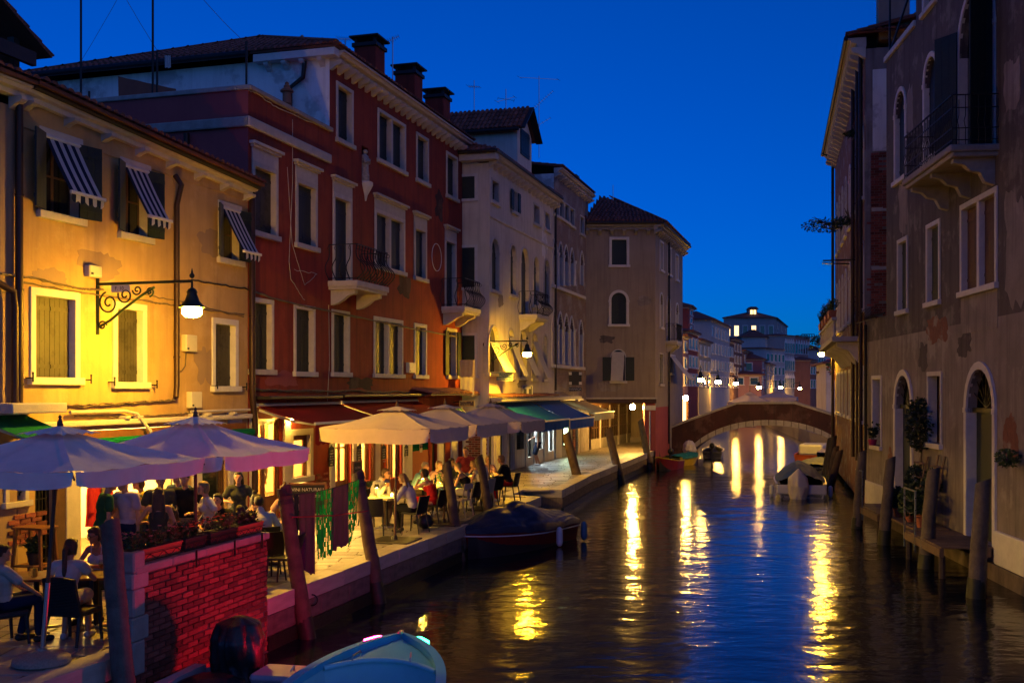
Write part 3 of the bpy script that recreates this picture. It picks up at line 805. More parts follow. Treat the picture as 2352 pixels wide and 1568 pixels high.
# ------------------------------------------------------------------ tan house at the left edge
SY = LW.s(40)
left = fthing(LW, 'tan_house', 'dim tan plastered house wall at the far left edge beyond the drainpipe', 'house')
house_wall(left, -13, SY - .01, 0, 8.0, [], 'tan_plaster', 7)
cornice(left, -13, SY - .01, 8.35, 'stone', .34, .2, .9)
roof_plane(left, (-13, -.42, 8.36), (SY, -.42, 8.36), (-13, 4.5, 8.95), (SY, 4.5, 8.95), lim=60)
downpipe(left, [(SY - .07, -.10, 8.1), (SY - .07, -.10, 4.9), (SY - .07, -.10, 2.9)], .065)
downpipe(left, [(SY - .55, -.08, 4.98), (SY - .27, -.16, 4.85), (SY - .24, -.16, 4.6), (SY - .24, -.16, 2.95)], .06, 'pipe')
# roof hut with overhanging tiles
hs = LW.s(-60, -1.2); mb = MB(); hx0, hx1 = LW.s(-90, -1.0), LW.s(60, -1.0)
mb.box(hx0, hx1 - .35, 1.0, 3.0, 8.4, 9.35); mb.box(hx1 - .42, hx1 - .28, .9, 1.05, 8.4, 9.6); mb.build('roof_hut', 'shutter_grey', left)
roof_plane(left, (hx1 + .15, .55, 9.35), (hx1 + .15, 3.2, 9.35), (hx1 - 1.2, .55, 10.05), (hx1 - 1.2, 3.2, 10.05), lim=60)
MB().box(hx1 - 1.2, hx1 - .2, .6, .7, 9.1, 9.35).build('hut_beam', 'dark_wood', left)

# ------------------------------------------------------------------ yellow house
yel = fthing(LW, 'yellow_house', 'yellow ochre plastered house under the street lamp with striped window awnings', 'house')
YL = [op(LW, 'A2', 255, 520, 1125, 548), op(LW, 'A2', 858, 618, 1160, 1045), op(LW, 'A2', 1578, 730, 1190, 1725)]
YU = [op(LW, 'A1', 287, 905, 1440, 535), op(LW, 'A1', 833, 1110, 60, 1005, 'A2'), op(LW, 'A1', 1505, 1400, 245, 1632, 'A2')]
def gop(fr, x0, x1, z0, z1, arch=0): return (fr.s(x0), fr.s(x1), z0, z1, arch)
YG = [(lambda a: (a[0], a[1], a[2], a[3]))(op(LW, 'C1', 120, 1262, 1500, 350)), gop(LW, zx('C1', 515), zx('C1', 760), .02, 2.35), gop(LW, 186, 392, .02, 2.45), gop(LW, 462, 520, .02, 2.35)]
zy0 = LW.z(0, 183); zy1 = LW.z(571, 432)
house_wall(yel, SY, -.02, 0, 7.85, YL + YU + YG, 'yellow_plaster', 8, zbody=2.7)
cornice(yel, SY, -.03, zy0 - .02, 'stone', .34, .2, 1.0, .15, .15, zb=zy1)
MB().hexa([(SY, -.03, 7.7), (-.03, -.03, 7.7), (-.03, .06, 7.7), (SY, .06, 7.7), (SY, -.03, zy0 - .2), (-.03, -.03, zy1 - .19), (-.03, .06, zy1 - .19), (SY, .06, zy0 - .2)]).build('frieze', 'yellow_plaster', yel)
roof_plane(yel, (SY, -.46, zy0), (-.03, -.46, zy1), (SY, 5, zy0 + .55), (-.03, 5, zy1 + .55), lim=120)
for i, o in enumerate(YL):
    window(yel, o, 'closed', 'shutter_grey', 'white_stone', .13)
hooks(yel, LW, 'A2', [(190, 1130), (620, 1145), (795, 1162), (1108, 1182), (1555, 1188), (1772, 1198)])
for i, o in enumerate(YU):
    w = window(yel, o, 'pane', 'shutter', 'stone', .10, sill=True)
    ow = (o[1] - o[0]) * .52
    for x, ang in ((o[0], 180 + 22), (o[1] - .02, -14)):
        l = leaf(0, ow, o[2], o[3], 0, boards=3).build('shutter', 'shutter', w); l.location = (x, -.05, 0); l.rotation_euler = (0, 0, radians(ang))
for i, (o, lb) in enumerate(zip(YU, ('wide blue and white striped awning over the leftmost upper window of the yellow house', 'blue and white striped awning over the middle upper window of the yellow house',
                                 'blue and white striped awning over the upper window beside the red house'))):
    awning(LW, 'window_awning', lb, 'awning', o[0] + .04, o[1] - .04, o[3] - .06, .55, 1.02, .15, 'stripe_white', group='striped awnings on the yellow house', scallop=.16, arms=False, sag=.03, y0=-.03, stripes=('stripe_navy', 'stripe_white'))
downpipe(yel, [(LW.s(393), -.1, 7.7), (LW.s(393), -.25, 7.5), (LW.s(397), -.1, 7.1), (LW.s(397), -.1, 3.3), (LW.s(393), -.12, 3.05)], .06)
MB().tube([(SY, -.33, zy0 - .03), (-.05, -.33, zy1 - .03)], .05, 8).build('gutter', 'gutter', yel)
cable_run(yel, LW, [(0, 628), (70, 637), (180, 662), (235, 665)], strands=4); cable_run(yel, LW, [(50, 648), (230, 678), (330, 690), (400, 700), (560, 722)], strands=2, seed=3)
cable_run(yel, LW, [(440, 641), (500, 652), (570, 664)], .018, 1, 'iron', seed=4); cable_run(yel, LW, [(330, 676), (400, 690), (560, 727)], strands=1, seed=5)
cable_run(yel, LW, [(35, 925), (110, 931), (230, 929), (330, 922), (402, 918)], strands=4, seed=6, amp=.03); cable_run(yel, LW, [(170, 955), (270, 956), (400, 952), (440, 945)], strands=2, seed=8)
cable_run(yel, LW, [(403, 700), (404, 800), (404, 900)], .008, 2, seed=9); cable_run(yel, LW, [(427, 810), (425, 840), (415, 853), (403, 840)], .008, 2, seed=10, amp=.003)
meter_box(yel, LW, 'A2', 615, 300, 708, 385); meter_box(yel, LW, 'A2', 1330, 812, 1412, 935); meter_box(yel, LW, 'A2', 1366, 1232, 1448, 1352)
# stone string course and old awning boxes over the shops
zl = LW.z(200, 965); MB().bbox(SY, -.05, -.16, .02, zl - .10, zl, .02).build('string_course', 'stone', yel)
for x in (270, 300, 430, 460, 520): s = LW.s(x); MB().bbox(s, s + .16, -.2, 0, zl, zl + .06, .02).build('broken_corbel', 'stone', yel)
MB().box(SY + .4, -.3, -.12, .02, zl - .34, zl - .2).build('fascia', 'wood', yel)
mb = MB(); mb.tube([(LW.s(150), -.22, zl - .42), (LW.s(560), -.22, zl - .42)], .09, 12); mb.build('rolled_awning', 'awning_green', yel, smooth=50)
MB().tube([(LW.s(150), -.1, zl + .16), (LW.s(275), -.1, zl + .16), (LW.s(300), -.14, zl + .1), (LW.s(322), -.24, zl - .25), (LW.s(325), -.24, zl - .4)], .035, 8).build('conduit', 'white_cable', yel, smooth=60)
MB().tube([(LW.s(430), -.1, zl + .1), (LW.s(565), -.1, zl + .1)], .03, 8).build('conduit', 'white_cable', yel, smooth=60)
# ground floor of the yellow house
w = surround(YG[0], .1).build('window', 'stone', yel); MB().bbox(YG[0][0] - .15, YG[0][1] + .15, -.08, .1, YG[0][2] - .1, YG[0][2], .01).build('sill', 'stone', w)
MB().box(YG[0][0], YG[0][1], .14, .15, YG[0][2], YG[0][3]).build('pane', 'dark_glass', w)
mb = MB(); sc, zc = (YG[0][0] + YG[0][1]) / 2, (YG[0][2] + YG[0][3]) / 2
for q in (-1, 1):
    P = []
    for i in range(40):
        a = i / 39 * 2.3 * pi; r = .02 + .16 * i / 39; P.append((sc + q * (.16 - r * cos(a) * .9), .05, zc - .05 + r * sin(a)))
    mb.tube(P, .012, 5)
mb.bar((sc, .05, YG[0][2]), (sc, .05, YG[0][3]), .02); mb.build('window_grille', 'iron', w)
a, b, c, d = YG[1][:4]; dr = MB().box(a, b, .12, .16, c, d).build('door', 'dark_glass', yel); mb = MB()
for i in range(6): s = a + (b - a) * i / 5; mb.bar((s, .07, c), (s, .07, d), .022)
for i in range(12): z = c + (d - c) * i / 11; mb.bar((a, .065, z), (b, .065, z), .018)
mb.build('door_grille', 'iron', dr)
for x0, x1 in ((zx('C1', 765), zx('C1', 935)),): MB().bbox(LW.s(x0), LW.s(x1), -.05, .03, 0, 2.5, .01).build('pilaster', 'dark_wood', yel)
for x0, x1 in ((zx('C1', 940), zx('C1', 1150)), (394, 412), (440, 460), (523, 552)): MB().bbox(LW.s(x0), LW.s(x1), -.06, .03, 0, 2.55, .012).build('pilaster', 'stone', yel)
room(yel, LW.s(183), LW.s(400), .2, 4.0, 0, 2.65)
for i in range(3): globe_lamp(yel, LW.s(215 + i * 62), 1.3, 2.2, .11, 'lamp_warm', .3)
for i in range(2): globe_lamp(yel, LW.s(240 + i * 70), 2.7, 2.2, .11, 'lamp_warm', .3)
glazed(yel, YG[3][0], YG[3][1], .02, 2.35, .1, 1, 'dark_wood', 2, gl='dark_glass')
mb = MB(); a, b = LW.s(56), LW.s(82)
r_ = random.Random(4); unit_b = MB().bbox(-.5, .5, -.5, .5, -.5, .5, .06).mesh('brick'); unit_b.materials.append(M['brick'])
for j in range(6):
    for i in range(3):
        o = link('brick', unit_b, yel); o.location = (LW.s(30) + i * .27 + (j % 2) * .13, -.004, .62 + j * .085); o.scale = (.24, .05, .07)
for i, sx in enumerate((.3, 1.0)):
    pass
# stone box and green awning at the far left
t = MB().bbox(LW.s(-60), LW.s(72), -.75, 0, LW.z(10, 948), LW.z(10, 925), .02).build('stone_canopy', 'stone', yel)
awning(LW, 'green_awning', 'emerald green sloping awning at the left edge above the white parasol', 'awning', LW.s(-70), LW.s(50), LW.z(10, 948) - .03, 1.9, .55, .2, 'awning_green')

# ------------------------------------------------------------------ red house
SW, SE_ = LW.s(757), LW.s(1062)
red = fthing(LW, 'red_house', 'tall crimson plastered house with three chimneys and bellied iron balconies', 'house')
RT = [(op(LW, 'A4', 815, 480, 880, 920), 0), (op(LW, 'A4', 1125, 680, 1035, 1318), 1), (op(LW, 'A4', 1415, 858, 1185, 1492), 0), (op(LW, 'A4', 1640, 1000, 1305, 1712), 0)]
RS = [(op(LW, 'A4', 188, 1090, 50, 345, 'A5'), 0), (op(LW, 'A4', 513, 1215, 145, 645, 'A5'), 0), (op(LW, 'A4', 792, 1320, 445, 908, 'A5'), 0), (op(LW, 'A4', 1105, 1440, 315, 1310, 'A5'), 1), (op(LW, 'A5', 1437, 35, 405, 1515), 0), (op(LW, 'A5', 1675, 130, 640, 1745), 0)]
RF = [(op(LW, 'A5', 172, 598, 1122, 322), 0), (op(LW, 'A5', 512, 650, 1140, 645), 0), (op(LW, 'A5', 803, 690, 1145, 915), 0), (op(LW, 'A5', 1125, 740, 1155, 1330), 1), (op(LW, 'A5', 1437, 790, 1165, 1515), 0), (op(LW, 'A5', 1688, 825, 1170, 1750), 0)]
RG = [gop(LW, zx('C3', 282), zx('C3', 645), .02, 2.5), op(LW, 'C3', 775, 500, 1020, 985), gop(LW, zx('C3', 1285), zx('C3', 1490), .02, 2.5),
      gop(LW, zx('B7', 395), zx('B7', 545), .5, 2.45), gop(LW, zx('B7', 640), zx('B7', 705), .02, 2.45), gop(LW, zx('B7', 735), zx('B7', 870), .4, 2.45), gop(LW, zx('B7', 990), zx('B7', 1180), .02, 2.45), gop(LW, zx('B7', 1200), zx('B7', 1250), .02, 2.45)]
niche = op(LW, 'A4', 998, 935, 1205, 1048, arch=1)
allr = [o for o, _ in RT + RS + RF] + RG + [niche]
lo = [o for o in allr if o[1] < SW]; hi = [o for o in allr if o[0] > SW]
mid = [o for o in allr if o not in lo and o not in hi]
ZP, ZC = 10.36, 12.40
mb = MB(); skin(mb, 0, SE_, 0, ZP, [o for o in allr if o[3] < ZP]);
skin(mb, SW, SE_, ZP, ZC, [o for o in allr if o[3] >= ZP and o[2] >= ZP])
mixed = [o for o in allr if o[2] < ZP <= o[3]]
if mixed:
    mb = MB(); cut = [(o[0], o[1], o[2], ZP) for o in mixed] ; skin(mb, 0, SE_, 0, ZP, [o for o in allr if o[3] < ZP] + cut); skin(mb, SW, SE_, ZP, ZC, [o for o in allr if o[2] >= ZP] + [(o[0], o[1], ZP, o[3]) for o in mixed])
    mb.f, mb.m = zip(*[(f, m_) for f, m_ in zip(mb.f, mb.m)]); mb.f = list(mb.f); mb.m = list(mb.m)
mb.poly([(SE_, 0, 0), (SE_, 9.7, 0), (SE_, 9.7, ZC), (SE_, 0, ZC)])
mb.build('wall', 'red_plaster', red, recalc=False)
MB().poly([(0, 0, 0), (0, 11, 0), (0, 11, ZP), (0, 0, ZP)]).build('side_wall', 'pink_plaster', red)
MB().poly([(SW, .0, ZP - .5), (SW, 9.7, ZP - .5), (SW, 9.7, ZC + .1), (SW, .0, ZC + .1)]).build('side_wall', 'white_plaster', red)
mb = MB(); body(mb, .02, SE_ - .02, .45, 10.9, 2.75, ZP - .4); body(mb, SW + .05, SE_ - .02, .45, 9.6, ZP - .4, ZC - .05); mb.build('inner_core', 'interior', red)
mb = MB(); mb.bbox(-.06, SW + .05, -.10, .3, ZP, ZP + .11, .02); mb.bbox(-.06, .3, .305, 11, ZP, ZP + .11, .02); mb.build('parapet_coping', 'grey_stone', red)
zb = LW.z(570, 280); mb = MB(); mb.bbox(-.10, SW - .02, -.09, .02, zb - .12, zb + .12, .03); mb.build('moulding', 'stone', red); MB().bbox(-.1, -.002, -.085, 4.9, zb - .118, zb + .118, .03).build('moulding', 'grey_stone', red)
MB().poly([(0, .3, ZP - .3), (SW, .3, ZP - .3), (SW, 11, ZP - .3), (0, 11, ZP - .3)]).build('terrace_floor', 'grey_stone', red)
cornice(red, SW, SE_ + .1, ZC + .2, 'stone', .45, .26, .46, .13, .24)
mb = MB(); mb.box(SW - .32, SW - .002, -.3, 2.2, ZC, ZC + .2); cs = mb.build('cornice', 'white_stone', red)
me = bracket_mesh(.14, .26, .22, 'white_stone')
for i in range(4): o = link('cornice_bracket', me, cs); o.location = (SW, .2 + i * .55, ZC - .003); o.rotation_euler = (0, 0, -pi / 2)
EV = ZC + .22; t0 = 9.74; rr = 4.87; rz = 14.88
def hip(par, s0, s1, y0, y1, ze, zr, lim=200, ov=.35):
    m = (y1 - y0) / 2; ym = (y0 + y1) / 2; L = (s1 - s0)
    A, B, C, E = (s0 - ov, y0 - ov, ze), (s1 + ov, y0 - ov, ze), (s1 + ov, y1 + ov, ze), (s0 - ov, y1 + ov, ze)
    if L > 2 * m: P, Q = (s0 + m, ym, zr), (s1 - m, ym, zr)
    else: P = Q = ((s0 + s1) / 2, ym, zr)
    roof_plane(par, A, B, P, Q, lim=lim); roof_plane(par, E, A, P, P, lim=lim); roof_plane(par, C, B, Q, Q, lim=20); roof_plane(par, E, C, P, Q, lim=20)
    mb = MB()
    for a, b in ((A, P), (B, Q), (E, P), (P, Q)): mb.tube([Vector(a) + Vector((0, 0, .08)), Vector(b) + Vector((0, 0, .08))], .11, 8)
    mb.build('ridge_tiles', 'tile', par, smooth=60)
hip(red, SW + .02, SE_ - .05, 0, t0, EV, rz, lim=150)
gutter(red, (SW - .42, 2.3, EV), (SW - .42, t0 + .4, EV), .09)
downpipe(red, [(SW - .12, .7, ZC - .05), (SW - .12, .75, ZC - .5), (SW - .12, 1.15, ZC - .75), (SW - .12, 1.15, ZP)], .065, 'gutter')
downpipe(red, [(-.12, 1.6, zb - .2), (-.12, 1.6, zb - 1.2), (-.12, .5, 8.4), (-.02, -.12, 8.15), (-.02, -.12, 3.3), (.02, -.12, 2.9), (.12, -.12, 2.4), (.12, -.1, .1)], .075)
for (o, ml) in RT: window(red, o, 'closed', 'shutter', 'stone', .1, mull=ml, rec=.15)
for i, (o, ml) in enumerate(RS): window(red, o, 'closed', 'shutter_blue' if i else 'shutter_grey', 'stone', .12, cornice=True, mull=ml, sill=i not in (2, 5))
for i, (o, ml) in enumerate(RF): window(red, o, 'open' if i == 5 else 'closed', 'shutter', 'stone', .11, mull=ml, open_w=.3)
b3, b6 = RS[2][0], RS[5][0]
iron_balcony(red, b3[0] - .35, b3[1] + .75, b3[2] - .02, .85, 1.0, .24, bars=11)
iron_balcony(red, b6[0] - .4, b6[1] + .35, b6[2] - .02, .85, 1.0, .22, bars=8)
sn = (niche[0] + niche[1]) / 2; mb = MB(); MB().box(niche[0] - .05, niche[1] + .05, .2, .22, niche[2], niche[3]).build('niche_back', 'red_plaster', red)
mb = MB(); mb.lathe([(.02, -.55), (.03, -.5), (.06, -.38), (.16, -.2), (.22, -.08), (.22, 0), (.19, .02)], (sn, -.02, niche[2]), 12); mb.build('niche_corbel', 'white_stone', red, smooth=50)
# chimneys on the eaves
def chimney(par, s, y, w, z0, z1, m='red_plaster', dep=None):
    dep = dep or w; mb = MB(); mb.bbox(s - w / 2, s + w / 2, y - dep / 2, y + dep / 2, z0, z1, .015); c = mb.build('chimney', m, par)
    mb = MB(); mb.bbox(s - w / 2 - .06, s + w / 2 + .06, y - dep / 2 - .06, y + dep / 2 + .06, z1, z1 + .12, .01)
    for a in (-1, 1):
        for b in (-1, 1): mb.box(s + a * (w / 2 - .05) - .04, s + a * (w / 2 - .05) + .04, y + b * (dep / 2 - .05) - .04, y + b * (dep / 2 - .05) + .04, z1 + .12, z1 + .28)
    for e, z0, z1_ in ((.13, .28, .335),): mb.bbox(s - w / 2 - e, s + w / 2 + e, y - dep / 2 - e, y + dep / 2 + e, z1 + z0, z1 + z1_, .015)
    mb.build('chimney_cap', 'gutter', c); return c
for xa, xb, yt, yb in ((826, 866, 68, 175), (919, 955, 135, 240), (985, 1022, 190, 275)):
    sa, sb = LW.s(xa, -.7), LW.s(xb, -.7); zt = LW.z(xa, yt, -.7); chimney(red, (sa + sb) / 2 + .2, .75, .74, ZC, zt - .36)
for x, yt in ((659, 188), (738, 235)):
    s = LW.s(x, -.9); z1 = LW.z(x, yt, -.9); mb = MB()
    mb.lathe([(.12, ZP), (.12, z1 - .62), (.15, z1 - .6), (.12, z1 - .56), (.12, z1 - .3), (.18, z1 - .28), (.18, z1 - .24), (.09, z1 - .17), (.09, z1 - .12), (.05, z1 - .08), (.06, z1 - .04), (.015, z1)], (s, .9, 0), 14)
    mb.build('terracotta_flue', 'terracotta', red, smooth=40)
cable_run(red, LW, [(572, 665), (640, 690), (760, 715), (900, 745), (1060, 775)], .016, 3, seed=21)
cable_run(red, LW, [(575, 893), (680, 897), (800, 898), (940, 900)], .01, 4, seed=22, amp=.04); cable_run(red, LW, [(672, 275), (672, 420), (664, 600), (668, 640), (700, 690)], .008, 1, 'white_cable', seed=23)
cable_run(red, LW, [(660, 385), (671, 560), (700, 655), (728, 628), (676, 620)], .007, 1, 'white_cable', seed=24); cable_run(red, LW, [(755, 700), (757, 830), (752, 920)], .007, 1, 'white_cable', seed=25)
cable_run(red, LW, [(571, 207), (590, 215), (640, 250), (760, 298)], .012, 1, 'white_cable', seed=27); cable_run(red, LW, [(572, 289), (640, 310), (672, 330)], .01, 1, 'white_cable', seed=28)
meter_box(red, LW, 'A5', 1365, 1070, 1412, 1150)
cx_, cz_ = LW.s(zx('A5', 1603)), LW.z(zx('A5', 1603), zy('A5', 258)); MB().tube([(cx_ + .48 * cos(a), -.008, cz_ + .48 * sin(a)) for a in [k * pi / 20 for k in range(40)]], .014, 5, closed=True).build('painted_ring', 'sign_white', red)
# restaurant front
glazed(red, RG[0][0], RG[0][1], .02, 2.5, .12, 2, 'wood', 1, .55)
w2 = surround(RG[1], .16, .03).build('window', 'stone', red); MB().bbox(RG[1][0] - .18, RG[1][1] + .18, -.06, .1, RG[1][2] - .14, RG[1][2], .012).build('sill', 'stone', w2); glazed(red, RG[1][0], RG[1][1], RG[1][2], RG[1][3], .12, 1, 'wood', 1, 0)
glazed(red, RG[2][0], RG[2][1], .02, 2.5, .12, 2, 'wood', 2, .6); glazed(red, RG[3][0], RG[3][1], .5, 2.45, .12, 2, 'wood', 1, 0); glazed(red, RG[4][0], RG[4][1], .02, 2.45, .12, 1, 'wood', 1, .5); glazed(red, RG[5][0], RG[5][1], .4, 2.45, .12, 2, 'wood', 1, 0)
for x0, x1 in ((zx('B7', 100), zx('B7', 150)), (zx('B7', 340), zx('B7', 390)), (zx('B7', 575), zx('B7', 632)), (zx('B7', 882), zx('B7', 975)), (zx('B7', 1255), zx('B7', 1320)), (zx('B7', 1395), zx('B7', 1465))):
    MB().bbox(LW.s(x0), LW.s(x1), -.05, .02, 0, 2.6, .012).build('pilaster', 'white_stone', red)
for x0, x1 in ((zx('B7', 550), zx('B7', 572)), (zx('B7', 708), zx('B7', 732))): MB().bbox(LW.s(x0), LW.s(x1), -.07, .02, 0, 2.55, .01).build('wooden_post', 'wood', red)
for x0, x1 in ((zx('C3', 0), zx('C3', 80)), (zx('C3', 245), zx('C3', 278)), (zx('C3', 655), zx('C3', 735))): MB().bbox(LW.s(x0), LW.s(x1), -.055, .02, 0, 2.55, .012).build('pilaster', 'stone', red)
a, b, c, d = RG[6][:4]; rs = MB()
for i in range(18): rs.box(a, b, .08 + (.012 if i % 2 else 0), .12, 1.15 + i * .075, 1.22 + i * .075)
rs.build('roller_shutter', 'awning_green', red); MB().box(a, b, .06, .1, .02, 1.14).build('door_panel', 'terracotta', red); MB().box(RG[7][0], RG[7][1], .1, .14, .02, 2.45).build('door', 'shutter', red)
pl = MB().bbox((a + b) / 2 - .02, (a + b) / 2 + .22, .055, .075, 1.08, 1.52, .02).build('notice', 'stone', red)
text(pl, 'WINE', .1, ((a + b) / 2 + .1, .053, 1.38), (pi / 2, 0, 0), 'sign_black'); text(pl, 'SHOP', .1, ((a + b) / 2 + .1, .053, 1.26), (pi / 2, 0, 0), 'sign_black')
room(red, .35, LW.s(zx('B7', 900)), .22, 3.6, 0, 2.7, name='dining_room')
for i in range(6): globe_lamp(red, .9 + i * 1.55, 1.0 + (i % 2) * .9, 2.12, .10, 'bulb_warm', .35)
for x in (zx('C3', 700), zx('B7', 125), zx('B7', 365), zx('B7', 605), zx('B7', 930)):
    s = LW.s(x); w = MB().lathe([(.05, .0), (.06, .03), (.03, .1), (.02, .14)], (s, -.16, 2.5), 10).build('wall_lamp', 'iron', red); MB().ell((s, -.16, 2.48), .035, 8, 6).build('bulb', 'candle', w, smooth=180); MB().bar((s, 0, 2.6), (s, -.16, 2.62), .02).build('lamp_arm', 'iron', w)
curtain(red, RG[0][0] + .08, (RG[0][0] + RG[0][1]) / 2 - .1, .1, 2.4, .3, 1); curtain(red, (RG[0][0] + RG[0][1]) / 2 + .05, RG[0][1] - .2, .1, 2.4, .3, 1); curtain(red, RG[1][0] + .03, RG[1][0] + .5, RG[1][2] + .05, RG[1][3], .3, 1)
# patch of bare bricks where the plaster has fallen off
for (xa, xb, z0, z1) in ((zx('C3', 1085), zx('C3', 1200), .05, 1.0), (zx('C3', 770), zx('C3', 1040), .05, .62)):
    sa, sb = LW.s(xa), LW.s(xb); j = 0; z = z0
    while z < z1:
        s = sa - (j % 2) * .12
        while s < sb:
            if R.random() < .9 - .3 * (z - z0) / (z1 - z0): o = link('brick', unit_b, red); o.location = (s + .11, -.002, z + .035); o.scale = (.22, .04 + R.uniform(0, .02), .062)
            s += .235
        z += .075; j += 1
awning(LW, 'red_awning', 'dark red awning with scalloped valance beside the yellow house', 'awning', LW.s(585), LW.s(775), LW.z(600, 932), 1.55, .42, .5, 'awning_red', group='red awnings of the restaurant')
awning(LW, 'red_awning', 'dark red awning behind the big cream parasol', 'awning', LW.s(783), LW.s(955), LW.z(800, 925), 1.5, .42, .4, 'awning_red', group='red awnings of the restaurant')
awning(LW, 'striped_shop_awning', 'small green and white striped awning under the wooden ledge', 'awning', LW.s(962), LW.s(1058), LW.z(1000, 940), .5, .3, .2, 'stripe_white', stripes=('stripe_green', 'stripe_white'), arms=False)
for xa, xb, y in ((580, 750, 917), (755, 950, 912)): s0, s1 = LW.s(xa), LW.s(xb); MB().bbox(s0, s1, -.5, 0, LW.z(xa, y) , LW.z(xa, y) + .08, .02).build('rain_ledge', 'gutter', red)
s0, s1 = LW.s(945), LW.s(1062); mt = []
for i in range(int((s1 - s0) / .2)): mt.append(Matrix.Translation((s0 + .1 + i * .2, -.72, LW.z(960, 905))) @ Matrix.Rotation(radians(14), 4, 'X') @ Matrix.Diagonal((1.1, 1.9, 1, 1)))
lg = MB().box(s0, s1, -.7, 0, LW.z(960, 905) - .04, LW.z(960, 905)).build('tiled_ledge', 'dark_wood', red); pieces('roof_tile', TILE, mt, lg)

# ------------------------------------------------------------------ beige palace
SB1 = BW.s(1273)
bei = fthing(BW, 'beige_palace', 'pale beige plastered palace with round-arched windows and attic dormer', 'house')
BT = [op(BW, 'A7', 352, 830, 975, 400), op(BW, 'A7', 500, 905, 1050, 530), op(BW, 'A7', 652, 1005, 1135, 690), op(BW, 'A7', 732, 1060, 1180, 766)]
B2_ = [op(BW, 'A7', 348, 1255, 165, 400, 'A8', 1, True), op(BW, 'A7', 482, 1300, 200, 522, 'A8', 1, True), op(BW, 'A7', 560, 1322, 350, 612, 'A8', 1, True), op(BW, 'A7', 650, 1382, 280, 686, 'A8', 1, True), op(BW, 'A7', 727, 1405, 280, 762, 'A8', 1, True)]
B1_ = [op(BW, 'A8', 338, 440, 780, 412, None, 1, True), op(BW, 'A8', 480, 462, 810, 518, None, 1, True), op(BW, 'A8', 565, 465, 810, 612, None, 1, True), op(BW, 'A8', 655, 490, 820, 692, None, 1, True), op(BW, 'A8', 738, 505, 825, 765, None, 1, True)]
def gz(k, x0, x1, z0, z1): return gop(BW, zx(k, x0), zx(k, x1), z0, z1)
BG = [gz('C5', 615, 725, .02, 2.4), gz('C5', 795, 860, .02, 2.4), gz('C5', 908, 970, .02, 2.4), gz('C5', 1008, 1112, .75, 2.35), gz('C5', 1150, 1218, .35, 2.4), gz('C5', 1238, 1350, .6, 2.4), gz('C5', 1418, 1488, .4, 2.4)]
ZB = 11.75
house_wall(bei, 0, SB1, 0, ZB, BT + B2_ + B1_ + BG, 'beige_plaster', 9, zbody=2.7, ends=False)
mb = MB(); mb.poly([(0, 0, 0), (0, 9, 0), (0, 9, ZB), (0, 0, ZB)]); mb.build('side_wall', 'beige_plaster', bei)
cornice(bei, -.1, SB1, 12.05, 'stone', .4, .25, .62, .15, .22); MB().bbox(-.4, -.003, -.38, 1.6, 11.8, 12.05, .02).build('cornice', 'stone', bei)
PS = perp(BW, 0)
# windows of the side that faces the camera: built in their own frame
def side_window(par, s_house, yc, z0, z1, w, name='window', st='shutter'):
    """window on the wall x = s_house of a house frame"""
    mb = MB(); x = s_house; t = .1
    mb.box(x - .04, x + .02, yc - w / 2 - t, yc - w / 2, z0, z1); mb.box(x - .04, x + .02, yc + w / 2, yc + w / 2 + t, z0, z1); mb.box(x - .04, x + .02, yc - w / 2 - t, yc + w / 2 + t, z1, z1 + t); mb.box(x - .08, x + .02, yc - w / 2 - t - .04, yc + w / 2 + t + .04, z0 - .1, z0)
    o = mb.build(name, 'white_stone', par); MB().box(x - .012, x + .01, yc - w / 2, yc + w / 2, z0, z1).build('shutter', st, o); return o
def side_z(px, py): return PS.z(px, py)
for (ya, yb) in ((zy('A7', 805), zy('A7', 965)), (zy('A7', 1315), zy('A7', 1600)), (zy('A8', 505), zy('A8', 800))):
    side_window(bei, 0, .95, side_z(1090, yb), side_z(1090, ya), .75)
MB().bbox(-.05, SB1, -.05, .01, BW.z(1124, zy('A7', 1085)) - .06, BW.z(1124, zy('A7', 1085)) + .06, .02).build('string_course', 'beige_plaster', bei)
for i, o in enumerate(BT): window(bei, o, 'open' if i == 1 else 'pane', 'shutter', 'stone', .08, lit='curtain' if i == 1 else None, open_w=.28)
for i, o in enumerate(B2_): window(bei, o, 'closed', 'shutter', 'stone', .09, sill=i != 2)
for i, o in enumerate(B1_): window(bei, o, 'pane', 'shutter', 'stone', .08)
for i in (0, 1, 2, 3):
    o = B1_[i]; s0, s1 = o[0], o[1]; sp = arcpts(*o[:4], 1)[0]; rows = []
    for j in range(12):
        t = j / 11; rows.append([(s0 + (s1 - s0) * k / 6, -.06 - .62 * t ** 1.15, sp + .05 - (sp - o[2]) * 1.0 * t + .015 * sin(k * 2 + t * 6)) for k in range(7)])
    c = MB().sheet(rows).build('window_blind', 'canvas_white', None, smooth=180, recalc=False); c.location = (BW.o.x, BW.o.y, 0); c.rotation_euler = (0, 0, BW.ang)
    tag(c, ('white canvas blind hanging out of the arched window behind the wall lamp', 'white canvas blind in the second arched window of the beige palace', 'white canvas blind hanging just right of the glowing lamp head', 'white canvas blind in the fourth arched window beside the brick palace')[i], 'blind', 'blinds of the beige palace')
o = B2_[2]; iron_balcony(bei, o[0] - .25, o[1] + .45, o[2] - .02, .75, .95, .22, bars=8)
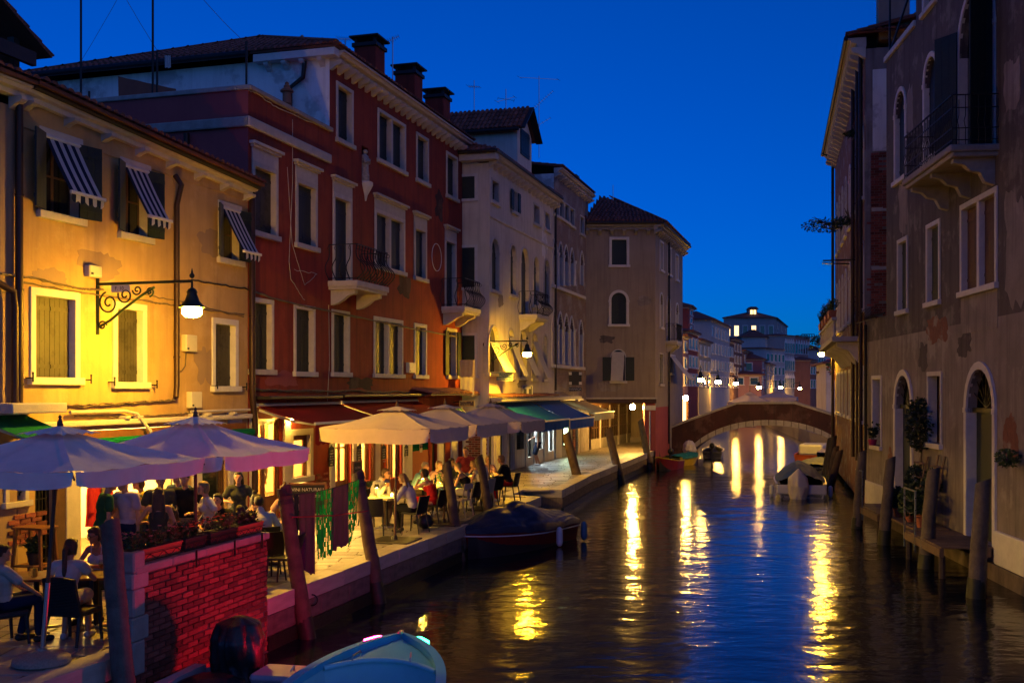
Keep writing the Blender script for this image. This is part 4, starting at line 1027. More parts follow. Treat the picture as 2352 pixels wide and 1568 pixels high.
# attic dormer
ds0, ds1 = BW.s(zx('A7', 535), -.35), BW.s(zx('A7', 637), -.35); zdt = BW.z(zx('A7', 595), zy('A7', 330), -.35); zde = BW.z(zx('A7', 535), zy('A7', 455), -.35)
dm = (ds0 + ds1) / 2; mb = MB(); dep = 7.0
mb.add([(ds0, .35, 11.6), (ds1, .35, 11.6), (ds1, .35, zde), (dm, .35, zdt - .2), (ds0, .35, zde), (ds0, dep, 11.6), (ds1, dep, 11.6), (ds1, dep, zde), (dm, dep, zdt - .2), (ds0, dep, zde)],
       [(0, 1, 2, 3, 4), (0, 4, 9, 5), (1, 6, 7, 2), (5, 9, 8, 7, 6)])
dor = mb.build('dormer', 'beige_plaster', bei)
o = (ds0 + .45, ds1 - .45, BW.z(zx('A7', 570), zy('A7', 655), -.35), BW.z(zx('A7', 570), zy('A7', 470), -.35))
dw = leaf(o[0], o[1], o[2], o[3], .31).build('shutter', 'shutter_blue', dor)
roof_plane(bei, (ds0 - .25, .1, zde - .08), (ds0 - .25, dep, zde - .08), (dm, .1, zdt), (dm, dep, zdt), lim=150); roof_plane(bei, (ds1 + .3, .1, zde - .12), (ds1 + .3, dep, zde - .12), (dm, .1, zdt), (dm, dep, zdt), lim=10)
mb = MB(); 
for q, e in ((ds0 - .3, zde - .1), (ds1 + .35, zde - .14)): mb.bar((q, .08, e), (dm, .08, zdt + .02), .06, .3, (0, 1, 0))
mb.build('barge_board', 'gutter', dor); gutter(bei, (ds0 - .3, .2, zde - .12), (ds0 - .3, dep, zde - .12), .08)
roof_plane(bei, (-.4, -.35, 12.07), (ds0 - .05, -.35, 12.07), (1.2, 3.0, 13.2), (ds0 - .05, 3.0, 13.2), lim=60); roof_plane(bei, (-.42, 9, 12.07), (-.42, -.35, 12.07), (2.5, 5, 13.2), (1.2, 3.0, 13.2), lim=120)
roof_plane(bei, (ds1 + .05, -.35, 12.07), (SB1, -.35, 12.07), (ds1 + .05, 4, 12.75), (SB1, 4, 12.75), lim=60)
gutter(bei, (-.45, -.4, 12.1), (SB1, -.4, 12.1), .06); gutter(bei, (-.47, -.4, 12.1), (-.47, 7, 12.1), .08)
cable_run(bei, BW, [(1125, 905), (1180, 903), (1270, 915)], .014, 3, seed=31); cable_run(bei, BW, [(1240, 620), (1237, 720)], .008, 1, 'white_cable', seed=32)
downpipe(bei, [(SB1 - .1, -.1, 11.7), (SB1 - .1, -.1, 3.2)], .05, 'gutter')
# ground floor of the beige palace
lz = BW.z(1160, 912); mb = MB(); mb.bbox(-.2, SB1 + 3.4, -.55, .02, lz - .16, lz, .03); lg = mb.build('stone_ledge', 'stone', bei); mt = []
for i in range(40): mt.append(Matrix.Translation((-.1 + i * .22, -.6, lz + .005)) @ Matrix.Rotation(radians(10), 4, 'X') @ Matrix.Rotation(R.uniform(-.08, .08), 4, 'Z') @ Matrix.Diagonal((1.1, 1.4, 1, 1)))
pieces('roof_tile', TILE, mt, lg)
MB().bbox(-.1, SB1, -.06, .0, 2.5, lz - .17, .02).build('fascia', 'dark_wood', bei)
for i, o in enumerate(BG[:3]): MB().box(o[0], o[1], .12, .16, o[2], o[3]).build('door', 'shutter', bei)
a, b, c, d = BG[3][:4]; gw = MB().box(a, b, .18, .2, c, d).build('pane', 'dark_glass', bei); mb = MB()
for i in range(9): s = a + (b - a) * i / 8; mb.bar((s, .05, c), (s, .05, d), .022)
for z in (c + .3, d - .3): mb.bar((a, .05, z), (b, .05, z), .03, .015)
mb.build('window_grille', 'iron', gw)
rm = room(bei, BG[4][0] - .3, SB1 - .02, .2, 2.6, 0, 2.65, 'sign_white', 'grey_stone', 'tobacco_shop')
for i in range(5):
    s = BG[4][0] + .1 + i * .8; MB().box(s, s + .5, .6, .72, 2.52, 2.58).build('strip_lamp', 'bulb_white', bei)
mb = MB(); mb.box(BG[4][0] + .1, BG[4][0] + .28, .5, .7, .4, 2.2); mb.build('display_rack', 'cloth_red', bei)
glazed(bei, BG[4][0], BG[4][1], BG[4][2], BG[4][3], .12, 1, 'gutter', 1, 0); glazed(bei, BG[5][0], BG[5][1], BG[5][2], BG[5][3], .12, 1, 'gutter', 1, .25); glazed(bei, *BG[6][:4], .12, 1, 'gutter', 1, 0)
for x0, x1 in ((560, 610), (735, 790), (868, 905), (975, 1002), (1118, 1146), (1222, 1236), (1358, 1405), (1506, 1580)): MB().bbox(BW.s(zx('C5', x0)), BW.s(zx('C5', x1)), -.05, .02, 0, 2.5, .012).build('pilaster', 'stone', bei)
# bricks laid bare on the side wall by the last table
mtx = []; z = .15; j = 0
while z < 2.35:
    yq = .2 + (j % 2) * .12
    while yq < .86: mtx.append((yq, z)); yq += .25
    z += .085; j += 1
for yq, z in mtx: o = link('brick', unit_b, bei); o.location = (-.004, yq, z); o.scale = (.05, .23, .07)

# ------------------------------------------------------------------ brick palace
SB2 = BW.s(1351)
bri = fthing(BW, 'brick_palace', 'bare brick gothic palace with rows of pointed arches', 'house')
def brick_material():
    m = bpy.data.materials.new('brick_face'); m.use_nodes = True; n = m.node_tree; N = n.nodes; L = n.links; b = N['Principled BSDF']; b.inputs['Roughness'].default_value = .9
    tc = N.new('ShaderNodeTexCoord'); sx = N.new('ShaderNodeSeparateXYZ'); cx = N.new('ShaderNodeCombineXYZ'); L.new(tc.outputs['Object'], sx.inputs[0])
    ad = N.new('ShaderNodeMath'); ad.operation = 'ADD'; L.new(sx.outputs[0], ad.inputs[0]); L.new(sx.outputs[1], ad.inputs[1])
    L.new(ad.outputs[0], cx.inputs[0]); L.new(sx.outputs[2], cx.inputs[1])
    t = N.new('ShaderNodeTexBrick'); L.new(cx.outputs[0], t.inputs[0]); t.inputs['Scale'].default_value = 1.0; t.inputs['Brick Width'].default_value = .26; t.inputs['Row Height'].default_value = .075; t.inputs['Mortar Size'].default_value = .009
    t.inputs['Color1'].default_value = (.26, .17, .14, 1); t.inputs['Color2'].default_value = (.19, .13, .11, 1); t.inputs['Mortar'].default_value = (.26, .22, .19, 1)
    nz = N.new('ShaderNodeTexNoise'); nz.inputs['Scale'].default_value = 1.1; nz.inputs['Detail'].default_value = 8; L.new(tc.outputs['Object'], nz.inputs[0])
    rp = N.new('ShaderNodeMapRange'); rp.inputs[1].default_value = .5; rp.inputs[2].default_value = .66; L.new(nz.outputs[0], rp.inputs[0])
    mx = N.new('ShaderNodeMix'); mx.data_type = 'RGBA'; L.new(rp.outputs[0], mx.inputs[0]); L.new(t.outputs[0], mx.inputs[6]); mx.inputs[7].default_value = (.32, .29, .27, 1); L.new(mx.outputs[2], b.inputs[0])
    bp = N.new('ShaderNodeBump'); bp.inputs['Strength'].default_value = .7; bp.inputs['Distance'].default_value = .02; L.new(t.outputs['Fac'], bp.inputs['Height']); bp.invert = True; L.new(bp.outputs[0], b.inputs['Normal']); M['brick_face'] = m
brick_material()
def gothic(k, xs, yt, yb, kb=None, dy=0, w=None): return [op(BW, k, a, yt + dy * i, yb, b, kb, 2, True) for i, (a, b) in enumerate(xs)]
BRT = [op(BW, 'A7', a, y, y + 120, b) for a, b, y in ((797, 832, 950), (838, 868, 975), (875, 906, 1000), (912, 942, 1030), (985, 1012, 1090))]
BR2 = gothic('A7', ((788, 818), (830, 858), (868, 898), (912, 938), (985, 1008)), 1262, 130, 'A8', 22)
BR1 = [op(BW, 'A8', a, y, 710 + 6 * i, b, None, 2, True) for i, (a, b, y) in enumerate(((803, 838, 325), (846, 880, 340), (890, 925, 355), (932, 960, 372), (1002, 1028, 400)))]
ZBR = 13.3
house_wall(bri, SB1 + .003, SB2, 2.9, ZBR, BRT + BR2 + BR1, 'brick_face', 8, zbody=2.9)
MB().poly([(SB1 + .002, .02, 11.6), (SB1 + .002, 8, 11.6), (SB1 + .002, 8, ZBR), (SB1 + .002, .02, ZBR)]).build('side_wall', 'white_plaster', bri)
cornice(bri, SB1, SB2 + .1, ZBR + .25, 'stone', .4, .22, .5, .13, .2)
roof_plane(bri, (SB1, -.35, ZBR + .28), (SB2, -.35, ZBR + .28), (SB1, 4, 14.2), (SB2, 4, 14.2), lim=40)
chimney(bri, BW.s(1316, -.8), .9, .5, ZBR, ZBR + 1.0, 'white_plaster')
for o in BRT: window(bri, o, 'closed', 'shutter', 'stone', .07)
for o in BR2 + BR1: window(bri, o, 'pane', 'shutter', 'white_stone', .10, sill=False)
for row in (BR2, BR1):
    a, b = row[0][0] - .2, row[-1][1] + .2; z = min(o[2] for o in row); MB().bbox(a, b, -.12, .02, z - .16, z - .003, .02).build('sill_course', 'white_stone', bri)
    for i in range(4):
        o, p = row[i], row[min(i + 1, 4)]; sp = arcpts(*o[:4], 2)[0]; s = o[1] + .06 if i < 3 else o[1] + .1
        MB().lathe([(.07, o[2]), (.085, o[2] + .03), (.06, o[2] + .1), (.055, sp - .2), (.08, sp - .12), (.1, sp - .05), (.1, sp)], (s, -.06, 0), 12).build('column', 'white_stone', bri, smooth=40)
# shop fronts under the brick palace and the covered passage behind
PA = Frame(4.0, 57.2, .36, 1.0)
pas = fthing(PA, 'shop_row', 'row of old glazed wooden shop fronts under the covered passage', 'shop front')
house_wall(pas, -.2, 16.5, 0, 2.62, [], 'grey_plaster', 3)
for i in range(5):
    a = .5 + i * 2.1; x = MB().bbox(a, a + 1.6, -.12, -.003, 0, .55, .01).build('stall_riser', 'grey_stone', pas); glazed(pas, a, a + 1.6, .55, 2.35, -.12, 3, 'dark_wood', 3, 0, 'dark_glass')
    MB().bbox(a + 1.68, a + 1.98, -.14, 0, 0, 2.5, .012).build('pilaster', 'stone', pas)
MB().box(-.2, 12, -.18, 0, 2.36, 2.6).build('sign_board', 'sign_brown', pas)
MB().box(10.2, 10.5, -.06, 0, .05, 2.3).build('lit_doorway', 'window_lit', pas)
bst = MB().bbox(BW.s(1273) + .1, SB2, -.03, .6, 0, 2.9, .01).build('ground_floor_wall', 'worn_plaster', bri)
sw_ = MB().bbox(BW.s(zx('C5', 1596)), BW.s(zx('C5', 1652)), -.07, -.031, .5, 2.35, .01).build('shop_window', 'gutter', bri); MB().box(BW.s(zx('C5', 1600)), BW.s(zx('C5', 1648)), -.08, -.071, .58, 2.27).build('lit_pane', 'panel_green', sw_)
r_ = random.Random(2); z = .02; j = 0
for x0, x1, nm in ((0, 1, 'a'), (1, 2, 'b')):
    s = BW.s(zx('C5', 1720)) + x0 * .55; z = 0
    while z < 2.35:
        h = r_.uniform(.22, .55) if x0 else .09; w = r_.uniform(.4, .5)
        o = link('wall_stone' if x0 else 'brick', unit_b if not x0 else unit, bri)
        if x0: o.matrix_local = Matrix.Translation((s + w / 2, -.08, z + h)) @ Matrix.Diagonal((w, .2, h - .02, 1))
        else:
            o.location = (s + .13, -.05, z + .045); o.scale = (.24, .06, .075); p = link('brick', unit_b, bri); p.location = (s + .39, -.05, z + .045); p.scale = (.22, .06, .075)
        z += h
aw = [('teal_awning', 'faded teal awning nearest the beige palace lamp, over the dark doors', 'awning_teal', 1140, 1215, 918, 1.7, .75, .38), ('blue_awning', 'bright royal blue awning with zigzag valance over the lit tobacco shop', 'awning_blue', 1218, 1280, 915, 1.7, .8, .42), ('tan_awning', 'sand coloured awning at the far end of the shop row', 'awning_tan', 1286, 1338, 915, 1.6, .6, .35)]
for nm, lb, cm, xa, xb, y, ou, dr, va in aw: awning(BW, nm, lb, 'awning', BW.s(xa), BW.s(xb), BW.z(xa, y) - .1, ou, dr, va, cm, group='shop awnings', scallop=.16)

# ------------------------------------------------------------------ grey house at the foot of the bridge
gre = fthing(GF, 'grey_house', 'grey-brown corner house above the passage at the foot of the bridge', 'house')
WG = GF.s(1505); ZG = 11.72; zl = GF.z(1420, 916)
def opg(fr, k, xl, yt, yb, xr, arch=0): 
    return op(fr, k, xl, yt, yb, xr, None, arch, bool(arch))
G1 = opg(GF, 'A7', 1212, 1258, 1440, 1320); G2 = opg(GF, 'A8', 1240, 190, 422, 1350, 1); G3 = opg(GF, 'A8', 1240, 612, 838, 1342, 1)
gs0 = GF.s(1345)
mb = MB(); skin(mb, gs0, WG, zl, ZG, [G1, G2, G3]); mb.build('wall', 'grey_plaster', gre, recalc=False)
mb = MB(); body(mb, gs0, WG - .1, .4, 5, zl, ZG); mb.build('inner_core', 'interior', gre)
MB().bbox(gs0, WG + .05, -.12, .3, zl - .22, zl, .02).build('lintel_beam', 'dark_wood', gre); MB().bbox(gs0, WG + .08, -.2, .02, zl, zl + .08, .02).build('string_course', 'stone', gre)
MB().poly([(gs0, 0.02, zl - .1), (WG, .02, zl - .1), (WG + 4.4, 14, zl - .1), (gs0 + 3, 14, zl - .1)]).build('passage_ceiling', 'dark_wood', gre)
window(gre, G1, 'closed', 'shutter', 'white_stone', .13); window(gre, G2, 'closed', 'shutter', 'white_stone', .14); window(gre, G3, 'open', 'shutter', 'white_stone', .05, open_w=.42)
cornice(gre, gs0, WG + .35, 11.95, 'grey_stone', .4, .3, .62, .16, .25); MB().tube([(gs0, -.42, 11.98), (WG + .4, -.42, 11.98)], .09, 10).build('gutter', 'gutter', gre, smooth=50)
pier = MB().bbox(GF.s(1481), WG, -.02, .75, 0, zl - .225, .02).build('pier', 'pink_plaster', gre); MB().bbox(GF.s(1480), WG + .02, -.05, .78, 2.15, 2.4, .02).build('pier_capital', 'white_stone', pier)
MB().tube([(GF.s(1492), -.12, .05), (GF.s(1492), -.12, 2.1)], .045, 10).build('pipe', 'steel', gre, smooth=60)
rows = []
for j in range(10):
    t = j / 9; rows.append([(G3[0] + .04 + (G3[1] - G3[0] - .08) * k / 6 - .12 * t, -.05 - .4 * t, G3[3] - .1 - (G3[3] - G3[2] - .1) * t) for k in range(7)])
c = MB().sheet(rows).build('window_blind', 'canvas_white', None, smooth=180, recalc=False); c.location = (GF.o.x, GF.o.y, 0); tag(c, 'white blind with a thin border line hanging from the arched window of the grey house', 'blind')
# canal side of the grey house, its own frame
gcs = fthing(GR, 'canal_side_wall', 'shaded canal front of the grey corner house above the bridge', 'house'); LG = GR.s(1568)
gw_ = [op(GR, 'A7', 1558, 1275, 1470, 1580), op(GR, 'A7', 1612, 1312, 1500, 1637), op(GR, 'A7', 1670, 1368, 1540, 1688), op(GR, 'A8', 1597, 200, 440, 1617, None, 1, True), op(GR, 'A8', 1648, 225, 545, 1672, None, 1, True), op(GR, 'A8', 1713, 275, 430, 1731, None, 1, True), op(GR, 'A8', 1592, 640, 860, 1618), op(GR, 'A8', 1660, 650, 780, 1690)]
house_wall(gcs, .003, LG, -1.6, ZG, gw_, 'grey_plaster', 4.5, ends=False, ybody=.35, zbody=zl)
MB().poly([(LG, 0, -1.6), (LG, 4.5, -1.6), (LG, 4.5, ZG), (LG, 0, ZG)]).build('side_wall', 'grey_plaster', gcs)
MB().bbox(-.02, 4.5, -.02, .0, -1.6, 2.3, .01).build('base_render', 'pink_plaster', gcs)
for o in gw_[:6]: window(gcs, o, 'closed', 'shutter', 'white_stone', .1, sill=True)
for o in gw_[6:]: window(gcs, o, 'closed', 'shutter', 'stone', .06)
cornice(gcs, -.35, LG + .2, 11.95, 'grey_stone', .4, .3, .6, .16, .25); MB().tube([(-.4, -.42, 11.98), (LG + .2, -.42, 11.98)], .09, 10).build('gutter', 'gutter', gcs, smooth=50)
o = gw_[4]; iron_balcony(gcs, o[0] - .3, o[1] + .3, o[2], .6, .95, .02, bars=9); downpipe(gcs, [(GR.s(1533), -.1, 11.6), (GR.s(1533), -.1, .2)], .055, 'gutter')
o = gw_[7]; awning(GR, 'canal_blind', 'pale sun blind sloping out of the canal side of the grey house', 'awning', o[0], o[1] + .6, o[3], 1.1, 1.3, .1, 'canvas_white', arms=False)
# hipped roof over both
def merge(src, dst):
    """hand the parts of src over to dst, keeping them where they stand"""
    ms = Matrix.LocRotScale(src.location, src.rotation_euler, src.scale); md = Matrix.LocRotScale(dst.location, dst.rotation_euler, dst.scale)
    off = md.inverted() @ ms
    for c in list(src.children):
        ml = Matrix.LocRotScale(c.location, c.rotation_euler, c.scale); c.parent = dst; c.matrix_local = off @ ml
    bpy.data.objects.remove(src)
merge(gcs, gre)
G0 = Vector((GF.o.x, GF.o.y, 0))
P = [GF.w(gs0, .4, 12.0) - G0, GF.w(WG + .45, .4, 12.0) - G0, GR.w(LG, .4, 12.0) - G0, Vector((GF.w(gs0, 0, 0).x + 2.2, 65.5, 12.0)) - G0]
ap = Vector((5.2, 60.8, 14.15)) - G0; apb = Vector((6.5, 62.5, 14.1)) - G0
roof_plane(gre, P[0], P[1], ap, ap, lim=300); roof_plane(gre, P[1], P[2], ap, apb, lim=60); roof_plane(gre, P[3], P[0], ap, ap, lim=40)

# ------------------------------------------------------------------ dark house on the right bank
drk = fthing(RW, 'dark_house', 'dark weathered house on the right with white stone arches and iron balcony', 'house')
SR0, SRU, SRT, SR1 = 0.0, RW.s(2036), RW.s(2104), RW.s(2352) + 6
def orr(k, xl, yt, yb, xr, arch=0): return op(RW, k, xl, yt, yb, xr, None, arch, bool(arch))
RA = [orr('B2', 850, 770, 1530, 930, 1), orr('B2', 1095, 480, 1352, 1195, 1)]
big = (RW.s(zx('B2', 1385)), RW.s(zx('B2', 1672)), RW.z(zx('B2', 1672), zy('B2', 1235)), RW.z(zx('B2', 1530), zy('B2', -130)), 1)
RR = [orr('B3', 875, 615, 1180, 945), orr('B3', 1120, 490, 1110, 1215)]; RD = orr('B3', 1410, 330, 1020, 1690)
RTop = (RW.s(zx('B2', 1090)), RW.s(zx('B2', 1183)), RW.z(zx('B2', 1090), zy('B2', 110)), RW.z(zx('B2', 1090), zy('B2', 110)) + 1.3)
RL = [orr('B4', 462, 190, 575, 508), orr('B4', 790, 172, 560, 860)]
RDo = [orr('B4', 597, 168, 840, 688, 1), orr('B4', 1018, 130, 1110, 1172, 1)]
RDo = [(o[0], o[1], max(o[2], -.15), o[3], 1) for o in RDo]
ZTOP, ZL = 17.5, 5.45
allo = RA + [big] + RR + [RD] + [RTop] + RL + RDo
mb = MB()
ZM = 4.75; up_ = [o for o in allo if o[2] > ZM]; dn_ = [o for o in allo if o[3] < ZM]
skin(mb, SR0, SRU, ZM, ZL, []); skin(mb, SRU, SRT, ZM, 13.0, [o for o in up_ if o[0] > SRU and o[1] < SRT]); skin(mb, SRT, SR1, ZM, ZTOP, [o for o in up_ if o[0] > SRT])
ml = MB(); skin(ml, SR0, SR1, -.45, ZM, dn_); ml.build('lower_wall', 'worn_plaster', drk, recalc=False)
span = [o for o in allo if o[0] < SRT < o[1] or o[0] < SRU < o[1]]
for s, z0, z1 in ((SR0, -.45, ZL), (SRU, ZL, 13), (SRT, 13, ZTOP)): mb.poly([(s, 0, z0), (s, 8, z0), (s, 8, z1), (s, 0, z1)])
mb.poly([(SR0, 0, ZL), (SRU, 0, ZL), (SRU, 8, ZL), (SR0, 8, ZL)]); mb.poly([(SRU, 0, 13), (SRT, 0, 13), (SRT, 8, 13), (SRU, 8, 13)])
mb.build('wall', 'dark_plaster', drk, recalc=False)
MB().box(SR0 + .1, SR1, .45, 7.9, -.4, 5.3).build('inner_core', 'interior', drk); MB().box(SRU + .1, SR1, .45, 7.9, 5.3, 12.9).build('inner_core', 'interior', drk); MB().box(SRT + .1, SR1, .45, 7.9, 12.9, ZTOP - .1).build('inner_core', 'interior', drk)
MB().bbox(SRU - .05, SRT, -.08, .35, 13.003, 13.16, .02).build('parapet_coping', 'white_stone', drk)
mb = MB(); q = RW
pts = [(SRU, .1, 13.2), (SRU, .1, 15.0), (SRT + .2, .1, 15.0)]; mb.bar(pts[0], pts[1], .05); mb.bar(pts[1], pts[2], .05); mb.bar((SRU, .1, 15.0), (SRU, 2.5, 16.2), .05); mb.bar((SRU + .05, .1, 13.3), (SRT, .1, 14.7), .05); mb.build('roof_frame', 'iron', drk)
for o in RA: window(drk, o, 'closed', 'shutter_blue', 'white_stone', .13, rec=.11)
window(drk, RTop, 'closed', 'shutter', 'white_stone', .13)
for o in RR: window(drk, o, 'closed', 'shutter', 'white_stone', .11, rec=.10)
wd = window(drk, RD, 'closed', 'shutter_brown', 'white_stone', .12, mull=True, rec=.11)
w = surround(big, .14).build('window', 'white_stone', drk); sp = arcpts(*big[:4], 1)[0]
MB().box(big[0], big[1], .18, .2, big[2], big[3]).build('pane', 'dark_glass', w)
for x, ang in ((big[0], 180 + 35), (big[1], -62)):
    l = leaf(0, .62, big[2], sp + .5, 0, boards=3).build('shutter', 'shutter', w); l.location = (x, -.05, 0); l.rotation_euler = (0, 0, radians(ang))
# straight iron balcony on stone consoles
bz = big[2]; b0, b1, bo = RW.s(zx('B2', 1250)), big[1] + .35, 1.0
mb = MB(); mb.bbox(b0, b1, -bo, .03, bz - .14, bz, .03); mb.bbox(b0 + .06, b1 - .06, -bo + .06, .03, bz - .24, bz - .142, .03); bl = mb.build('balcony', 'grey_stone', drk)
for s in (b0 + .25, (b0 + b1) / 2 - .08, b1 - .45):
    pr = [(.02, -.242), (-bo * .85, -.242), (-bo * .85, -.33), (-bo * .62, -.38), (-bo * .5, -.5), (-bo * .3, -.55), (-bo * .2, -.75), (.02, -.82)]
    MB().prism([(s, y, bz + z) for y, z in pr], (.18, 0, 0)).build('console', 'grey_stone', bl)
mb = MB(); c4 = [(b0 + .05, .0), (b0 + .05, -bo + .06), (b1 - .05, -bo + .06), (b1 - .05, 0)]
for z, t in ((1.05, .045), (.78, .02), (.35, .02), (.10, .02)):
    for i in range(3): mb.bar((*c4[i], bz + z), (*c4[i + 1], bz + z), t, .02)
for i in range(3):
    a, b = Vector((*c4[i], bz)), Vector((*c4[i + 1], bz)); n = int((b - a).length / .12)
    for k in range(n + 1): p = a.lerp(b, k / n); mb.tube([p, p + Vector((0, 0, .35)), p + Vector((0, -.03, .5)), p + Vector((0, 0, .62)), p + Vector((0, 0, .95 if k % 2 else 1.04))], .009, 4)
stuff(mb.build('railing', 'iron', bl))
# doors, water-gate, plinth
for o in RL:
    w = window(drk, o, 'pane', 'shutter', 'white_stone', .11, rec=.16)
for o in RDo:
    w = surround(o, .17, .05).build('doorway', 'white_stone', drk); sp = arcpts(*o[:4], 1)[0]
    mb = MB(); mb.box(o[0], o[1], .19, .22, o[2], sp - .08); mb.build('door', 'shutter', w); MB().box(o[0] - .05, o[1] + .05, .1, .2, sp - .1, sp).build('transom', 'iron', w)
    mb = MB(); m = (o[0] + o[1]) / 2
    for k in range(1, 8): a = pi * k / 8; mb.bar((m, .12, sp), (m + cos(a) * (o[1] - o[0]) / 2, .12, sp + sin(a) * (o[1] - o[0]) / 2), .018)
    mb.build('fanlight_grille', 'iron', w)
mb = MB(); mb.bbox(RDo[1][1] + .18, SR1, -.08, .02, -.45, .25, .03); mb.build('plinth', 'white_stone', drk); MB().bbox(SR0, RDo[0][0] - .18, -.05, .02, -.45, .3, .03).build('plinth', 'white_stone', drk)
MB().box(SR0, SR1, -.12, .5, -2.6, -.452).build('foundation', 'quay_wall', drk)
MB().bbox(RD[0] - .1, RD[1] + .12, -.012, .0, RW.z(zx('B3', 1410), zy('B3', 1370)), RD[2] - .14, .01).build('plaster_patch', 'worn_plaster', drk)
downpipe(drk, [(.25, -.08, 5.3), (.25, -.08, 1.2)], .05, 'iron')
mb = MB(); z = ZL + .02
mb.bar((SR0, -.05, z + .05), (SRU, -.05, z + .05), .04); mb.bar((SR0, -.3, z - .1), (SRU, -.3, z - .1), .03)
for i in range(16): s = SR0 + (SRU - SR0) * i / 15; mb.tube([(s, -.05, z), (s, -.22, z + .1), (s, -.3, z + .28)], .009, 4)
mb.build('spiked_guard', 'iron', drk)

# ------------------------------------------------------------------ old palace beyond it
old = fthing(OW, 'old_palace', 'decayed old palace on the right with peeling plaster and bare brick corner', 'house')
LO = 17.81; ZO = 14.3
ow_ = []
for i, s in enumerate((1.6, 3.4, 5.6, 7.8, 10.2, 12.4, 14.6, 16.4)):
    for z0, z1 in ((2.2, 3.9), (5.9, 8.1), (9.6, 11.9)): ow_.append((s, s + .85, z0, z1, 1 if z0 > 5 else 0))
house_wall(old, 0, LO, -.6, ZO, ow_, 'brick_remains', 7, ends=False)
mb = MB(); mb.poly([(LO, 0, -.6), (LO, 7, -.6), (LO, 7, ZO), (LO, 0, ZO)]); mb.build('end_wall', 'worn_plaster', old); MB().poly([(0, 0, -.6), (0, 7, -.6), (0, 7, ZO), (0, 0, ZO)]).build('end_wall', 'worn_plaster', old)
for o in ow_: window(old, o, 'closed', 'shutter', 'white_stone', .12)
cornice(old, 0, LO + .1, ZO + .35, 'stone', .55, .3, .75, .22, .35)
gutter(old, (0, -.6, ZO + .38), (LO, -.6, ZO + .38), .08)
roof_plane(old, (0, -.55, ZO + .42), (LO + .2, -.55, ZO + .42), (0, 4, ZO + 1.4), (LO + .2, 4, ZO + 1.4), lim=60); roof_plane(old, (LO + .3, -.3, ZO + .42), (LO + .3, 5, ZO + .42), (LO - 2, 2, ZO + 1.4), (LO - 2, 5, ZO + 1.4), lim=40)
for s in (LO - .45, LO - 1.9, LO - 4.0, .15): downpipe(old, [(s, -.12, ZO + .1), (s, -.12, .8)], .07)
# bare brick corner that faces the camera: real bricks, with plaster remains
bc = MB(); y = LO; mtx = []; z = 5.55; j = 0
while z < 10.9:
    yy = .03 + (j % 2) * .11 - .11
    while yy < 2.2:
        if R.random() > .06: mtx.append((yy + .12, z, R.uniform(.0, .03)))
        yy += .25
    z += .083; j += 1
mts = [Matrix.Translation((LO + .004 + e * .4, a, z)) @ Matrix.Diagonal((.05 + e, .235, .068, 1)) for a, z, e in mtx if a > .05]
pieces('brick', unit_b, mts, old, 300, lambda m: -m.translation.y)
MB().bbox(LO - .02, LO + .035, -.02, .6, -.6, 5.5, .01).build('rendered_corner', 'dark_plaster', old); MB().bbox(LO - .02, LO + .05, -.03, .16, 5.5, 11, .01).build('plaster_edge', 'worn_plaster', old)
MB().bbox(LO - .02, LO + .03, .22, 1.2, 10.95, 13.6, .01).build('plaster_remains', 'white_plaster', old)
for z in (7.1, 9.0): MB().bbox(LO - .02, LO + .05, .18, 2, z, z + .12, .01).build('stone_band', 'stone', old)
chimney(old, LO - .6, .9, .95, ZO + .3, ZO + 2.1, 'grey_plaster')
mb = MB(); mb.box(4.2, 5.3, .2, 1.2, ZO + .2, ZO + 1.7); dmr = mb.build('roof_dormer', 'white_plaster', old); roof_plane(old, (5.5, -.1, ZO + 1.65), (5.5, 1.4, ZO + 1.65), (4.0, -.1, ZO + 2.2), (4.0, 1.4, ZO + 2.2), lim=20)
# stone balcony with flower boxes
mb = MB(); mb.bbox(6.0, 16.6, -1.0, .02, 4.85, 5.02, .02); bl = mb.build('balcony', 'stone', old)
for i in range(10): MB().prism([(6.4 + i * 1.05, y, 4.845 + z) for y, z in ((0, 0), (-.8, 0), (-.8, -.15), (-.4, -.3), (-.1, -.7), (0, -.7))], (.2, 0, 0)).build('console', 'white_stone', bl)
for i in range(28): s = 6.2 + i * .375; MB().lathe([(.06, 0), (.05, .04), (.035, .1), (.07, .25), (.035, .42), (.05, .5), (.06, .55)], (s, -.9, 5.02), 8).build('baluster', 'stone', bl, smooth=50)
MB().bbox(6.05, 16.5, -1.0, -.8, 5.57, 5.68, .02).build('balcony_rail', 'stone', bl)
mb = MB(); mb.tube([(LO - 3, -.1, 7.8), (LO - 3, -1.2, 7.8)], .03, 6); mb.build('iron_bar', 'iron', old)
MB().tube([(LO - 6, -.1, 8.0), (LO - 6, -1.1, 8.05)], .03, 6).build('iron_bar', 'iron', old)
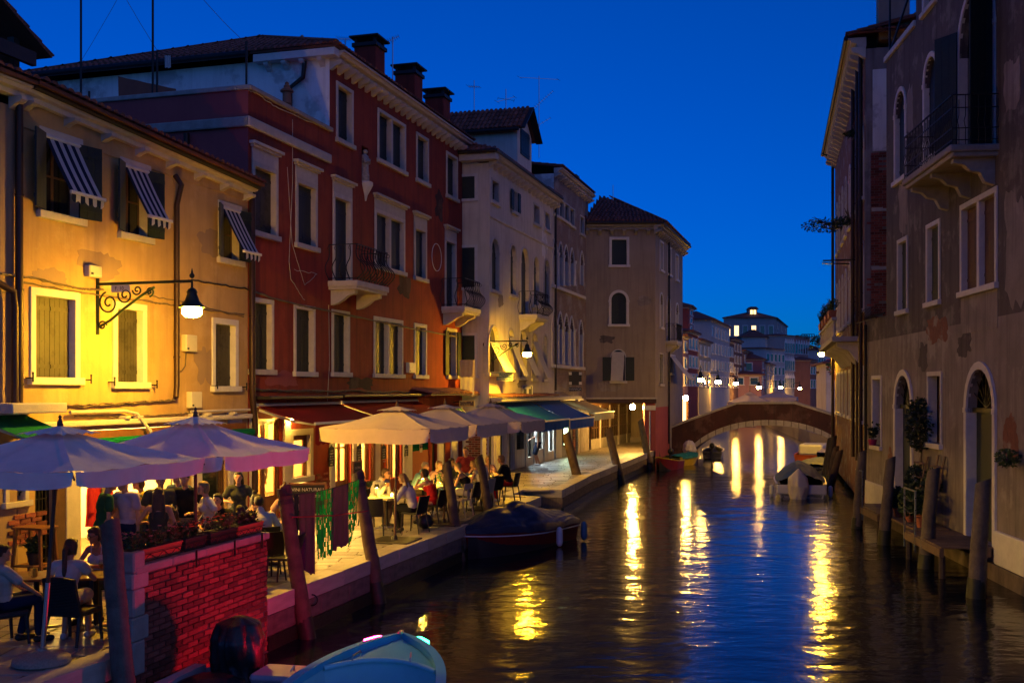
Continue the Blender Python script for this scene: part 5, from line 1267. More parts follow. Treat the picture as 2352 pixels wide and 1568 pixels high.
# foliage helper
def leaves(mb, c, r, n, size=.05, seed=1, droop=0.0, mats=1):
    q = random.Random(seed); c = Vector(c)
    for i in range(n):
        while True:
            v = Vector((q.uniform(-1, 1), q.uniform(-1, 1), q.uniform(-1, 1)))
            if .25 < v.length < 1: break
        p = c + Vector((v.x * r[0], v.y * r[1], v.z * r[2])); p.z -= droop * (v.x * v.x + v.y * v.y) * r[2]
        a = Vector((q.uniform(-1, 1), q.uniform(-1, 1), q.uniform(-.4, .8))).normalized(); b = a.cross(Vector((q.uniform(-1, 1), q.uniform(-1, 1), q.uniform(-1, 1)))).normalized(); s = size * q.uniform(.6, 1.4)
        mb.mat(q.randrange(mats)); mb.add([p - a * s, p + b * s * .45, p + a * s, p - b * s * .45], [(0, 1, 2, 3)])
    return mb
def sprig(mb, base, h, n, spread, seed, size=.03, k=4):
    """branching stems with leaves on them"""
    q = random.Random(seed); base = Vector(base)
    for i in range(n):
        d = Vector((q.uniform(-spread, spread), q.uniform(-spread, spread), h * q.uniform(.6, 1.1))); tip = base + d; mid_ = base + d * .5 + Vector((q.uniform(-.03, .03), q.uniform(-.03, .03), 0))
        mb.mat(0); mb.tube([base + Vector((q.uniform(-.05, .05), q.uniform(-.05, .05), 0)), mid_, tip], .004, 4)
        for j in range(k * 3):
            p = base.lerp(tip, q.uniform(.2, 1.0)) + Vector((q.uniform(-.04, .04), q.uniform(-.04, .04), q.uniform(-.02, .02)))
            a = Vector((q.uniform(-1, 1), q.uniform(-1, 1), q.uniform(-.2, .9))).normalized(); b = a.cross(Vector((q.uniform(-1, 1), q.uniform(-1, 1), q.uniform(-1, 1)))).normalized(); s = size * q.uniform(.7, 1.4)
            mb.add([p, p + a * s * .5 + b * s * .35, p + a * s, p + a * s * .5 - b * s * .35], [(0, 1, 2, 3)])
    return mb
def blossoms(par, base_pts, m, r=.02, seed=1):
    mb = MB(); q = random.Random(seed)
    for p in base_pts:
        for k in range(5): a = 2 * pi * k / 5; mb.ell(Vector(p) + Vector((cos(a) * r, sin(a) * r, 0)), (r * .75, r * .75, r * .4), 5, 3)
    return mb.build('blossoms', m, par, smooth=180)
def box_plant(label, loc, rz, L, w, h, pot, plant_h, n, seed, leafm='leaf', flower=None, group=None, name='flower_box', taper=.82, cat='flower box', rack=False):
    t = thing(name, label, cat, loc, rz, group); mb = MB(); a, b = L / 2, w / 2
    mb.hexa([(-a * .94, -b * taper, 0), (a * .94, -b * taper, 0), (a * .94, b * taper, 0), (-a * .94, b * taper, 0), (-a, -b, h * .86), (a, -b, h * .86), (a, b, h * .86), (-a, b, h * .86)])
    mb.bbox(-a - .012, a + .012, -b - .012, b + .012, h * .86 + .002, h, .008); mb.build('pot', pot, t); MB().box(-a + .01, a - .01, -b + .01, b - .01, h + .001, h + .01).build('soil', 'soil', t)
    mb = MB(); q = random.Random(seed)
    for i in range(n): sprig(mb, (q.uniform(-a * .85, a * .85), q.uniform(-b * .6, b * .6), h), plant_h, 4, plant_h * .45, seed * 31 + i, .05, 4)
    stuff(mb.build('plant', leafm, t))
    if flower:
        stuff(blossoms(t, [(q.uniform(-a, a), q.uniform(-b - .03, b + .03), h + plant_h * q.uniform(.7, 1.1)) for i in range(n * 2)], flower, .016, seed))
    if rack:
        mb = MB()
        for z in (h * .12, h * .62):
            for p, r in (((-a - .02, -b - .02), (a + .02, -b - .02)), ((a + .02, -b - .02), (a + .02, b + .02)), ((-a - .02, b + .02), (-a - .02, -b - .02))): mb.bar((*p, z), (*r, z), .008)
        mb.tube([(-a + 2 * a * i / 24, -b - .022, h * .37 + h * .2 * sin(i * 1.0)) for i in range(25)], .005, 4)
        mb.build('rack', 'iron', t)
    return t
q = random.Random(5)
for i in range(4):
    s = 8.2 + i * 2.5; p = OW.w(s, .95, 5.69)
    box_plant(('flower box with trailing plants at the far end of the old palace balcony', 'second flower box along the old palace balcony rail', 'third flower box along the old palace balcony rail', 'near terracotta flower box with bright leaves on the old palace balcony')[i], (p.x, p.y, 5.69), OW.ang, 1.3, .26, .24, 'terracotta', .4, 10, 50 + i, 'leaf' if i == 3 else 'leaf_dark', 'flower_red' if i != 3 else None, 'flower boxes on the old palace balcony')
# shrubs growing out of the old palace wall
def wall_bush(label, s, z, n, r, m='leaf_dark', reach=.6, seed=3):
    p = OW.w(s, 0, z); t = thing('wall_shrub', label, 'shrub', (p.x, p.y, z), OW.ang, 'shrubs growing from the old palace'); mb = MB(); q = random.Random(seed)
    for i in range(12): mb.tube([(0, 0, 0), (q.uniform(-.2, .2), -reach * .5, q.uniform(0, .3)), (q.uniform(-.5, .5), -reach * q.uniform(.8, 1.3), q.uniform(-.1, .6))], .012, 5)
    mb.build('stems', 'dark_wood', t); mb = MB(); leaves(mb, (0, -reach * .7, .15), (r * .8, r * 1.3, r * .45), n, .07, seed); stuff(mb.build('leaves', m, t)); return t
wall_bush('feathery shrub sprouting from the old palace wall against the sky', 6.0, 10.2, 420, .75, reach=1.1, seed=3); wall_bush('small grass tuft on the cornice of the old palace', 1.0, 14.4, 160, .35, reach=.3, seed=8)
wall_bush('dark bush hanging below the old palace balcony beside the lamp', 4.2, 5.3, 500, .6, reach=.9, seed=9); wall_bush('ivy clump high on the old palace wall between the drainpipes', LO - 2.6, 12.0, 200, .32, reach=.2, seed=13); wall_bush('ivy clump half way up the old palace wall', LO - 4.8, 9.3, 260, .45, reach=.3, seed=15)

# ------------------------------------------------------------------ bridge
BY = 61.4; BX0, BX1 = 9.2, 19.8
bdg = thing('footbridge', 'low arched footbridge with dark red plastered parapet and white stone arch rim', 'bridge', (0, 0, 0))
def bz_top(x):
    px = CX + x / BY * FOC; P = [(1500, 1002), (1543, 981), (1692, 928), (1824, 927), (1936, 962), (2100, 1015)]
    for (a, b), (c, d) in zip(P, P[1:]):
        if px <= c: return CAMZ + (HY - (b + (d - b) * (px - a) / (c - a))) / FOC * BY
    return 0
mx_ = (1585 + 1945) / 2; Xm = (mx_ - CX) / FOC * BY; hw = (1960 - 1572) / 2 / FOC * BY; zc = CAMZ + (HY - 976) / FOC * BY
def arch_z(x):
    t = (x - Xm) / hw
    return -2.0 if abs(t) >= 1 else WATER - .3 + (zc - WATER + .3) * (1 - abs(t) ** 2.1) ** .62
DX, DY = 1.0, 3.4        # the bridge runs a little askew to the view
N = 60; xs = [BX0 - .6 + (BX1 - BX0 + 1.2) * i / N for i in range(N + 1)]
mat('bridge_plaster', (.06, .02, .018), .9, (.03, .013, .012), 1.0, .9, .5, 10, streak=.8, scol=(.022, .014, .014), patch=(.13, .07, .06), pamt=.5, pscale=.8)
for side in (0, 1):
    mb = MB(); ox, oy = side * DX, side * DY
    for y0, y1 in ((BY + oy, BY + oy + .32),):
        for i in range(N):
            a, b = xs[i], xs[i + 1]; za, zb_ = bz_top(a), bz_top(b); qa, qb = max(-2, arch_z(a)), max(-2, arch_z(b))
            mb.hexa([(a + ox, y0, qa), (b + ox, y0, qb), (b + ox, y1, qb), (a + ox, y1, qa), (a + ox, y0, za), (b + ox, y0, zb_), (b + ox, y1, zb_), (a + ox, y1, za)])
    mb.build('parapet', 'bridge_plaster', bdg)
mb = MB()
for i in range(N):
    a, b = xs[i], xs[i + 1]; qa, qb = arch_z(a), arch_z(b); da, db = bz_top(a) - .95, bz_top(b) - .95
    mb.hexa([(a + .05, BY + .32, qa), (b + .05, BY + .32, qb), (b + DX, BY + DY, qb), (a + DX, BY + DY, qa), (a + .05, BY + .32, max(da, qa + .1)), (b + .05, BY + .32, max(db, qb + .1)), (b + DX, BY + DY, max(db, qb + .1)), (a + DX, BY + DY, max(da, qa + .1))])
mb.build('deck', 'brick_face', bdg)
# voussoirs of the arch rim, one stone each, and coping stones
n = 22; ts = [-.985 + 1.97 * i / n for i in range(n + 1)]
for i in range(n):
    mb = MB()
    a, b = Xm + hw * (ts[i] + .004), Xm + hw * (ts[i + 1] - .004); m_ = (a + b) / 2
    mb.hexa([(a, BY - .05, arch_z(a) - .01), (b, BY - .05, arch_z(b) - .01), (b, BY + .1, arch_z(b) - .01), (a, BY + .1, arch_z(a) - .01), (a, BY - .05, arch_z(a) + .30), (b, BY - .05, arch_z(b) + .30), (b, BY + .1, arch_z(b) + .30), (a, BY + .1, arch_z(a) + .30)]); mb.build('arch_stone', 'grey_stone', bdg)
for side in (0, 1):
    x = BX0 - .5
    while x < BX1 + .4:
        b = x + 1.15; mb = MB(); y0 = BY + side * DY; o = side * DX
        ks_ = [x]; [ks_.append(k) for k in ((1692 - CX) / FOC * BY, (1824 - CX) / FOC * BY) if x < k < b]; ks_.append(b - .01)
        for p, r in zip(ks_, ks_[1:]): mb.hexa([(p + o, y0 - .05, bz_top(p) + .002), (r + o, y0 - .05, bz_top(r) + .002), (r + o, y0 + .37, bz_top(r) + .002), (p + o, y0 + .37, bz_top(p) + .002), (p + o, y0 - .05, bz_top(p) + .11), (r + o, y0 - .05, bz_top(r) + .11), (r + o, y0 + .37, bz_top(r) + .11), (p + o, y0 + .37, bz_top(p) + .11)])
        mb.build('coping_stone', 'grey_stone', bdg); x = b
# banks beyond the bridge
mb = MB(); mb.box(-40, 9.0, 66, 420, -2.6, .3); b1_ = mb.build('far_bank', 'paving'); struct(b1_); b1_.location = (0, 0, 0)
mb = MB(); mb.poly([(15.0, 52.5, .15), (80, 52.5, .15), (110, 300, .15), (32, 140, .15), (20.0, 66.5, .15)]); mb.poly([(15.0, 52.5, -2.6), (15.0, 52.5, .15), (20.0, 66.5, .15), (20.0, 66.5, -2.6)]); mb.poly([(20, 66.5, -2.6), (20, 66.5, .15), (32, 140, .15), (32, 140, -2.6)]); struct(mb.build('right_bank', 'paving'))

# ragged patches of newer or older plaster and of bare brick
def peel(par, s, z, w, h, m, seed, y=-.006):
    q = random.Random(seed); P = []; n = 34
    for i in range(n):
        a = 2 * pi * i / n; k = 1 + .5 * MN.noise(Vector((cos(a) * 1.6, sin(a) * 1.6, seed * 2.3))) + .25 * MN.noise(Vector((cos(a) * 4, sin(a) * 4, seed))); c, d = cos(a), sin(a); e = max(abs(c), abs(d)) ** .5
        P.append((s + w / 2 * k * c / e, y, z + h / 2 * k * d / e))
    return MB().prism(P, (0, .02, 0)).build('plaster_patch', m, par)
for i, (px, py, w, h, m) in enumerate(((2075, 470, .9, 1.6, 'worn_plaster'), (2150, 760, 1.6, .7, 'brick_remains'), (2330, 560, 1.2, 2.2, 'worn_plaster'), (2090, 250, .7, 1.3, 'worn_plaster'), (2325, 190, .9, 1.1, 'worn_plaster'), (2320, 1010, .9, .8, 'brick_remains'), (2120, 820, .8, .7, 'dark_plaster'), (2215, 790, 1.0, .5, 'dark_plaster'), (2045, 1060, .5, .8, 'brick_remains'))): peel(drk, RW.s(px), RW.z(px, py), w, h, m, i + 3)
for i, (px, py, w, h, m) in enumerate(((235, 610, 1.1, .5, 'tan_plaster'), (470, 840, .7, .9, 'tan_plaster'), (120, 640, .8, .35, 'tan_plaster'), (480, 560, .9, .6, 'tan_plaster'))): peel(yel, LW.s(px), LW.z(px, py), w, h, m, i + 23, -.003)
for i, (px, py, w, h, m) in enumerate(((645, 870, 1.5, .4, 'pink_plaster'), (930, 660, 1.0, .8, 'bridge_plaster'), (830, 880, 1.6, .35, 'bridge_plaster'), (1010, 470, .8, 1.0, 'bridge_plaster'))): peel(red, LW.s(px), LW.z(px, py), w, h, m, i + 33, -.003)
for i, (px, py, w, h, m) in enumerate(((1150, 690, .7, .5, 'grey_plaster'), (1200, 880, 1.4, .4, 'worn_plaster'), (1250, 560, .9, 1.2, 'white_plaster'))): peel(bei, BW.s(px), BW.z(px, py), w, h, m, i + 43, -.004)
for i, (px, py, w, h, m) in enumerate(((1400, 885, 1.3, .6, 'worn_plaster'), (1480, 690, .7, .5, 'worn_plaster'), (1395, 780, .8, .4, 'dark_plaster'))): peel(gre, GF.s(px), GF.z(px, py), w, h, m, i + 53, -.004)

# ------------------------------------------------------------------ houses beyond the bridge
for nm, c, c2 in (('far_white', (.42, .41, .40), (.32, .31, .30)), ('far_cream', (.40, .33, .22), (.32, .26, .17)), ('far_red', (.34, .075, .05), (.26, .055, .04)), ('far_pink', (.36, .13, .13), (.28, .1, .1)),
                  ('far_terra', (.33, .14, .08), (.25, .1, .06)), ('far_grey', (.30, .29, .29), (.22, .21, .21)), ('far_brown', (.17, .09, .065), (.12, .065, .05)), ('far_rose', (.38, .20, .18), (.3, .15, .14))):
    mat(nm, c, .92, c2, .6, .6, .2, 8, streak=.4, scol=tuple(v * .45 for v in c))
def far_house(label, x0, x1, x2, yt, Y, m, side=(0, 0), face=(2, 3), roof=1.6, zw=None, vp=.34, arch=0, cat='house', depth=None, litside=(), name='far_house', roofm='tile_field', wm='dark_glass', balc=None, sw=.9, minw=3.5):
    """house seen beyond the bridge: side x0..x1 towards the camera, canal front x1..x2, top at row yt of the corner (zoom B1)"""
    X = lambda q, y=Y: (zx('B1', q) - CX) / FOC * y
    roof *= .4; zt = CAMZ + (HY - zy('B1', yt)) / FOC * Y; X0, X1 = X(x0), X(x1); u2 = (zx('B1', x2) - CX) / FOC
    t = (u2 * Y - X1) / (vp - u2) if x2 > x1 else 0
    t = min(max(t, 0.0), 60.0)
    if t < .5: t = depth or 8
    h = thing(name, label, cat, (X1, Y, 0), 0, 'houses along the far canal'); w = max(X1 - X0, minw); e = vp * t; wB = max(w, 5.0) if minw > 1 else w
    B = [(-w, 0), (0, 0), (e, t), (e - wB, t)]
    mb = MB(); mb.hexa([(*p, -1) for p in B] + [(*p, zt) for p in B]); mb.build('wall', m, h)
    # roof
    c = Vector(((B[0][0] + B[1][0] + B[2][0] + B[3][0]) / 4, t / 2, zt + roof)); o = .35; E = [(B[0][0] - o, -o, zt), (o, -o, zt), (e + o, t + o, zt), (e - wB - o, t + o, zt)]
    if roof > 0:
        q = min(.42, (w / 2 + .5) / t); r0 = Vector((-w / 2 + e * q, t * q, zt + roof)); r1 = Vector((e * (1 - q) - wB / 2, t * (1 - q), zt + roof)); mb = MB()
        mb.add([*E, r0, r1], [(0, 1, 4), (1, 2, 5, 4), (2, 3, 5), (3, 0, 4, 5)]); mb.add([(p[0], p[1], zt - .15) for p in E] + E, [(0, 1, 5, 4), (1, 2, 6, 5), (2, 3, 7, 6), (3, 0, 4, 7)]); mb.build('roof', roofm, h)
    z0 = zw or 3.6; fl = face[1]
    d = Vector((vp, 1, 0)).normalized(); nrm = Vector((d.y, -d.x, 0)); ang = atan2(d.y, d.x); Lf = math.hypot(e, t)
    def win(par, P, ang, ww, hh, mm=None, kind=0):
        mb = MB(); f = .12
        mb.box(-ww / 2 - f, -ww / 2, -.07, .02, 0, hh); mb.box(ww / 2, ww / 2 + f, -.07, .02, 0, hh); mb.box(-ww / 2 - f, ww / 2 + f, -.07, .02, hh, hh + f); mb.box(-ww / 2 - f - .05, ww / 2 + f + .05, -.12, .02, -.12, 0)
        if kind: mb.prism([(-ww / 2 - f, -.07, hh + f), (ww / 2 + f, -.07, hh + f), (ww / 4, -.07, hh + f + ww * .45), (0, -.07, hh + f + ww * .7), (-ww / 4, -.07, hh + f + ww * .45)], (0, .09, 0))
        o = mb.build('window', 'white_stone', par); o.location = P; o.rotation_euler = (0, 0, ang); MB().box(-ww / 2, ww / 2, -.03, .03, 0, hh).build('pane', mm or wm, o)
    for j in range(fl):
        z = z0 + j * (zt - z0) / fl
        for i in range(face[0]):
            s = Lf * (i + .5) / face[0]; win(h, Vector((0, 0, z)) + d * s, ang, sw, (zt - z0) / fl * .55, None, arch)
    for j in range(side[1]):
        z = z0 + j * (zt - z0) / max(1, side[1])
        for i in range(side[0]): win(h, Vector((-w * (i + .5) / side[0], 0, z + .3)), 0, min(.95, w / side[0] * .5), (zt - z0) / side[1] * .5, 'window_lit' if (i, j) in litside else wm)
    if zt > 5: MB().box(-w - .1, .12, -.12, .02, zt - .25, zt - .02).build('cornice', 'stone', h); q = MB().box(0, Lf, -.14, .02, zt - .25, zt - .02).build('cornice', 'stone', h); q.rotation_euler = (0, 0, ang)
    return h
far_house('narrow pale pink house touching the grey corner house beyond the bridge', 100, 128, 178, 432, 71, 'far_rose', face=(1, 3), roof=.6)
far_house('bright red house with curved cornice just beyond the bridge', 172, 178, 262, 395, 78, 'far_red', face=(3, 3), roof=.8)
far_house('tall dark red house with a white gable behind the curved cornice', 120, 180, 225, 190, 86, 'far_red', (1, 2), face=(1, 3), roof=1.6, zw=8)
far_house('cream house overgrown with creeper left of the tall white house', 255, 268, 368, 468, 90, 'far_cream', face=(3, 3), roof=.8)
far_house('tall white house with a white end wall above the left lamps', 236, 370, 528, 300, 100, 'far_white', (0, 0), face=(6, 4), roof=2.2)
far_house('narrow brown house right of the tall white house', 515, 525, 560, 485, 118, 'far_brown', face=(2, 3), roof=.8)
far_house('bare brick house with green shutters beyond the bridge', 550, 562, 632, 465, 124, 'far_brown', face=(3, 4), roof=1.2, wm='shutter')
far_house('narrow salmon house with a long window beside the brick one', 626, 636, 712, 560, 132, 'far_terra', face=(2, 3), roof=.8)
far_house('plum pink house with a blank side wall in the middle distance', 706, 798, 838, 635, 136, 'far_pink', (1, 2), face=(2, 3), roof=2.0)
far_house('small low house with dark tiled roof before the plum pink one', 700, 795, 812, 765, 128, 'far_rose', (2, 1), face=(1, 2), roof=1.0)
far_house('narrow yellow house between the pink and the white one', 830, 840, 905, 672, 140, 'far_cream', face=(3, 3), roof=.6)
far_house('large white house with a drainpipe and green awnings on its canal front', 650, 832, 992, 545, 152, 'far_white', (0, 0), face=(5, 3), roof=.5, vp=.65)
far_house('white block with a red hipped roof behind the plum pink house', 632, 828, 850, 452, 165, 'far_white', (0, 0), face=(1, 3), roof=3.0)
big_ = far_house('big grey house on the skyline with two lit windows and a roof dormer', 478, 912, 1012, 292, 190, 'far_grey', (6, 1), face=(3, 2), roof=3.8, zw=12.6, litside=((2, 0), (4, 0), (5, 0)))
far_house('grey gothic palace with rows of pointed windows in the distance', 980, 992, 1072, 438, 168, 'far_grey', face=(5, 3), roof=.8, arch=1, vp=.65)
far_house('tall pale gothic palace with a roof terrace in the distance', 1070, 1078, 1205, 445, 182, 'far_rose', face=(6, 3), roof=.6, arch=1, vp=.65)
far_house('low red brick house with white window rows far down the canal', 1198, 1206, 1268, 645, 176, 'far_terra', face=(3, 2), roof=1.4, vp=.65)
far_house('rose house under a dark roof at the far end of the canal', 1190, 1270, 1285, 548, 196, 'far_rose', (0, 0), face=(2, 2), roof=2.0)
far_house('pale gothic house with tall lit white arches at the far right', 1262, 1272, 1378, 560, 188, 'far_white', face=(5, 2), roof=1.8, arch=1, vp=.65)
X = (zx('B1', 690) - CX) / FOC * 196; zr = CAMZ + (HY - zy('B1', 246)) / FOC * 192
dmr = MB().box(-.75, .75, 0, 2, -.7, .55).build('roof_dormer', 'far_grey', big_); dmr.location = Vector((X, 192.5, zr)) - big_.location
for x in (-.5, .08): MB().box(x, x + .42, -.06, 0, -.4, .4).build('pane', 'window_lit', dmr)
MB().prism([(-1.0, -.3, .55), (1.0, -.3, .55), (.5, -.3, 1.0), (-.5, -.3, 1.0)], (0, 2, 0)).build('dormer_roof', 'tile_field', dmr)
far_house('low beige house lit by a wall lamp on the right bank behind the bridge', 1340, 1490, 1600, 665, 74, 'beige_plaster', (0, 0), face=(1, 1), roof=.8, zw=4.5, vp=.2, name='low_house', minw=.5)
far_house('small grey block beside the low beige house on the right bank', 1285, 1345, 1360, 745, 80, 'far_grey', (1, 1), face=(1, 1), roof=.4, name='low_house', minw=.5)
# roof terrace and pots on the distant palace
X0, X1 = [(zx('B1', q) - CX) / FOC * 186 for q in (1135, 1240)]; z0, z1 = [CAMZ + (HY - zy('B1', q)) / FOC * 186 for q in (470, 432)]
t = thing('roof_terrace', 'thin metal pergola on the roof of the distant palace', 'pergola', (X0, 186, z0)); mb = MB()
for i in range(6): x = (X1 - X0) * i / 5; mb.bar((x, 0, 0), (x, 0, z1 - z0), .12); mb.bar((x, 4, 0), (x, 4, z1 - z0), .12)
for z in (z1 - z0, (z1 - z0) * .4): mb.bar((0, 0, z), (X1 - X0, 0, z), .12); mb.bar((0, 4, z), (X1 - X0, 4, z), .12)
mb.build('pergola_frame', 'iron', t)

# ------------------------------------------------------------------ street lamps on wall brackets
def street_lamp(label, fr, s, out, z, em='lamp_sodium', scale=1.0, group='wall-mounted street lamps', plate=None, simple=False):
    t = fthing(fr, 'street_lamp', label, 'street lamp', group); k = scale
    mb = MB(); mb.bar((s, 0, z), (s, -out, z), .05 * k, .05 * k); mb.bar((s, -.01, z + .12 * k), (s, -.01, z - .95 * k), .07 * k, .03 * k); mb.ell((s, -out, z + .1 * k), .05 * k, 8, 6); mb.tube([(s, -out, z + .1 * k), (s, -out, z + .24 * k)], [.03 * k, .005 * k], 8)
    mb.build('arm', 'green_iron', t)
    if not simple:
        mb = MB()
        def spiral(c, r, turns, a0, sg=1, th=.018):
            mb.tube([(s, c[0] - r * (1 - i / 34 * .85) * cos(a0 + sg * turns * 2 * pi * i / 34), c[1] + r * (1 - i / 34 * .85) * sin(a0 + sg * turns * 2 * pi * i / 34)) for i in range(35)], th * k, 5)
        spiral((-.26 * k, z - .36 * k), .22 * k, 1.6, pi * .6); spiral((-.62 * k, z - .22 * k), .16 * k, 1.5, pi * .9); spiral((-.88 * k, z - .13 * k), .10 * k, 1.4, pi); spiral((-.12 * k, z - .78 * k), .09 * k, 1.5, 0); spiral((-1.15 * k, z - .17 * k), .09 * k, 1.4, -pi * .5)
        mb.tube([(s, -.06 * k, z - .8 * k), (s, -.30 * k, z - .68 * k), (s, -.6 * k, z - .47 * k), (s, -.95 * k, z - .25 * k), (s, -1.25 * k, z - .09 * k)], .026 * k, 6); mb.build('scrollwork', 'green_iron', t, smooth=60)
    mb = MB(); mb.tube([(s, -out, z), (s, -out, z - .14 * k)], .022 * k, 8); mb.lathe([(.03 * k, -.12 * k), (.07 * k, -.15 * k), (.10 * k, -.2 * k), (.09 * k, -.24 * k), (.13 * k, -.36 * k), (.20 * k, -.44 * k), (.235 * k, -.48 * k), (.23 * k, -.485 * k), (.18 * k, -.44 * k), (.1 * k, -.4 * k)], (s, -out, z), 18); mb.build('lamp_shade', 'green_iron', t, smooth=40)
    MB().lathe([(.12 * k, -.44 * k), (.17 * k, -.49 * k), (.175 * k, -.60 * k), (.13 * k, -.65 * k), (0, -.67 * k)], (s, -out, z), 18).build('lamp_glass', em, t, smooth=60)
    if plate:
        p = MB().box(s - .012, s + .012, -.72, -.32, z - .16, z - .03).build('name_plate', 'sign_white', t); text(p, plate, .1, (s - .014, -.5, z - .095), (pi / 2, 0, -pi / 2), 'sign_black', .001)
    return t
L1 = street_lamp('lit street lamp on the long scrolled bracket of the yellow house', LW, LW.s(223), 2.05, 5.2, plate='F. 10')
L2 = street_lamp('lit street lamp on the bracket at the corner of the beige palace', BW, .08, 1.45, BW.z(1125, zy('A8', 548)), scale=.9)
def gpz(px, Y): return (px - CX) / FOC * Y
# passage lamp
p = at(1453, 934, 57.4); t = thing('passage_lamp', 'bright round lamp hanging at the mouth of the covered passage', 'lamp', p)
MB().ell((0, 0, 0), .15, 14, 10).build('lamp_globe', 'lamp_passage', t, smooth=180); MB().tube([(0, 0, .14), (0, 0, .5)], .015, 6).build('stem', 'iron', t)
p = at(1575, 914, 68.5); t = thing('corner_lamp', 'glaring white-hot lamp beside the bar just left of the bridge', 'lamp', p)
MB().ell((0, 0, 0), .17, 14, 10).build('lamp_globe', 'lamp_passage', t, smooth=180); MB().tube([(0, .12, 0), (0, .6, .3)], .02, 6).build('arm', 'iron', t)
t = thing('lit_bar', 'brightly lit open bar below the glaring lamp left of the bridge', 'bar', at(1575, 914, 68.5)); MB().box(-.6, .3, 1.7, 1.8, -2.6, -.15).build('lit_opening', 'window_lit', t); mb = MB(); mb.box(-.72, -.6, 1.6, 1.82, -2.7, -.05); mb.box(.3, .42, 1.6, 1.82, -2.7, -.05); mb.box(-.6, .3, 1.6, 1.82, -.15, -.05); mb.box(-.2, -.12, 1.62, 1.72, -2.6, -.15); mb.build('door_frame', 'wood', t); MB().bbox(-.9, .6, 1.0, 1.9, -2.85, -2.7, .02).build('step', 'stone', t)
for i, (px, py, Y) in enumerate(((1609, 871, 85), (1649, 876, 97), (1690, 880, 116), (1743, 889, 121), (1793, 889, 146), (1837, 891, 166))):
    p = at(px, py, Y); fr = Frame(p.x - 1.0 * .964, p.y + .265, .275, 1)
    street_lamp(('nearest of the six lamps in a row beyond the bridge', 'second lamp in the row beyond the bridge', 'third lamp in the row beyond the bridge', 'fourth lamp in the row beyond the bridge, before the plum pink house', 'fifth lamp in the row, before the large white house', 'farthest lamp in the row, before the gothic palace')[i], fr, 0, 1.0, p.z + .8, 'lamp_far', 1.5, 'lamps beyond the bridge', simple=True)
p = at(1646, 903, 88)
# right bank lamp on a serpentine bracket
p = at(1902, 812, 52.6); sx_, yy_ = OW.loc(p); t = street_lamp('lit lamp on the curved bracket at the far end of the old palace', OW, sx_, max(.6, -yy_), p.z + .5, scale=.95)
mb = MB(); P = [Vector((sx_, 0, p.z + .35)) + Vector((0, -max(.6, -yy_) * i / 12, .18 * sin(i * .9))) for i in range(13)]; mb.tube(P, .05, 6); mb.build('serpent_bracket', 'iron', t)

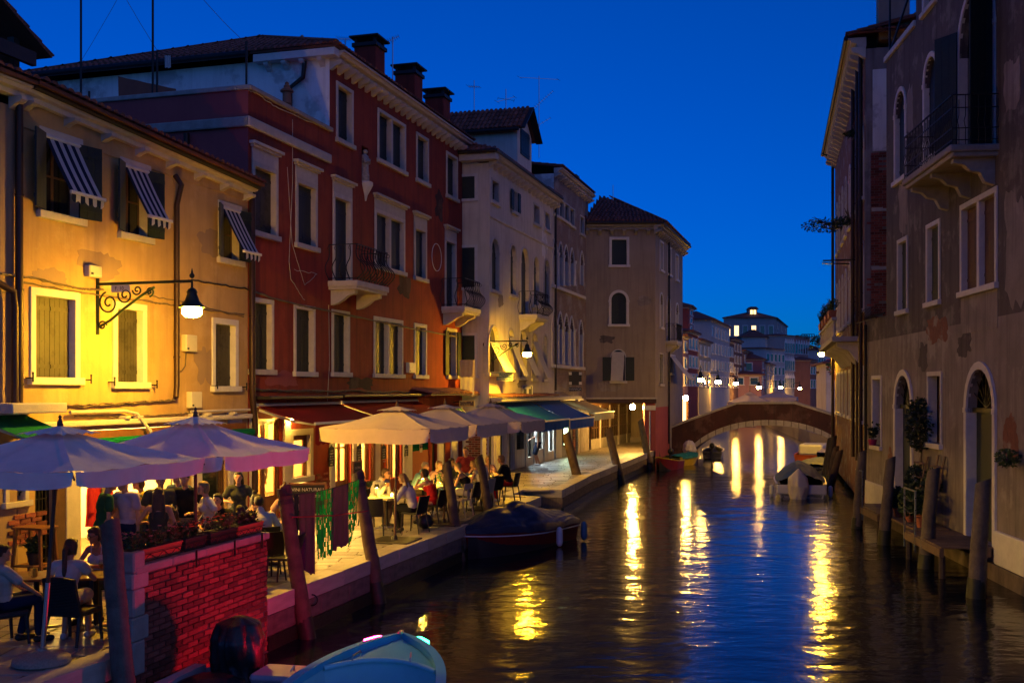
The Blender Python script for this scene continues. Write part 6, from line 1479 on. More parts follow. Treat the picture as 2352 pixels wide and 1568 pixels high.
# ------------------------------------------------------------------ parasols
def parasol(label, base, px_top, zt, zc, hs, cm, polem='dark_wood', basekind='plate', val=.27, group='square cafe parasols', ang=None, tiers=1):
    base = Vector(base); tx = (px_top - CX) / FOC * base.y; t = thing('parasol', label, 'parasol', base, 0, group)
    top = Vector((tx - base.x, 0, zt)); a = LW.ang if ang is None else ang; ex = Vector((cos(a), sin(a), 0)); ey = Vector((-sin(a), cos(a), 0)); cen = Vector((top.x * (zc / zt), 0, 0))
    cor = [cen + ex * hs * i + ey * hs * j for i, j in ((-1, -1), (1, -1), (1, 1), (-1, 1))]
    per = []; K = 12
    for i in range(4):
        for k in range(K): per.append((cor[i].lerp(cor[(i + 1) % 4], k / K), (k / K)))
    rows = []; rv = 12; ap = top - Vector((0, 0, .06))
    for j in range(rv + 1):
        tt = .06 + .94 * j / rv; row = []
        for p, f in per + [per[0]]:
            rib = abs(sin(f * 2 * pi)); q = ap.lerp(Vector((p.x, p.y, zc)), tt); q.z -= .022 * rib * tt ** 6 + .075 * rib * sin(pi * tt) ** .8 * tt + .03 * sin(pi * tt); wob = .012 * sin(f * 23 + tt * 9 + p.x * 5) * tt; q.z += wob; row.append(q)
        rows.append(row)
    MB().sheet(rows).build('canopy', cm, t, smooth=40, recalc=False)
    for i in range(4):
        A, B = cor[i], cor[(i + 1) % 4]; rows = []; out = ((A + B) / 2 - cen).normalized()
        for j in range(6):
            row = []
            for k in range(33):
                f = k / 32; p = A.lerp(B, f); sag = .022 * abs(sin(f * 2 * pi)); e = (1 - abs(2 * f - 1) ** 12) ; dz = val * (j / 5)
                ins = .03 * (j / 5) * (1 if f in (0.0, 1.0) else 0); bot = (.035 * (abs(2 * f - 1) ** 6)) * (j / 5)
                q = Vector((p.x, p.y, zc - sag - dz + bot)) + out * (.012 + .02 * (j / 5) + .012 * sin(f * 31 + i) * (j / 5)); q = q.lerp(Vector((cen.x, cen.y, q.z)), ins); row.append(q)
            rows.append(row)
        MB().sheet(rows).build('valance', cm, t, smooth=60, recalc=False)
    rows = []
    for j in range(5):
        tt = j / 4; row = []
        for p, f in per + [per[0]]:
            q = (top - Vector((0, 0, .02))).lerp(Vector((p.x, p.y, zc)), .27 * tt); q.z += .012 * tt + .025 * abs(sin(f * 4 * pi)) * tt ** 2; row.append(q)
        rows.append(row)
    MB().sheet(rows).build('vent_cap', cm, t, smooth=60, recalc=False)
    mb = MB(); mid_ = top * .34; mb.tube([(0, 0, .02), mid_], .028, 10); mb.build('lower_pole', 'steel' if basekind == 'stone' else polem, t, smooth=60); MB().tube([mid_, top - Vector((0, 0, .05))], .023, 10).build('pole', polem, t, smooth=60)
    MB().lathe([(.02, -.06), (.035, -.02), (.03, .03), (.012, .06), (.022, .08), (0, .11)], top, 10).build('finial', polem, t, smooth=60)
    hub = top * .83
    for i in range(4):
        for e in (cor[i], (cor[i] + cor[(i + 1) % 4]) / 2):
            tip = Vector((e.x, e.y, zc - .03)); mb = MB(); e_ = ap - Vector((0, 0, .08)); m_ = e_.lerp(tip, .5) - Vector((0, 0, .075)); mb.bar(e_, m_, .016, .022); mb.bar(m_, tip - Vector((0, 0, .05)), .016, .022); mb.bar(hub, m_ - Vector((0, 0, .02)), .014, .018); mb.build('rib', polem, t)
    if basekind == 'stone': MB().lathe([(.30, 0), (.33, .03), (.32, .08), (.26, .12), (.12, .15), (.06, .17), (.05, .2)], (0, 0, 0), 24).build('base', 'granite', t, smooth=50)
    elif basekind == 'plate': MB().bbox(-.45, .45, -.45, .45, .004, .045, .012).build('base', 'gutter', t).rotation_euler = (0, 0, a); MB().lathe([(.06, .045), (.05, .12), (.035, .14)], (0, 0, 0), 10).build('socket', 'iron', t)
    return t
b1p = gp(95.4, 1525); parasol('white parasol on a round granite foot at the lower left corner', b1p, 138, 2.81, 2.36, 1.2, 'parasol_white', basekind='stone', val=.18)
parasol('white parasol behind the flower boxes of the brick wall', (-4.42, 14.9, 0), 449, 2.86, 2.36, 1.16, 'parasol_white', basekind='none', val=.2)
p3 = gp(906.9, 1243); parasol('nearest of the three cream parasols, over the couple at the table', p3, 912, 2.89, 2.43, 1.2, 'parasol_cream', val=.29)
p4 = gp(1019.6, 1203.5); parasol('middle one of the three cream parasols', p4, 1022, 2.89, 2.42, 1.2, 'parasol_cream', val=.29)
parasol('farthest of the three cream parasols, beside the teal awning', (-.63, 28.6, 0), 1127, 2.88, 2.4, 1.2, 'parasol_cream', val=.29)
parasol('small pale parasol on the far bank above the bridge parapet', (gpz(1785, 92), 92, .3), 1785, 2.9, 2.3, 1.7, 'parasol_cream', val=.3); parasol('pair of shade canopies left of the far parasol, above the bridge', (gpz(1722, 84), 84, .3), 1722, 2.8, 2.0, 1.6, 'parasol_cream', val=.3)

# ------------------------------------------------------------------ low brick wall with flower boxes
A, B = Vector((-4.66, 13.07)), Vector((-3.76, 16.35)); d = (B - A).normalized(); WF = Frame(A.x, A.y, d.x, d.y); Lw = (B - A).length
bw = fthing(WF, 'brick_wall', 'low red brick parapet wall at the canal edge carrying flower boxes', 'wall')
MB().box(.03, Lw, .02, .26, -.8, .93).build('mortar_core', 'mortar', bw)
mts = []; z = -.78; j = 0
while z < .9:
    s = .05 - (j % 2) * .13
    while s < Lw - .02:
        a, b = max(s, .04), min(s + .25, Lw)
        if b - a > .05: mts.append(Matrix.Translation(((a + b) / 2, (.012 if R.random() > .08 else .028) + R.uniform(-.008, .006), z + .036)) @ Matrix.Rotation(R.uniform(-.025, .025), 4, 'Y') @ Matrix.Diagonal((b - a - .012, .05, .062, 1)))
        s += .262
    z += .0765; j += 1
pieces('brick', unit_b, mts, bw, 300)
s = .02
while s < Lw - .02: e = min(s + .8, Lw + .02); MB().bbox(s, e - .008, -.05, .34, .932, 1.03, .018).build('coping_stone', 'grey_stone', bw); s = e
z = -.3
for i, h in enumerate((.42, .3, .34, .2, .26)): MB().bbox(-.02 - .02 * (i % 2), .22 + .08 * (i % 2), -.045, .30, z, z + h - .01, .02).build('quoin', 'grey_stone', bw); z += h
MB().box(-.05, Lw + .1, -.03, .3, -2.6, -.79).build('footing', 'quay_wall', bw)
for s in (1.35, 2.35, 3.15): mb = MB(); mb.bar((s, -.06, 1.05), (s, -.06, .82), .03, .012, (0, 1, 0)); mb.build('rack_hook', 'iron', bw)
fb = [('terracotta box of small pink flowers on the near end of the brick wall', .62, 1.12, 'terracotta', 'flower_pink', 26, 12), ('dark planter of orange flowers second along the brick wall', 1.52, .52, 'dark_pot', 'flower_orange', 30, 9), ('dark planter with leafy stems third along the brick wall', 2.25, .72, 'dark_pot', 'flower_orange', 34, 10), ('red clay box of parsley at the far end of the brick wall', 3.02, .74, 'terracotta', None, 16, 14)]
for i, (lb, s, L, pot, fl, hh, n) in enumerate(fb):
    p = WF.w(s, -.15, 1.033); box_plant(lb, (p.x, p.y, 1.033), WF.ang, L, .2, .17, pot, .2 if i != 3 else .14, n, 70 + i, 'leaf' if i != 3 else 'leaf_dark', fl, 'flower boxes on the brick wall', rack=True)

# ------------------------------------------------------------------ mooring posts
def post(label, px_t, py_t, px_b, Y, r=.12, m='pole_wood', group='mooring posts', zt=None, band=None, cap=None, lean_y=0.0, name='mooring_post'):
    T = at(px_t, py_t, Y + lean_y); Bp = Vector(((px_b - CX) / FOC * Y, Y, WATER)); t = thing(name, label, 'mooring post', (Bp.x, Bp.y, WATER), 0, group)
    v = T - Bp; q = random.Random(int(px_t)); n = 12; vs = []; K = 10
    mb = MB(); pts = []; rs = []
    for i in range(K + 1): f = -.35 + 1.35 * i / K; pts.append(v * f + Vector((q.uniform(-.012, .012), q.uniform(-.012, .012), 0))); rs.append(r * (1.06 - .2 * max(0, f)) * q.uniform(.97, 1.03))
    mb.tube(pts, rs, n); b = len(mb.v) - n
    for k in range(n): x, y, z = mb.v[b + k]; mb.v[b + k] = (x, y, z + .10 * (y - v.y) / r * -.5 + .06 * (x - v.x) / r)
    mb.build('shaft', m, t, smooth=50)
    f1 = (.30 + q.uniform(0, .12)) / v.z; mb = MB(); mb.tube([v * f for f in (-.15, 0, f1 * .6, f1)], [r * 1.13, r * 1.11, r * 1.09, r * 1.055], 12); mb.build('tide_band', 'algae', t, smooth=50)
    if cap: mb = MB(); mb.tube([v * .955, v * 1.004], [r * .93, r * .9], 12); mb.build('cap', cap, t)
    if band:
        for f in band[1]: mb = MB(); mb.tube([v * f, v * (f + band[2])], r * 1.0, 12); mb.build('paper_notice' if band[0] == 'sign_white' else 'band', band[0], t)
    return t
post('slanting grey mooring post in front of the near brick wall end', 254, 1201, 292, 12.55, .13, 'pole_grey', lean_y=.1)
post('red-lit mooring post with dark cap at the far end of the brick wall', 652, 1122, 706, 17.25, .13, 'pole_wood', cap='pole_dark', band=('pole_dark', (.9,), .03))
post('mooring post with black cap holding the clothesline of green netting', 822, 1087, 870, 20.1, .13, 'pole_wood', cap='pole_dark', band=('pole_dark', (.9,), .03))
post('mooring post standing in front of the middle cream parasol pole', 1026, 1063, 1058, 25.1, .12, 'pole_wood')
post('mooring post just left of the farthest cream parasol pole', 1100, 1050, 1140, 27.5, .12, 'pole_wood')
post('thick cracked mooring post on the quay corner before the blue awning', 1300, 995, 1338, 40.6, .18, 'pole_wood'); post('thick mooring post leaning in front of the passage shop fronts', 1396, 984, 1426, 45.9, .18, 'pole_wood')
post('mooring post just left of the pink pier under the grey house', 1471, 965, 1493, 54.2, .17, 'pole_wood'); post('mooring post just right of the pink pier under the grey house', 1497, 963, 1512, 57.5, .17, 'pole_wood')
post('thin dark pole at the foot of the bridge stairs', 1526, 985, 1528, 60.4, .1, 'pole_dark'); post('second thin pole right beside the bridge parapet', 1534, 985, 1537, 60.6, .1, 'pole_dark')
post('rightmost thick mooring post in front of the big arched water gate', 2257, 1105, 2241, 20.6, .16, 'pole_grey'); post('mooring post between the plant shelf and the near landing railing', 2144, 1078, 2126, 24.0, .16, 'pole_grey'); post('mooring post before the smaller arched doorway', 2046, 1052, 2030, 27.7, .15, 'pole_grey'); post('mooring post before the peeling brick corner on the right bank', 1980, 1037, 1968, 31.0, .15, 'pole_grey')
for i, (a, b, c, Y) in enumerate(((1908, 1005, 1893, 46.5), (1916, 1002, 1898, 46.0), (1921, 1026, 1904, 45.0), (1930, 1035, 1906, 43.6))): post(('leftmost dark pole of the cluster beside the covered white boat', 'second dark pole of the cluster beside the covered white boat', 'third dark pole of the cluster beside the covered white boat', 'rightmost leaning pole of the cluster beside the covered white boat')[i], a, b, c, Y, .15, 'pole_dark' if i < 2 else 'pole_wood')

# ------------------------------------------------------------------ cafe furniture
def rattan_chair(label, loc, rz, group='woven rattan armless chairs'):
    t = thing('rattan_chair', label, 'chair', loc, rz, group); mb = MB()
    rows = []
    for side in (0, 1):
        pass
    def back(u, v, o):    # u across, v up
        x = (u - .5) * (.50 - .05 * v); y = -.22 - .10 * v - .05 * (1 - (2 * u - 1) ** 2) + o; z = .40 + .50 * v - .03 * (2 * u - 1) ** 2 * v; return (x, y, z)
    A = [[back(i / 14, j / 12, 0) for i in range(15)] for j in range(13)]; Bq = [[back(i / 14, j / 12, .035) for i in range(15)] for j in range(13)]
    mb.sheet(A); mb.sheet(Bq)
    edge = lambda G: [G[0][i] for i in range(15)] + [G[j][14] for j in range(1, 13)] + [G[12][i] for i in range(13, -1, -1)] + [G[j][0] for j in range(11, 0, -1)]
    ea, eb = edge(A), edge(Bq); n = len(ea)
    for i in range(n): mb.poly([ea[i], ea[(i + 1) % n], eb[(i + 1) % n], eb[i]])
    bk = mb.build('backrest', 'rattan', t, smooth=50); mb = MB()
    for j in range(0, 26):   # woven strands standing proud of the back
        v = .02 + .96 * j / 25; mb.tube([Vector(back(i / 28, v, -.004 - .006 * ((i + j) % 2))) for i in range(29)], .0075, 4)
    stuff(mb.build('weave', 'rattan', bk, smooth=80))
    MB().bbox(-.25, .25, -.24, .24, .385, .455, .025).build('seat', 'rattan', t)
    for x, y, tx, ty in ((-.22, -.2, -.25, -.30), (.22, -.2, .25, -.30), (-.22, .2, -.235, .23), (.22, .2, .235, .23)): l = MB().tube([(x, y, .40), (tx, ty, .03)], [.026, .02], 8).build('leg', 'rattan', t, smooth=60); MB().tube([(tx, ty, .032), (tx, ty, 0)], .018, 8).build('foot', 'steel', l)
    return t
def cafe_chair(label, loc, rz, m='black_plastic', group='plain black cafe chairs'):
    t = thing('cafe_chair', label, 'chair', loc, rz, group); f = lambda u, v, o: ((u - .5) * (.44 - .03 * v), -.20 - .09 * v - .035 * (1 - (2 * u - 1) ** 2) + o, .46 + .38 * v)
    mb = MB(); A = [[f(i / 8, j / 6, 0) for i in range(9)] for j in range(7)]; B_ = [[f(i / 8, j / 6, .02) for i in range(9)] for j in range(7)]; mb.sheet(A); mb.sheet(B_)
    ed = lambda G: [G[0][i] for i in range(9)] + [G[j][8] for j in range(1, 7)] + [G[6][i] for i in range(7, -1, -1)] + [G[j][0] for j in range(5, 0, -1)]
    a, b = ed(A), ed(B_); n = len(a)
    for i in range(n): mb.poly([a[i], a[(i + 1) % n], b[(i + 1) % n], b[i]])
    mb.build('backrest', m, t, smooth=50); MB().bbox(-.22, .22, -.21, .22, .43, .465, .015).build('seat', m, t)
    for x, y, tx, ty in ((-.2, -.19, -.22, -.27), (.2, -.19, .22, -.27), (-.19, .19, -.205, .23), (.19, .19, .205, .23)): MB().tube([(x, y, .44), (tx, ty, 0)], [.02, .014], 8).build('leg', m, t, smooth=60)
    return t
def slat_chair(label, loc, rz, m='pale_wood'):
    t = thing('wooden_chair', label, 'chair', loc, rz); MB().bbox(-.21, .21, -.2, .22, .43, .465, .012).build('seat', m, t); MB().bbox(-.2, .2, -.285, -.26, .72, .86, .012).build('backrest', m, t); MB().bbox(-.05, .05, -.262, -.24, .46, .73, .008).build('back_splat', m, t)
    for s in (-1, 1): MB().tube([(s * .19, -.30, 0), (s * .19, -.2, .45), (s * .19, -.275, .86)], .017, 8).build('leg', m, t, smooth=60); MB().tube([(s * .19, .2, .44), (s * .2, .23, 0)], .017, 8).build('leg', m, t, smooth=60)
    return t
def cafe_table(label, loc, rz, L, w, top='wood', ped=2, group=None, z=.75):
    t = thing('cafe_table', label, 'table', loc, rz, group); MB().bbox(-L / 2, L / 2, -w / 2, w / 2, z - .03, z, .008).build('table_top', top, t)
    for i in range(ped):
        x = (i - (ped - 1) / 2) * L * .52; MB().tube([(x, 0, .05), (x, 0, z - .03)], .035, 10).build('leg', 'iron', t, smooth=60); mb = MB()
        for a in (45, 135, 225, 315): mb.tube([(x, 0, .06), (x + .3 * cos(radians(a)), .3 * sin(radians(a)), .025)], [.028, .018], 6)
        mb.build('foot', 'steel', t, smooth=60)
    return t
def lathe_thing(name, label, cat, prof, loc, m, n=14, group=None):
    o = MB().lathe(prof, (0, 0, 0), n).build(name, m, None, smooth=50); o.location = loc; return tag(o, label, cat, group)
GL = [(.034, 0), (.034, .004), (.006, .01), (.005, .085), (.02, .10), (.04, .13), (.044, .16), (.036, .21), (.035, .21), (.042, .16), (.037, .13), (.018, .104), (0, .098)]
TU = [(.03, 0), (.036, .1), (.034, .1), (.029, .008), (0, .008)]
BO = [(.037, 0), (.038, .02), (.038, .18), (.03, .22), (.014, .25), (.013, .30), (.016, .302), (.016, .315), (0, .316)]
def wine_glass(lb, loc, fill=True):
    t = thing('wine_glass', lb, 'glass', loc, 0, 'wine glasses'); MB().lathe(GL, (0, 0, 0), 14).build('bowl', 'clear', t, smooth=50)
    if fill: MB().lathe([(0, .105), (.018, .108), (.036, .132), (.039, .15), (0, .15)], (0, 0, 0), 14).build('wine', 'wine', t, smooth=50)
    return t
def table_lamp(lb, loc):
    t = thing('table_lamp', lb, 'table lamp', loc, 0, 'cordless table lamps'); MB().lathe([(.05, 0), (.05, .012), (.008, .02), (.007, .24)], (0, 0, 0), 12).build('stem', 'iron', t, smooth=50); MB().lathe([(.045, .30), (.07, .22), (.068, .22), (.043, .298)], (0, 0, 0), 14).build('lamp_shade', 'black_plastic', t, smooth=40); MB().ell((0, 0, .225), (.03, .03, .016), 8, 6).build('bulb', 'candle', t, smooth=180); return t
def candle(lb, loc):
    t = thing('candle_jar', lb, 'candle', loc, 0, 'candles on the tables'); MB().lathe(TU, (0, 0, 0), 12).build('jar', 'clear', t, smooth=50); MB().ell((0, 0, .06), (.012, .012, .03), 8, 6).build('flame', 'candle', t, smooth=180); return t
# --- near terrace
T1 = Vector((-5.93, 14.2)); a1 = radians(8)
cafe_table('brown cafe table in front of the woman with glasses', (T1.x, T1.y, 0), a1, 1.45, .7)
rattan_chair('black woven chair holding the long-haired woman in white, back to the camera', (-5.53, 13.48, 0), radians(-14)); rattan_chair('black woven chair at the left edge with the boy', (-6.38, 13.35, 0), radians(-40))
cafe_chair('dark chair under the woman with glasses', (-5.74, 15.03, 0), radians(168))
wine_glass('glass of white wine beside the woman with glasses', (-5.43, 14.12, .752)); lathe_thing('tumbler', 'short cut glass tumbler next to the wine glass', 'glass', TU, (-5.32, 13.98, .752), 'clear')
lathe_thing('drink_can', 'yellow drink can on the left part of the near table', 'can', [(.026, 0), (.032, .008), (.032, .105), (.027, .115), (.026, .112), (0, .112)], (-6.28, 14.05, .752), 'cloth_yellow'); lathe_thing('tall_glass', 'tall glass beside the yellow can', 'glass', [(.03, 0), (.035, .14), (.033, .14), (.028, .008), (0, .008)], (-6.36, 14.1, .752), 'clear')
o = MB().ell((0, 0, .02), (.05, .04, .028), 10, 6).build('napkin', 'cloth_white', None, smooth=30); o.location = (-5.25, 14.05, .752); tag(o, 'crumpled white napkin beside the tumbler', 'napkin')
# high stool table with potted plant
t = thing('bar_stool', 'tall wooden stool against the yellow house wall', 'stool', (-7.98, 17.85, 0), LW.ang - pi / 2); MB().bbox(-.3, .3, -.22, .22, .89, .925, .01).build('top', 'wood', t)
for x in (-1, 1):
    for y in (-1, 1): MB().bar((x * .3, y * .21, 0), (x * .24, y * .17, .89), .045).build('leg', 'wood', t)
MB().bbox(-.28, .28, -.2, .2, .26, .29, .008).build('shelf', 'wood', t)
pt = thing('potted_plant', 'small leafy plant in a grey pot on the shelf of the tall stool', 'potted plant', (-7.98, 17.82, .292)); MB().lathe([(.08, 0), (.12, .18), (.13, .2), (.11, .2), (.1, .16), (0, .16)], (0, 0, 0), 14).build('pot', 'dark_pot', pt, smooth=50); mb = MB(); leaves(mb, (0, 0, .33), (.15, .15, .15), 130, .06, 4); stuff(mb.build('leaves', 'leaf', pt))
# red coat on a stand and shop window behind
p = LW.w(LW.s(222), .05, 0); t = thing('hanging_coat', 'bright red coat hanging in the lit shop doorway behind the green shirt', 'coat', p, LW.ang)
mb = MB(); rows = []
for j in range(10):
    f = j / 9; wd_ = (.11 + .16 * min(1, f * 3.5) + .09 * f); rows.append([(wd_ * cos(a), -.12 * (.6 + .5 * f) * sin(a), 1.62 - .95 * f) for a in [k * 2 * pi / 20 for k in range(21)]])
mb.sheet(rows); mb.build('coat_body', 'coat_red', t, smooth=180)
for s in (-1, 1): MB().tube([(s * .2, 0, 1.52), (s * .27, -.02, 1.25), (s * .29, -.03, .92)], [.07, .075, .07], 10).build('sleeve', 'coat_red', t, smooth=80)
mb = MB(); mb.ell((0.02, -.12, 1.32), (.1, .012, .14), 16, 10); mb.build('printed_patch', 'cloth_khaki', t, smooth=180)
# --- restaurant terrace
cafe_table('candle-lit table of the couple under the nearest cream parasol', (-2.88, 24.55, 0), radians(58), .95, .75, 'table_cloth', 1, 'tables under the cream parasols'); cafe_table('candle-lit table behind the woman in red', (-2.1, 27.3, 0), radians(68), 1.5, .75, 'table_cloth', 2, 'tables under the cream parasols'); cafe_table('table at the far end under the last cream parasol', (-.95, 30.4, 0), radians(70), 1.1, .75, 'table_cloth', 1, 'tables under the cream parasols')
for lb, x, y, rz in (('empty black chair left of the nearest cream parasol pole', -3.05, 23.55, 5), ('black chair under the woman in the white jumper', -2.2, 24.0, 62), ('black chair under the woman in the red dress', -1.85, 25.55, 60), ('black chair under the woman in the black vest', -1.1, 27.75, 62), ('black chair under the woman in the black T-shirt at the far end', -.08, 30.75, 68),
                      ('black chair beside the one of the woman in the black T-shirt', -.55, 29.7, 40), ('dark chair under the man in the white shirt', -3.3, 25.3, 235), ('black chair between the near posts behind the hanging cloths', -4.15, 18.05, 40), ('dark chair behind the brick wall under the man in the white shirt seen from behind', -4.35, 18.7, 30), ('dark chair in shadow behind the red-lit post', -3.75, 17.55, 75)):
    cafe_chair(lb, (x, y, 0), radians(rz))
slat_chair('pale wooden slat-back chair between the black ones', (-1.32, 26.95, 0), radians(60)); cafe_chair('light grey chair under the woman in the cream vest', (-.78, 28.75, 0), radians(62), 'pale_wood', 'plain grey cafe chairs')
def tz(x, y): return (x, y, .752)
table_lamp('cordless black-shaded table lamp between the couple', tz(-3.1, 24.45)); table_lamp('cordless black-shaded table lamp at the left of the second table', tz(-2.25, 26.9)); table_lamp('cordless black-shaded table lamp on the farthest table', tz(-.95, 30.45))
candle('candle glowing on the table of the couple', tz(-2.75, 24.4)); candle('candle in the middle of the second table', tz(-1.98, 27.45)); candle('candle at the right end of the second table', tz(-1.78, 27.95))
lathe_thing('water_bottle', 'clear water bottle on the table of the couple', 'bottle', BO, tz(-2.93, 24.62), 'clear'); lathe_thing('wine_bottle', 'dark wine bottle standing on the second table', 'bottle', BO, tz(-1.95, 27.1), 'bottle_green'); lathe_thing('water_bottle', 'clear bottle behind the post on the second table', 'bottle', BO, tz(-1.8, 27.3), 'clear')
for i, (x, y) in enumerate(((-2.7, 24.65), (-2.65, 24.25), (-2.2, 27.25), (-2.05, 26.85), (-1.7, 27.75), (-.85, 30.1))): wine_glass(('wine glass before the man in the white shirt', 'wine glass before the woman in the white jumper', 'wine glass left of the wine bottle', 'wine glass nearest the woman in red', 'wine glass before the woman in the black vest', 'wine glass on the farthest table')[i], tz(x, y), i % 2 == 0)
for i, (x, y) in enumerate(((-2.95, 24.75), (-2.75, 24.2), (-2.35, 27.05), (-1.9, 27.8), (-1.1, 30.3))):
    lathe_thing('plate', ('white plate before the man in the white shirt', 'white plate before the woman in the white jumper', 'white plate at the left of the second table', 'white plate at the right of the second table', 'white plate on the farthest table')[i], 'plate', [(0, 0), (.07, .002), (.12, .014), (.125, .018), (.07, .008), (0, .006)], tz(x, y), 'cloth_cream', 20, 'plates on the tables')
vs = thing('flower_vase', 'small vase of green sprigs on the second table', 'vase', tz(-1.85, 27.62)); MB().lathe([(.03, 0), (.04, .05), (.02, .1), (.025, .12), (0, .1)], (0, 0, 0), 12).build('vase', 'clear', vs, smooth=50); mb = MB(); sprig(mb, (0, 0, .1), .22, 6, .1, 5, .05); stuff(mb.build('sprigs', 'leaf', vs))
pp = thing('potted_bush', 'bright yellow-green potted bush behind the green netting', 'potted plant', (gp(845, 1190).x, gp(845, 1190).y, 0)); MB().lathe([(.13, 0), (.18, .3), (.19, .32), (.16, .32), (0, .28)], (0, 0, 0), 16).build('pot', 'terracotta', pp, smooth=50); mb = MB(); leaves(mb, (0, 0, .62), (.25, .25, .32), 260, .06, 6); stuff(mb.build('leaves', 'leaf', pp))
hb = MB().ell((0, 0, .16), (.2, .11, .17), 14, 8).build('handbag_body', 'black_plastic', None, smooth=60); t = thing('handbag', 'dark handbag on the paving behind the chair of the woman in red', 'bag', gp(zx('B7', 1130), zy('B7', 1085)), .4); hb.parent = t; MB().tube([(.14 * cos(a), 0, .27 + .16 * sin(a)) for a in [pi * k / 10 for k in range(11)]], .01, 6).build('handle', 'black_plastic', t)
# chalk boards and signs
def chalkboard(lb, fr, s0, s1, z0, z1, lines, n=.08, size=.055, arch=True):
    t = fthing(fr, 'chalkboard', lb, 'chalkboard', 'menu boards on the restaurant front'); mb = MB(); m = (s0 + s1) / 2; pts = [(s0, -n, z0), (s1, -n, z0), (s1, -n, z1 - .08), (m + .04, -n, z1 - .04), (m, -n, z1), (m - .04, -n, z1 - .04), (s0, -n, z1 - .08)]
    mb.prism(pts, (0, .02, 0)); mb.build('board', 'sign_black', t)
    for i, l in enumerate(lines): text(t, l, size, (m, -n - .002, z1 - .17 - i * size * 1.35), (pi / 2, 0, 0), 'chalk', .001)
for i, (k, x0, x1, y0, y1) in enumerate((('B7', 98, 165, 195, 425), ('B7', 398, 458, 185, 385), ('B7', 662, 715, 185, 345), ('B7', 905, 950, 185, 315))):
    s0 = LW.s(zx(k, x0), .08); s1 = s0 + .32; chalkboard(('tall chalk menu board left of the first restaurant door', 'chalk menu board right of the first restaurant door', 'third chalk menu board along the restaurant front', 'fourth chalk menu board next to the green shutter')[i], LW, s0, s1, LW.z(zx(k, x0), zy(k, y1), .08), LW.z(zx(k, x0), zy(k, y0), .08), ['OMBRE', 'E CICHETI', 'BACALA', 'POLPETTE', 'SARDE', 'SPRITZ', 'VINO', 'DELLA', 'CASA'][i:i + (8 if i == 0 else 6)])
p = gp(zx('C3', 960), 1188); ab = thing('pavement_sign', 'wooden framed blackboard reading vini naturali behind the clothesline', 'sign', p, radians(6)); mb = MB(); mb.box(-.42, .42, 0, .03, .1, .82); mb.build('board', 'sign_black', ab)
mb = MB(); mb.box(-.47, -.42, -.012, .042, 0, .88); mb.box(.42, .47, -.012, .042, 0, .88); mb.box(-.42, .42, -.012, .042, .82, .88); mb.build('frame', 'wood', ab); text(ab, 'VINI NATURALI', .115, (0, -.004, .7), (pi / 2, 0, 0), 'chalk', .001); text(ab, 'BIANCHI / ROSSI', .085, (0, -.004, .54), (pi / 2, 0, 0), 'chalk', .001)
MB().bar((-.44, .05, .86), (-.44, .4, 0), .04).build('prop', 'wood', ab); MB().bar((.44, .05, .86), (.44, .4, 0), .04).build('prop', 'wood', ab)
p = LW.w(LW.s(zx('B7', 420), .5), .45, 0); ab = thing('easel_board', 'black chalk easel leaning by the second restaurant window', 'sign', p, LW.ang); MB().box(-.25, .25, 0, .02, .3, 1.15).build('board', 'sign_black', ab); mb = MB(); mb.box(-.3, -.25, -.01, .03, 0, 1.2); mb.box(.25, .3, -.01, .03, 0, 1.2); mb.box(-.25, .25, -.01, .03, 1.15, 1.2); mb.build('frame', 'wood', ab); text(ab, 'CUCINA', .1, (0, -.004, 1.0), (pi / 2, 0, 0), 'chalk', .001)
def hang_sign(name, lb, cx, cy, Y, w, h, m, rim='sign_white'):
    p = at(cx, cy, Y); t = thing(name, lb, 'sign', p); MB().bbox(-w / 2, w / 2, -.03, .03, -h / 2, h / 2, .01).build('rim', rim, t); MB().box(-w / 2 + .03, w / 2 - .03, -.036, -.03, -h / 2 + .03, h / 2 - .03).build('panel', m, t); return t
Yh = 41.0; s = hang_sign('hospital_sign', 'blue direction sign with white arrow naming the hospital', zx('A8', 421), zy('A8', 805), Yh, 188 / 1.9602 * .6125 / FOC * Yh, 68 / 1.9602 * .6125 / FOC * Yh, 'sign_blue')
text(s, 'ISTITUTO OSPEDALIERO', .078, (.1, -.04, .10), (pi / 2, 0, 0), 'sign_white', .001); text(s, 'DI RIABILITAZIONE', .078, (.1, -.04, .015), (pi / 2, 0, 0), 'sign_white', .001); text(s, 'FATEBENEFRATELLI', .115, (.09, -.04, -.09), (pi / 2, 0, 0), 'sign_white', .001, sx=.72)
MB().prism([(-.44, -.038, 0), (-.36, -.038, .1), (-.36, -.038, .04), (-.28, -.038, .04), (-.28, -.038, -.04), (-.36, -.038, -.04), (-.36, -.038, -.1)], (0, .004, 0)).build('arrow', 'sign_white', s); MB().bar((-.5, .05, .1), (-1.1, .3, .1), .03).build('bracket', 'iron', s)
Yt = 44.5; s = hang_sign('tobacco_sign', 'dark blue projecting sign with a big white letter T', zx('A8', 625), zy('A8', 930), Yt, 74 / 1.9602 * .6125 / FOC * Yt, 118 / 1.9602 * .6125 / FOC * Yt, 'sign_navy')
mb = MB(); mb.box(-.13, .13, -.044, -.037, .19, .27); mb.box(-.045, .045, -.044, -.037, -.12, .19); mb.build('letter', 'sign_white', s); text(s, 'TABACCHI', .06, (0, -.04, -.27), (pi / 2, 0, 0), 'sign_white', .001); MB().box(.07, .14, -.044, -.037, -.16, -.08).build('stamp', 'sign_white', s); MB().box(-.15, -.09, -.044, -.037, -.16, -.1).build('stamp', 'sign_white', s); MB().bar((-.1, .05, .3), (-.9, .3, .35), .03).build('bracket', 'iron', s)
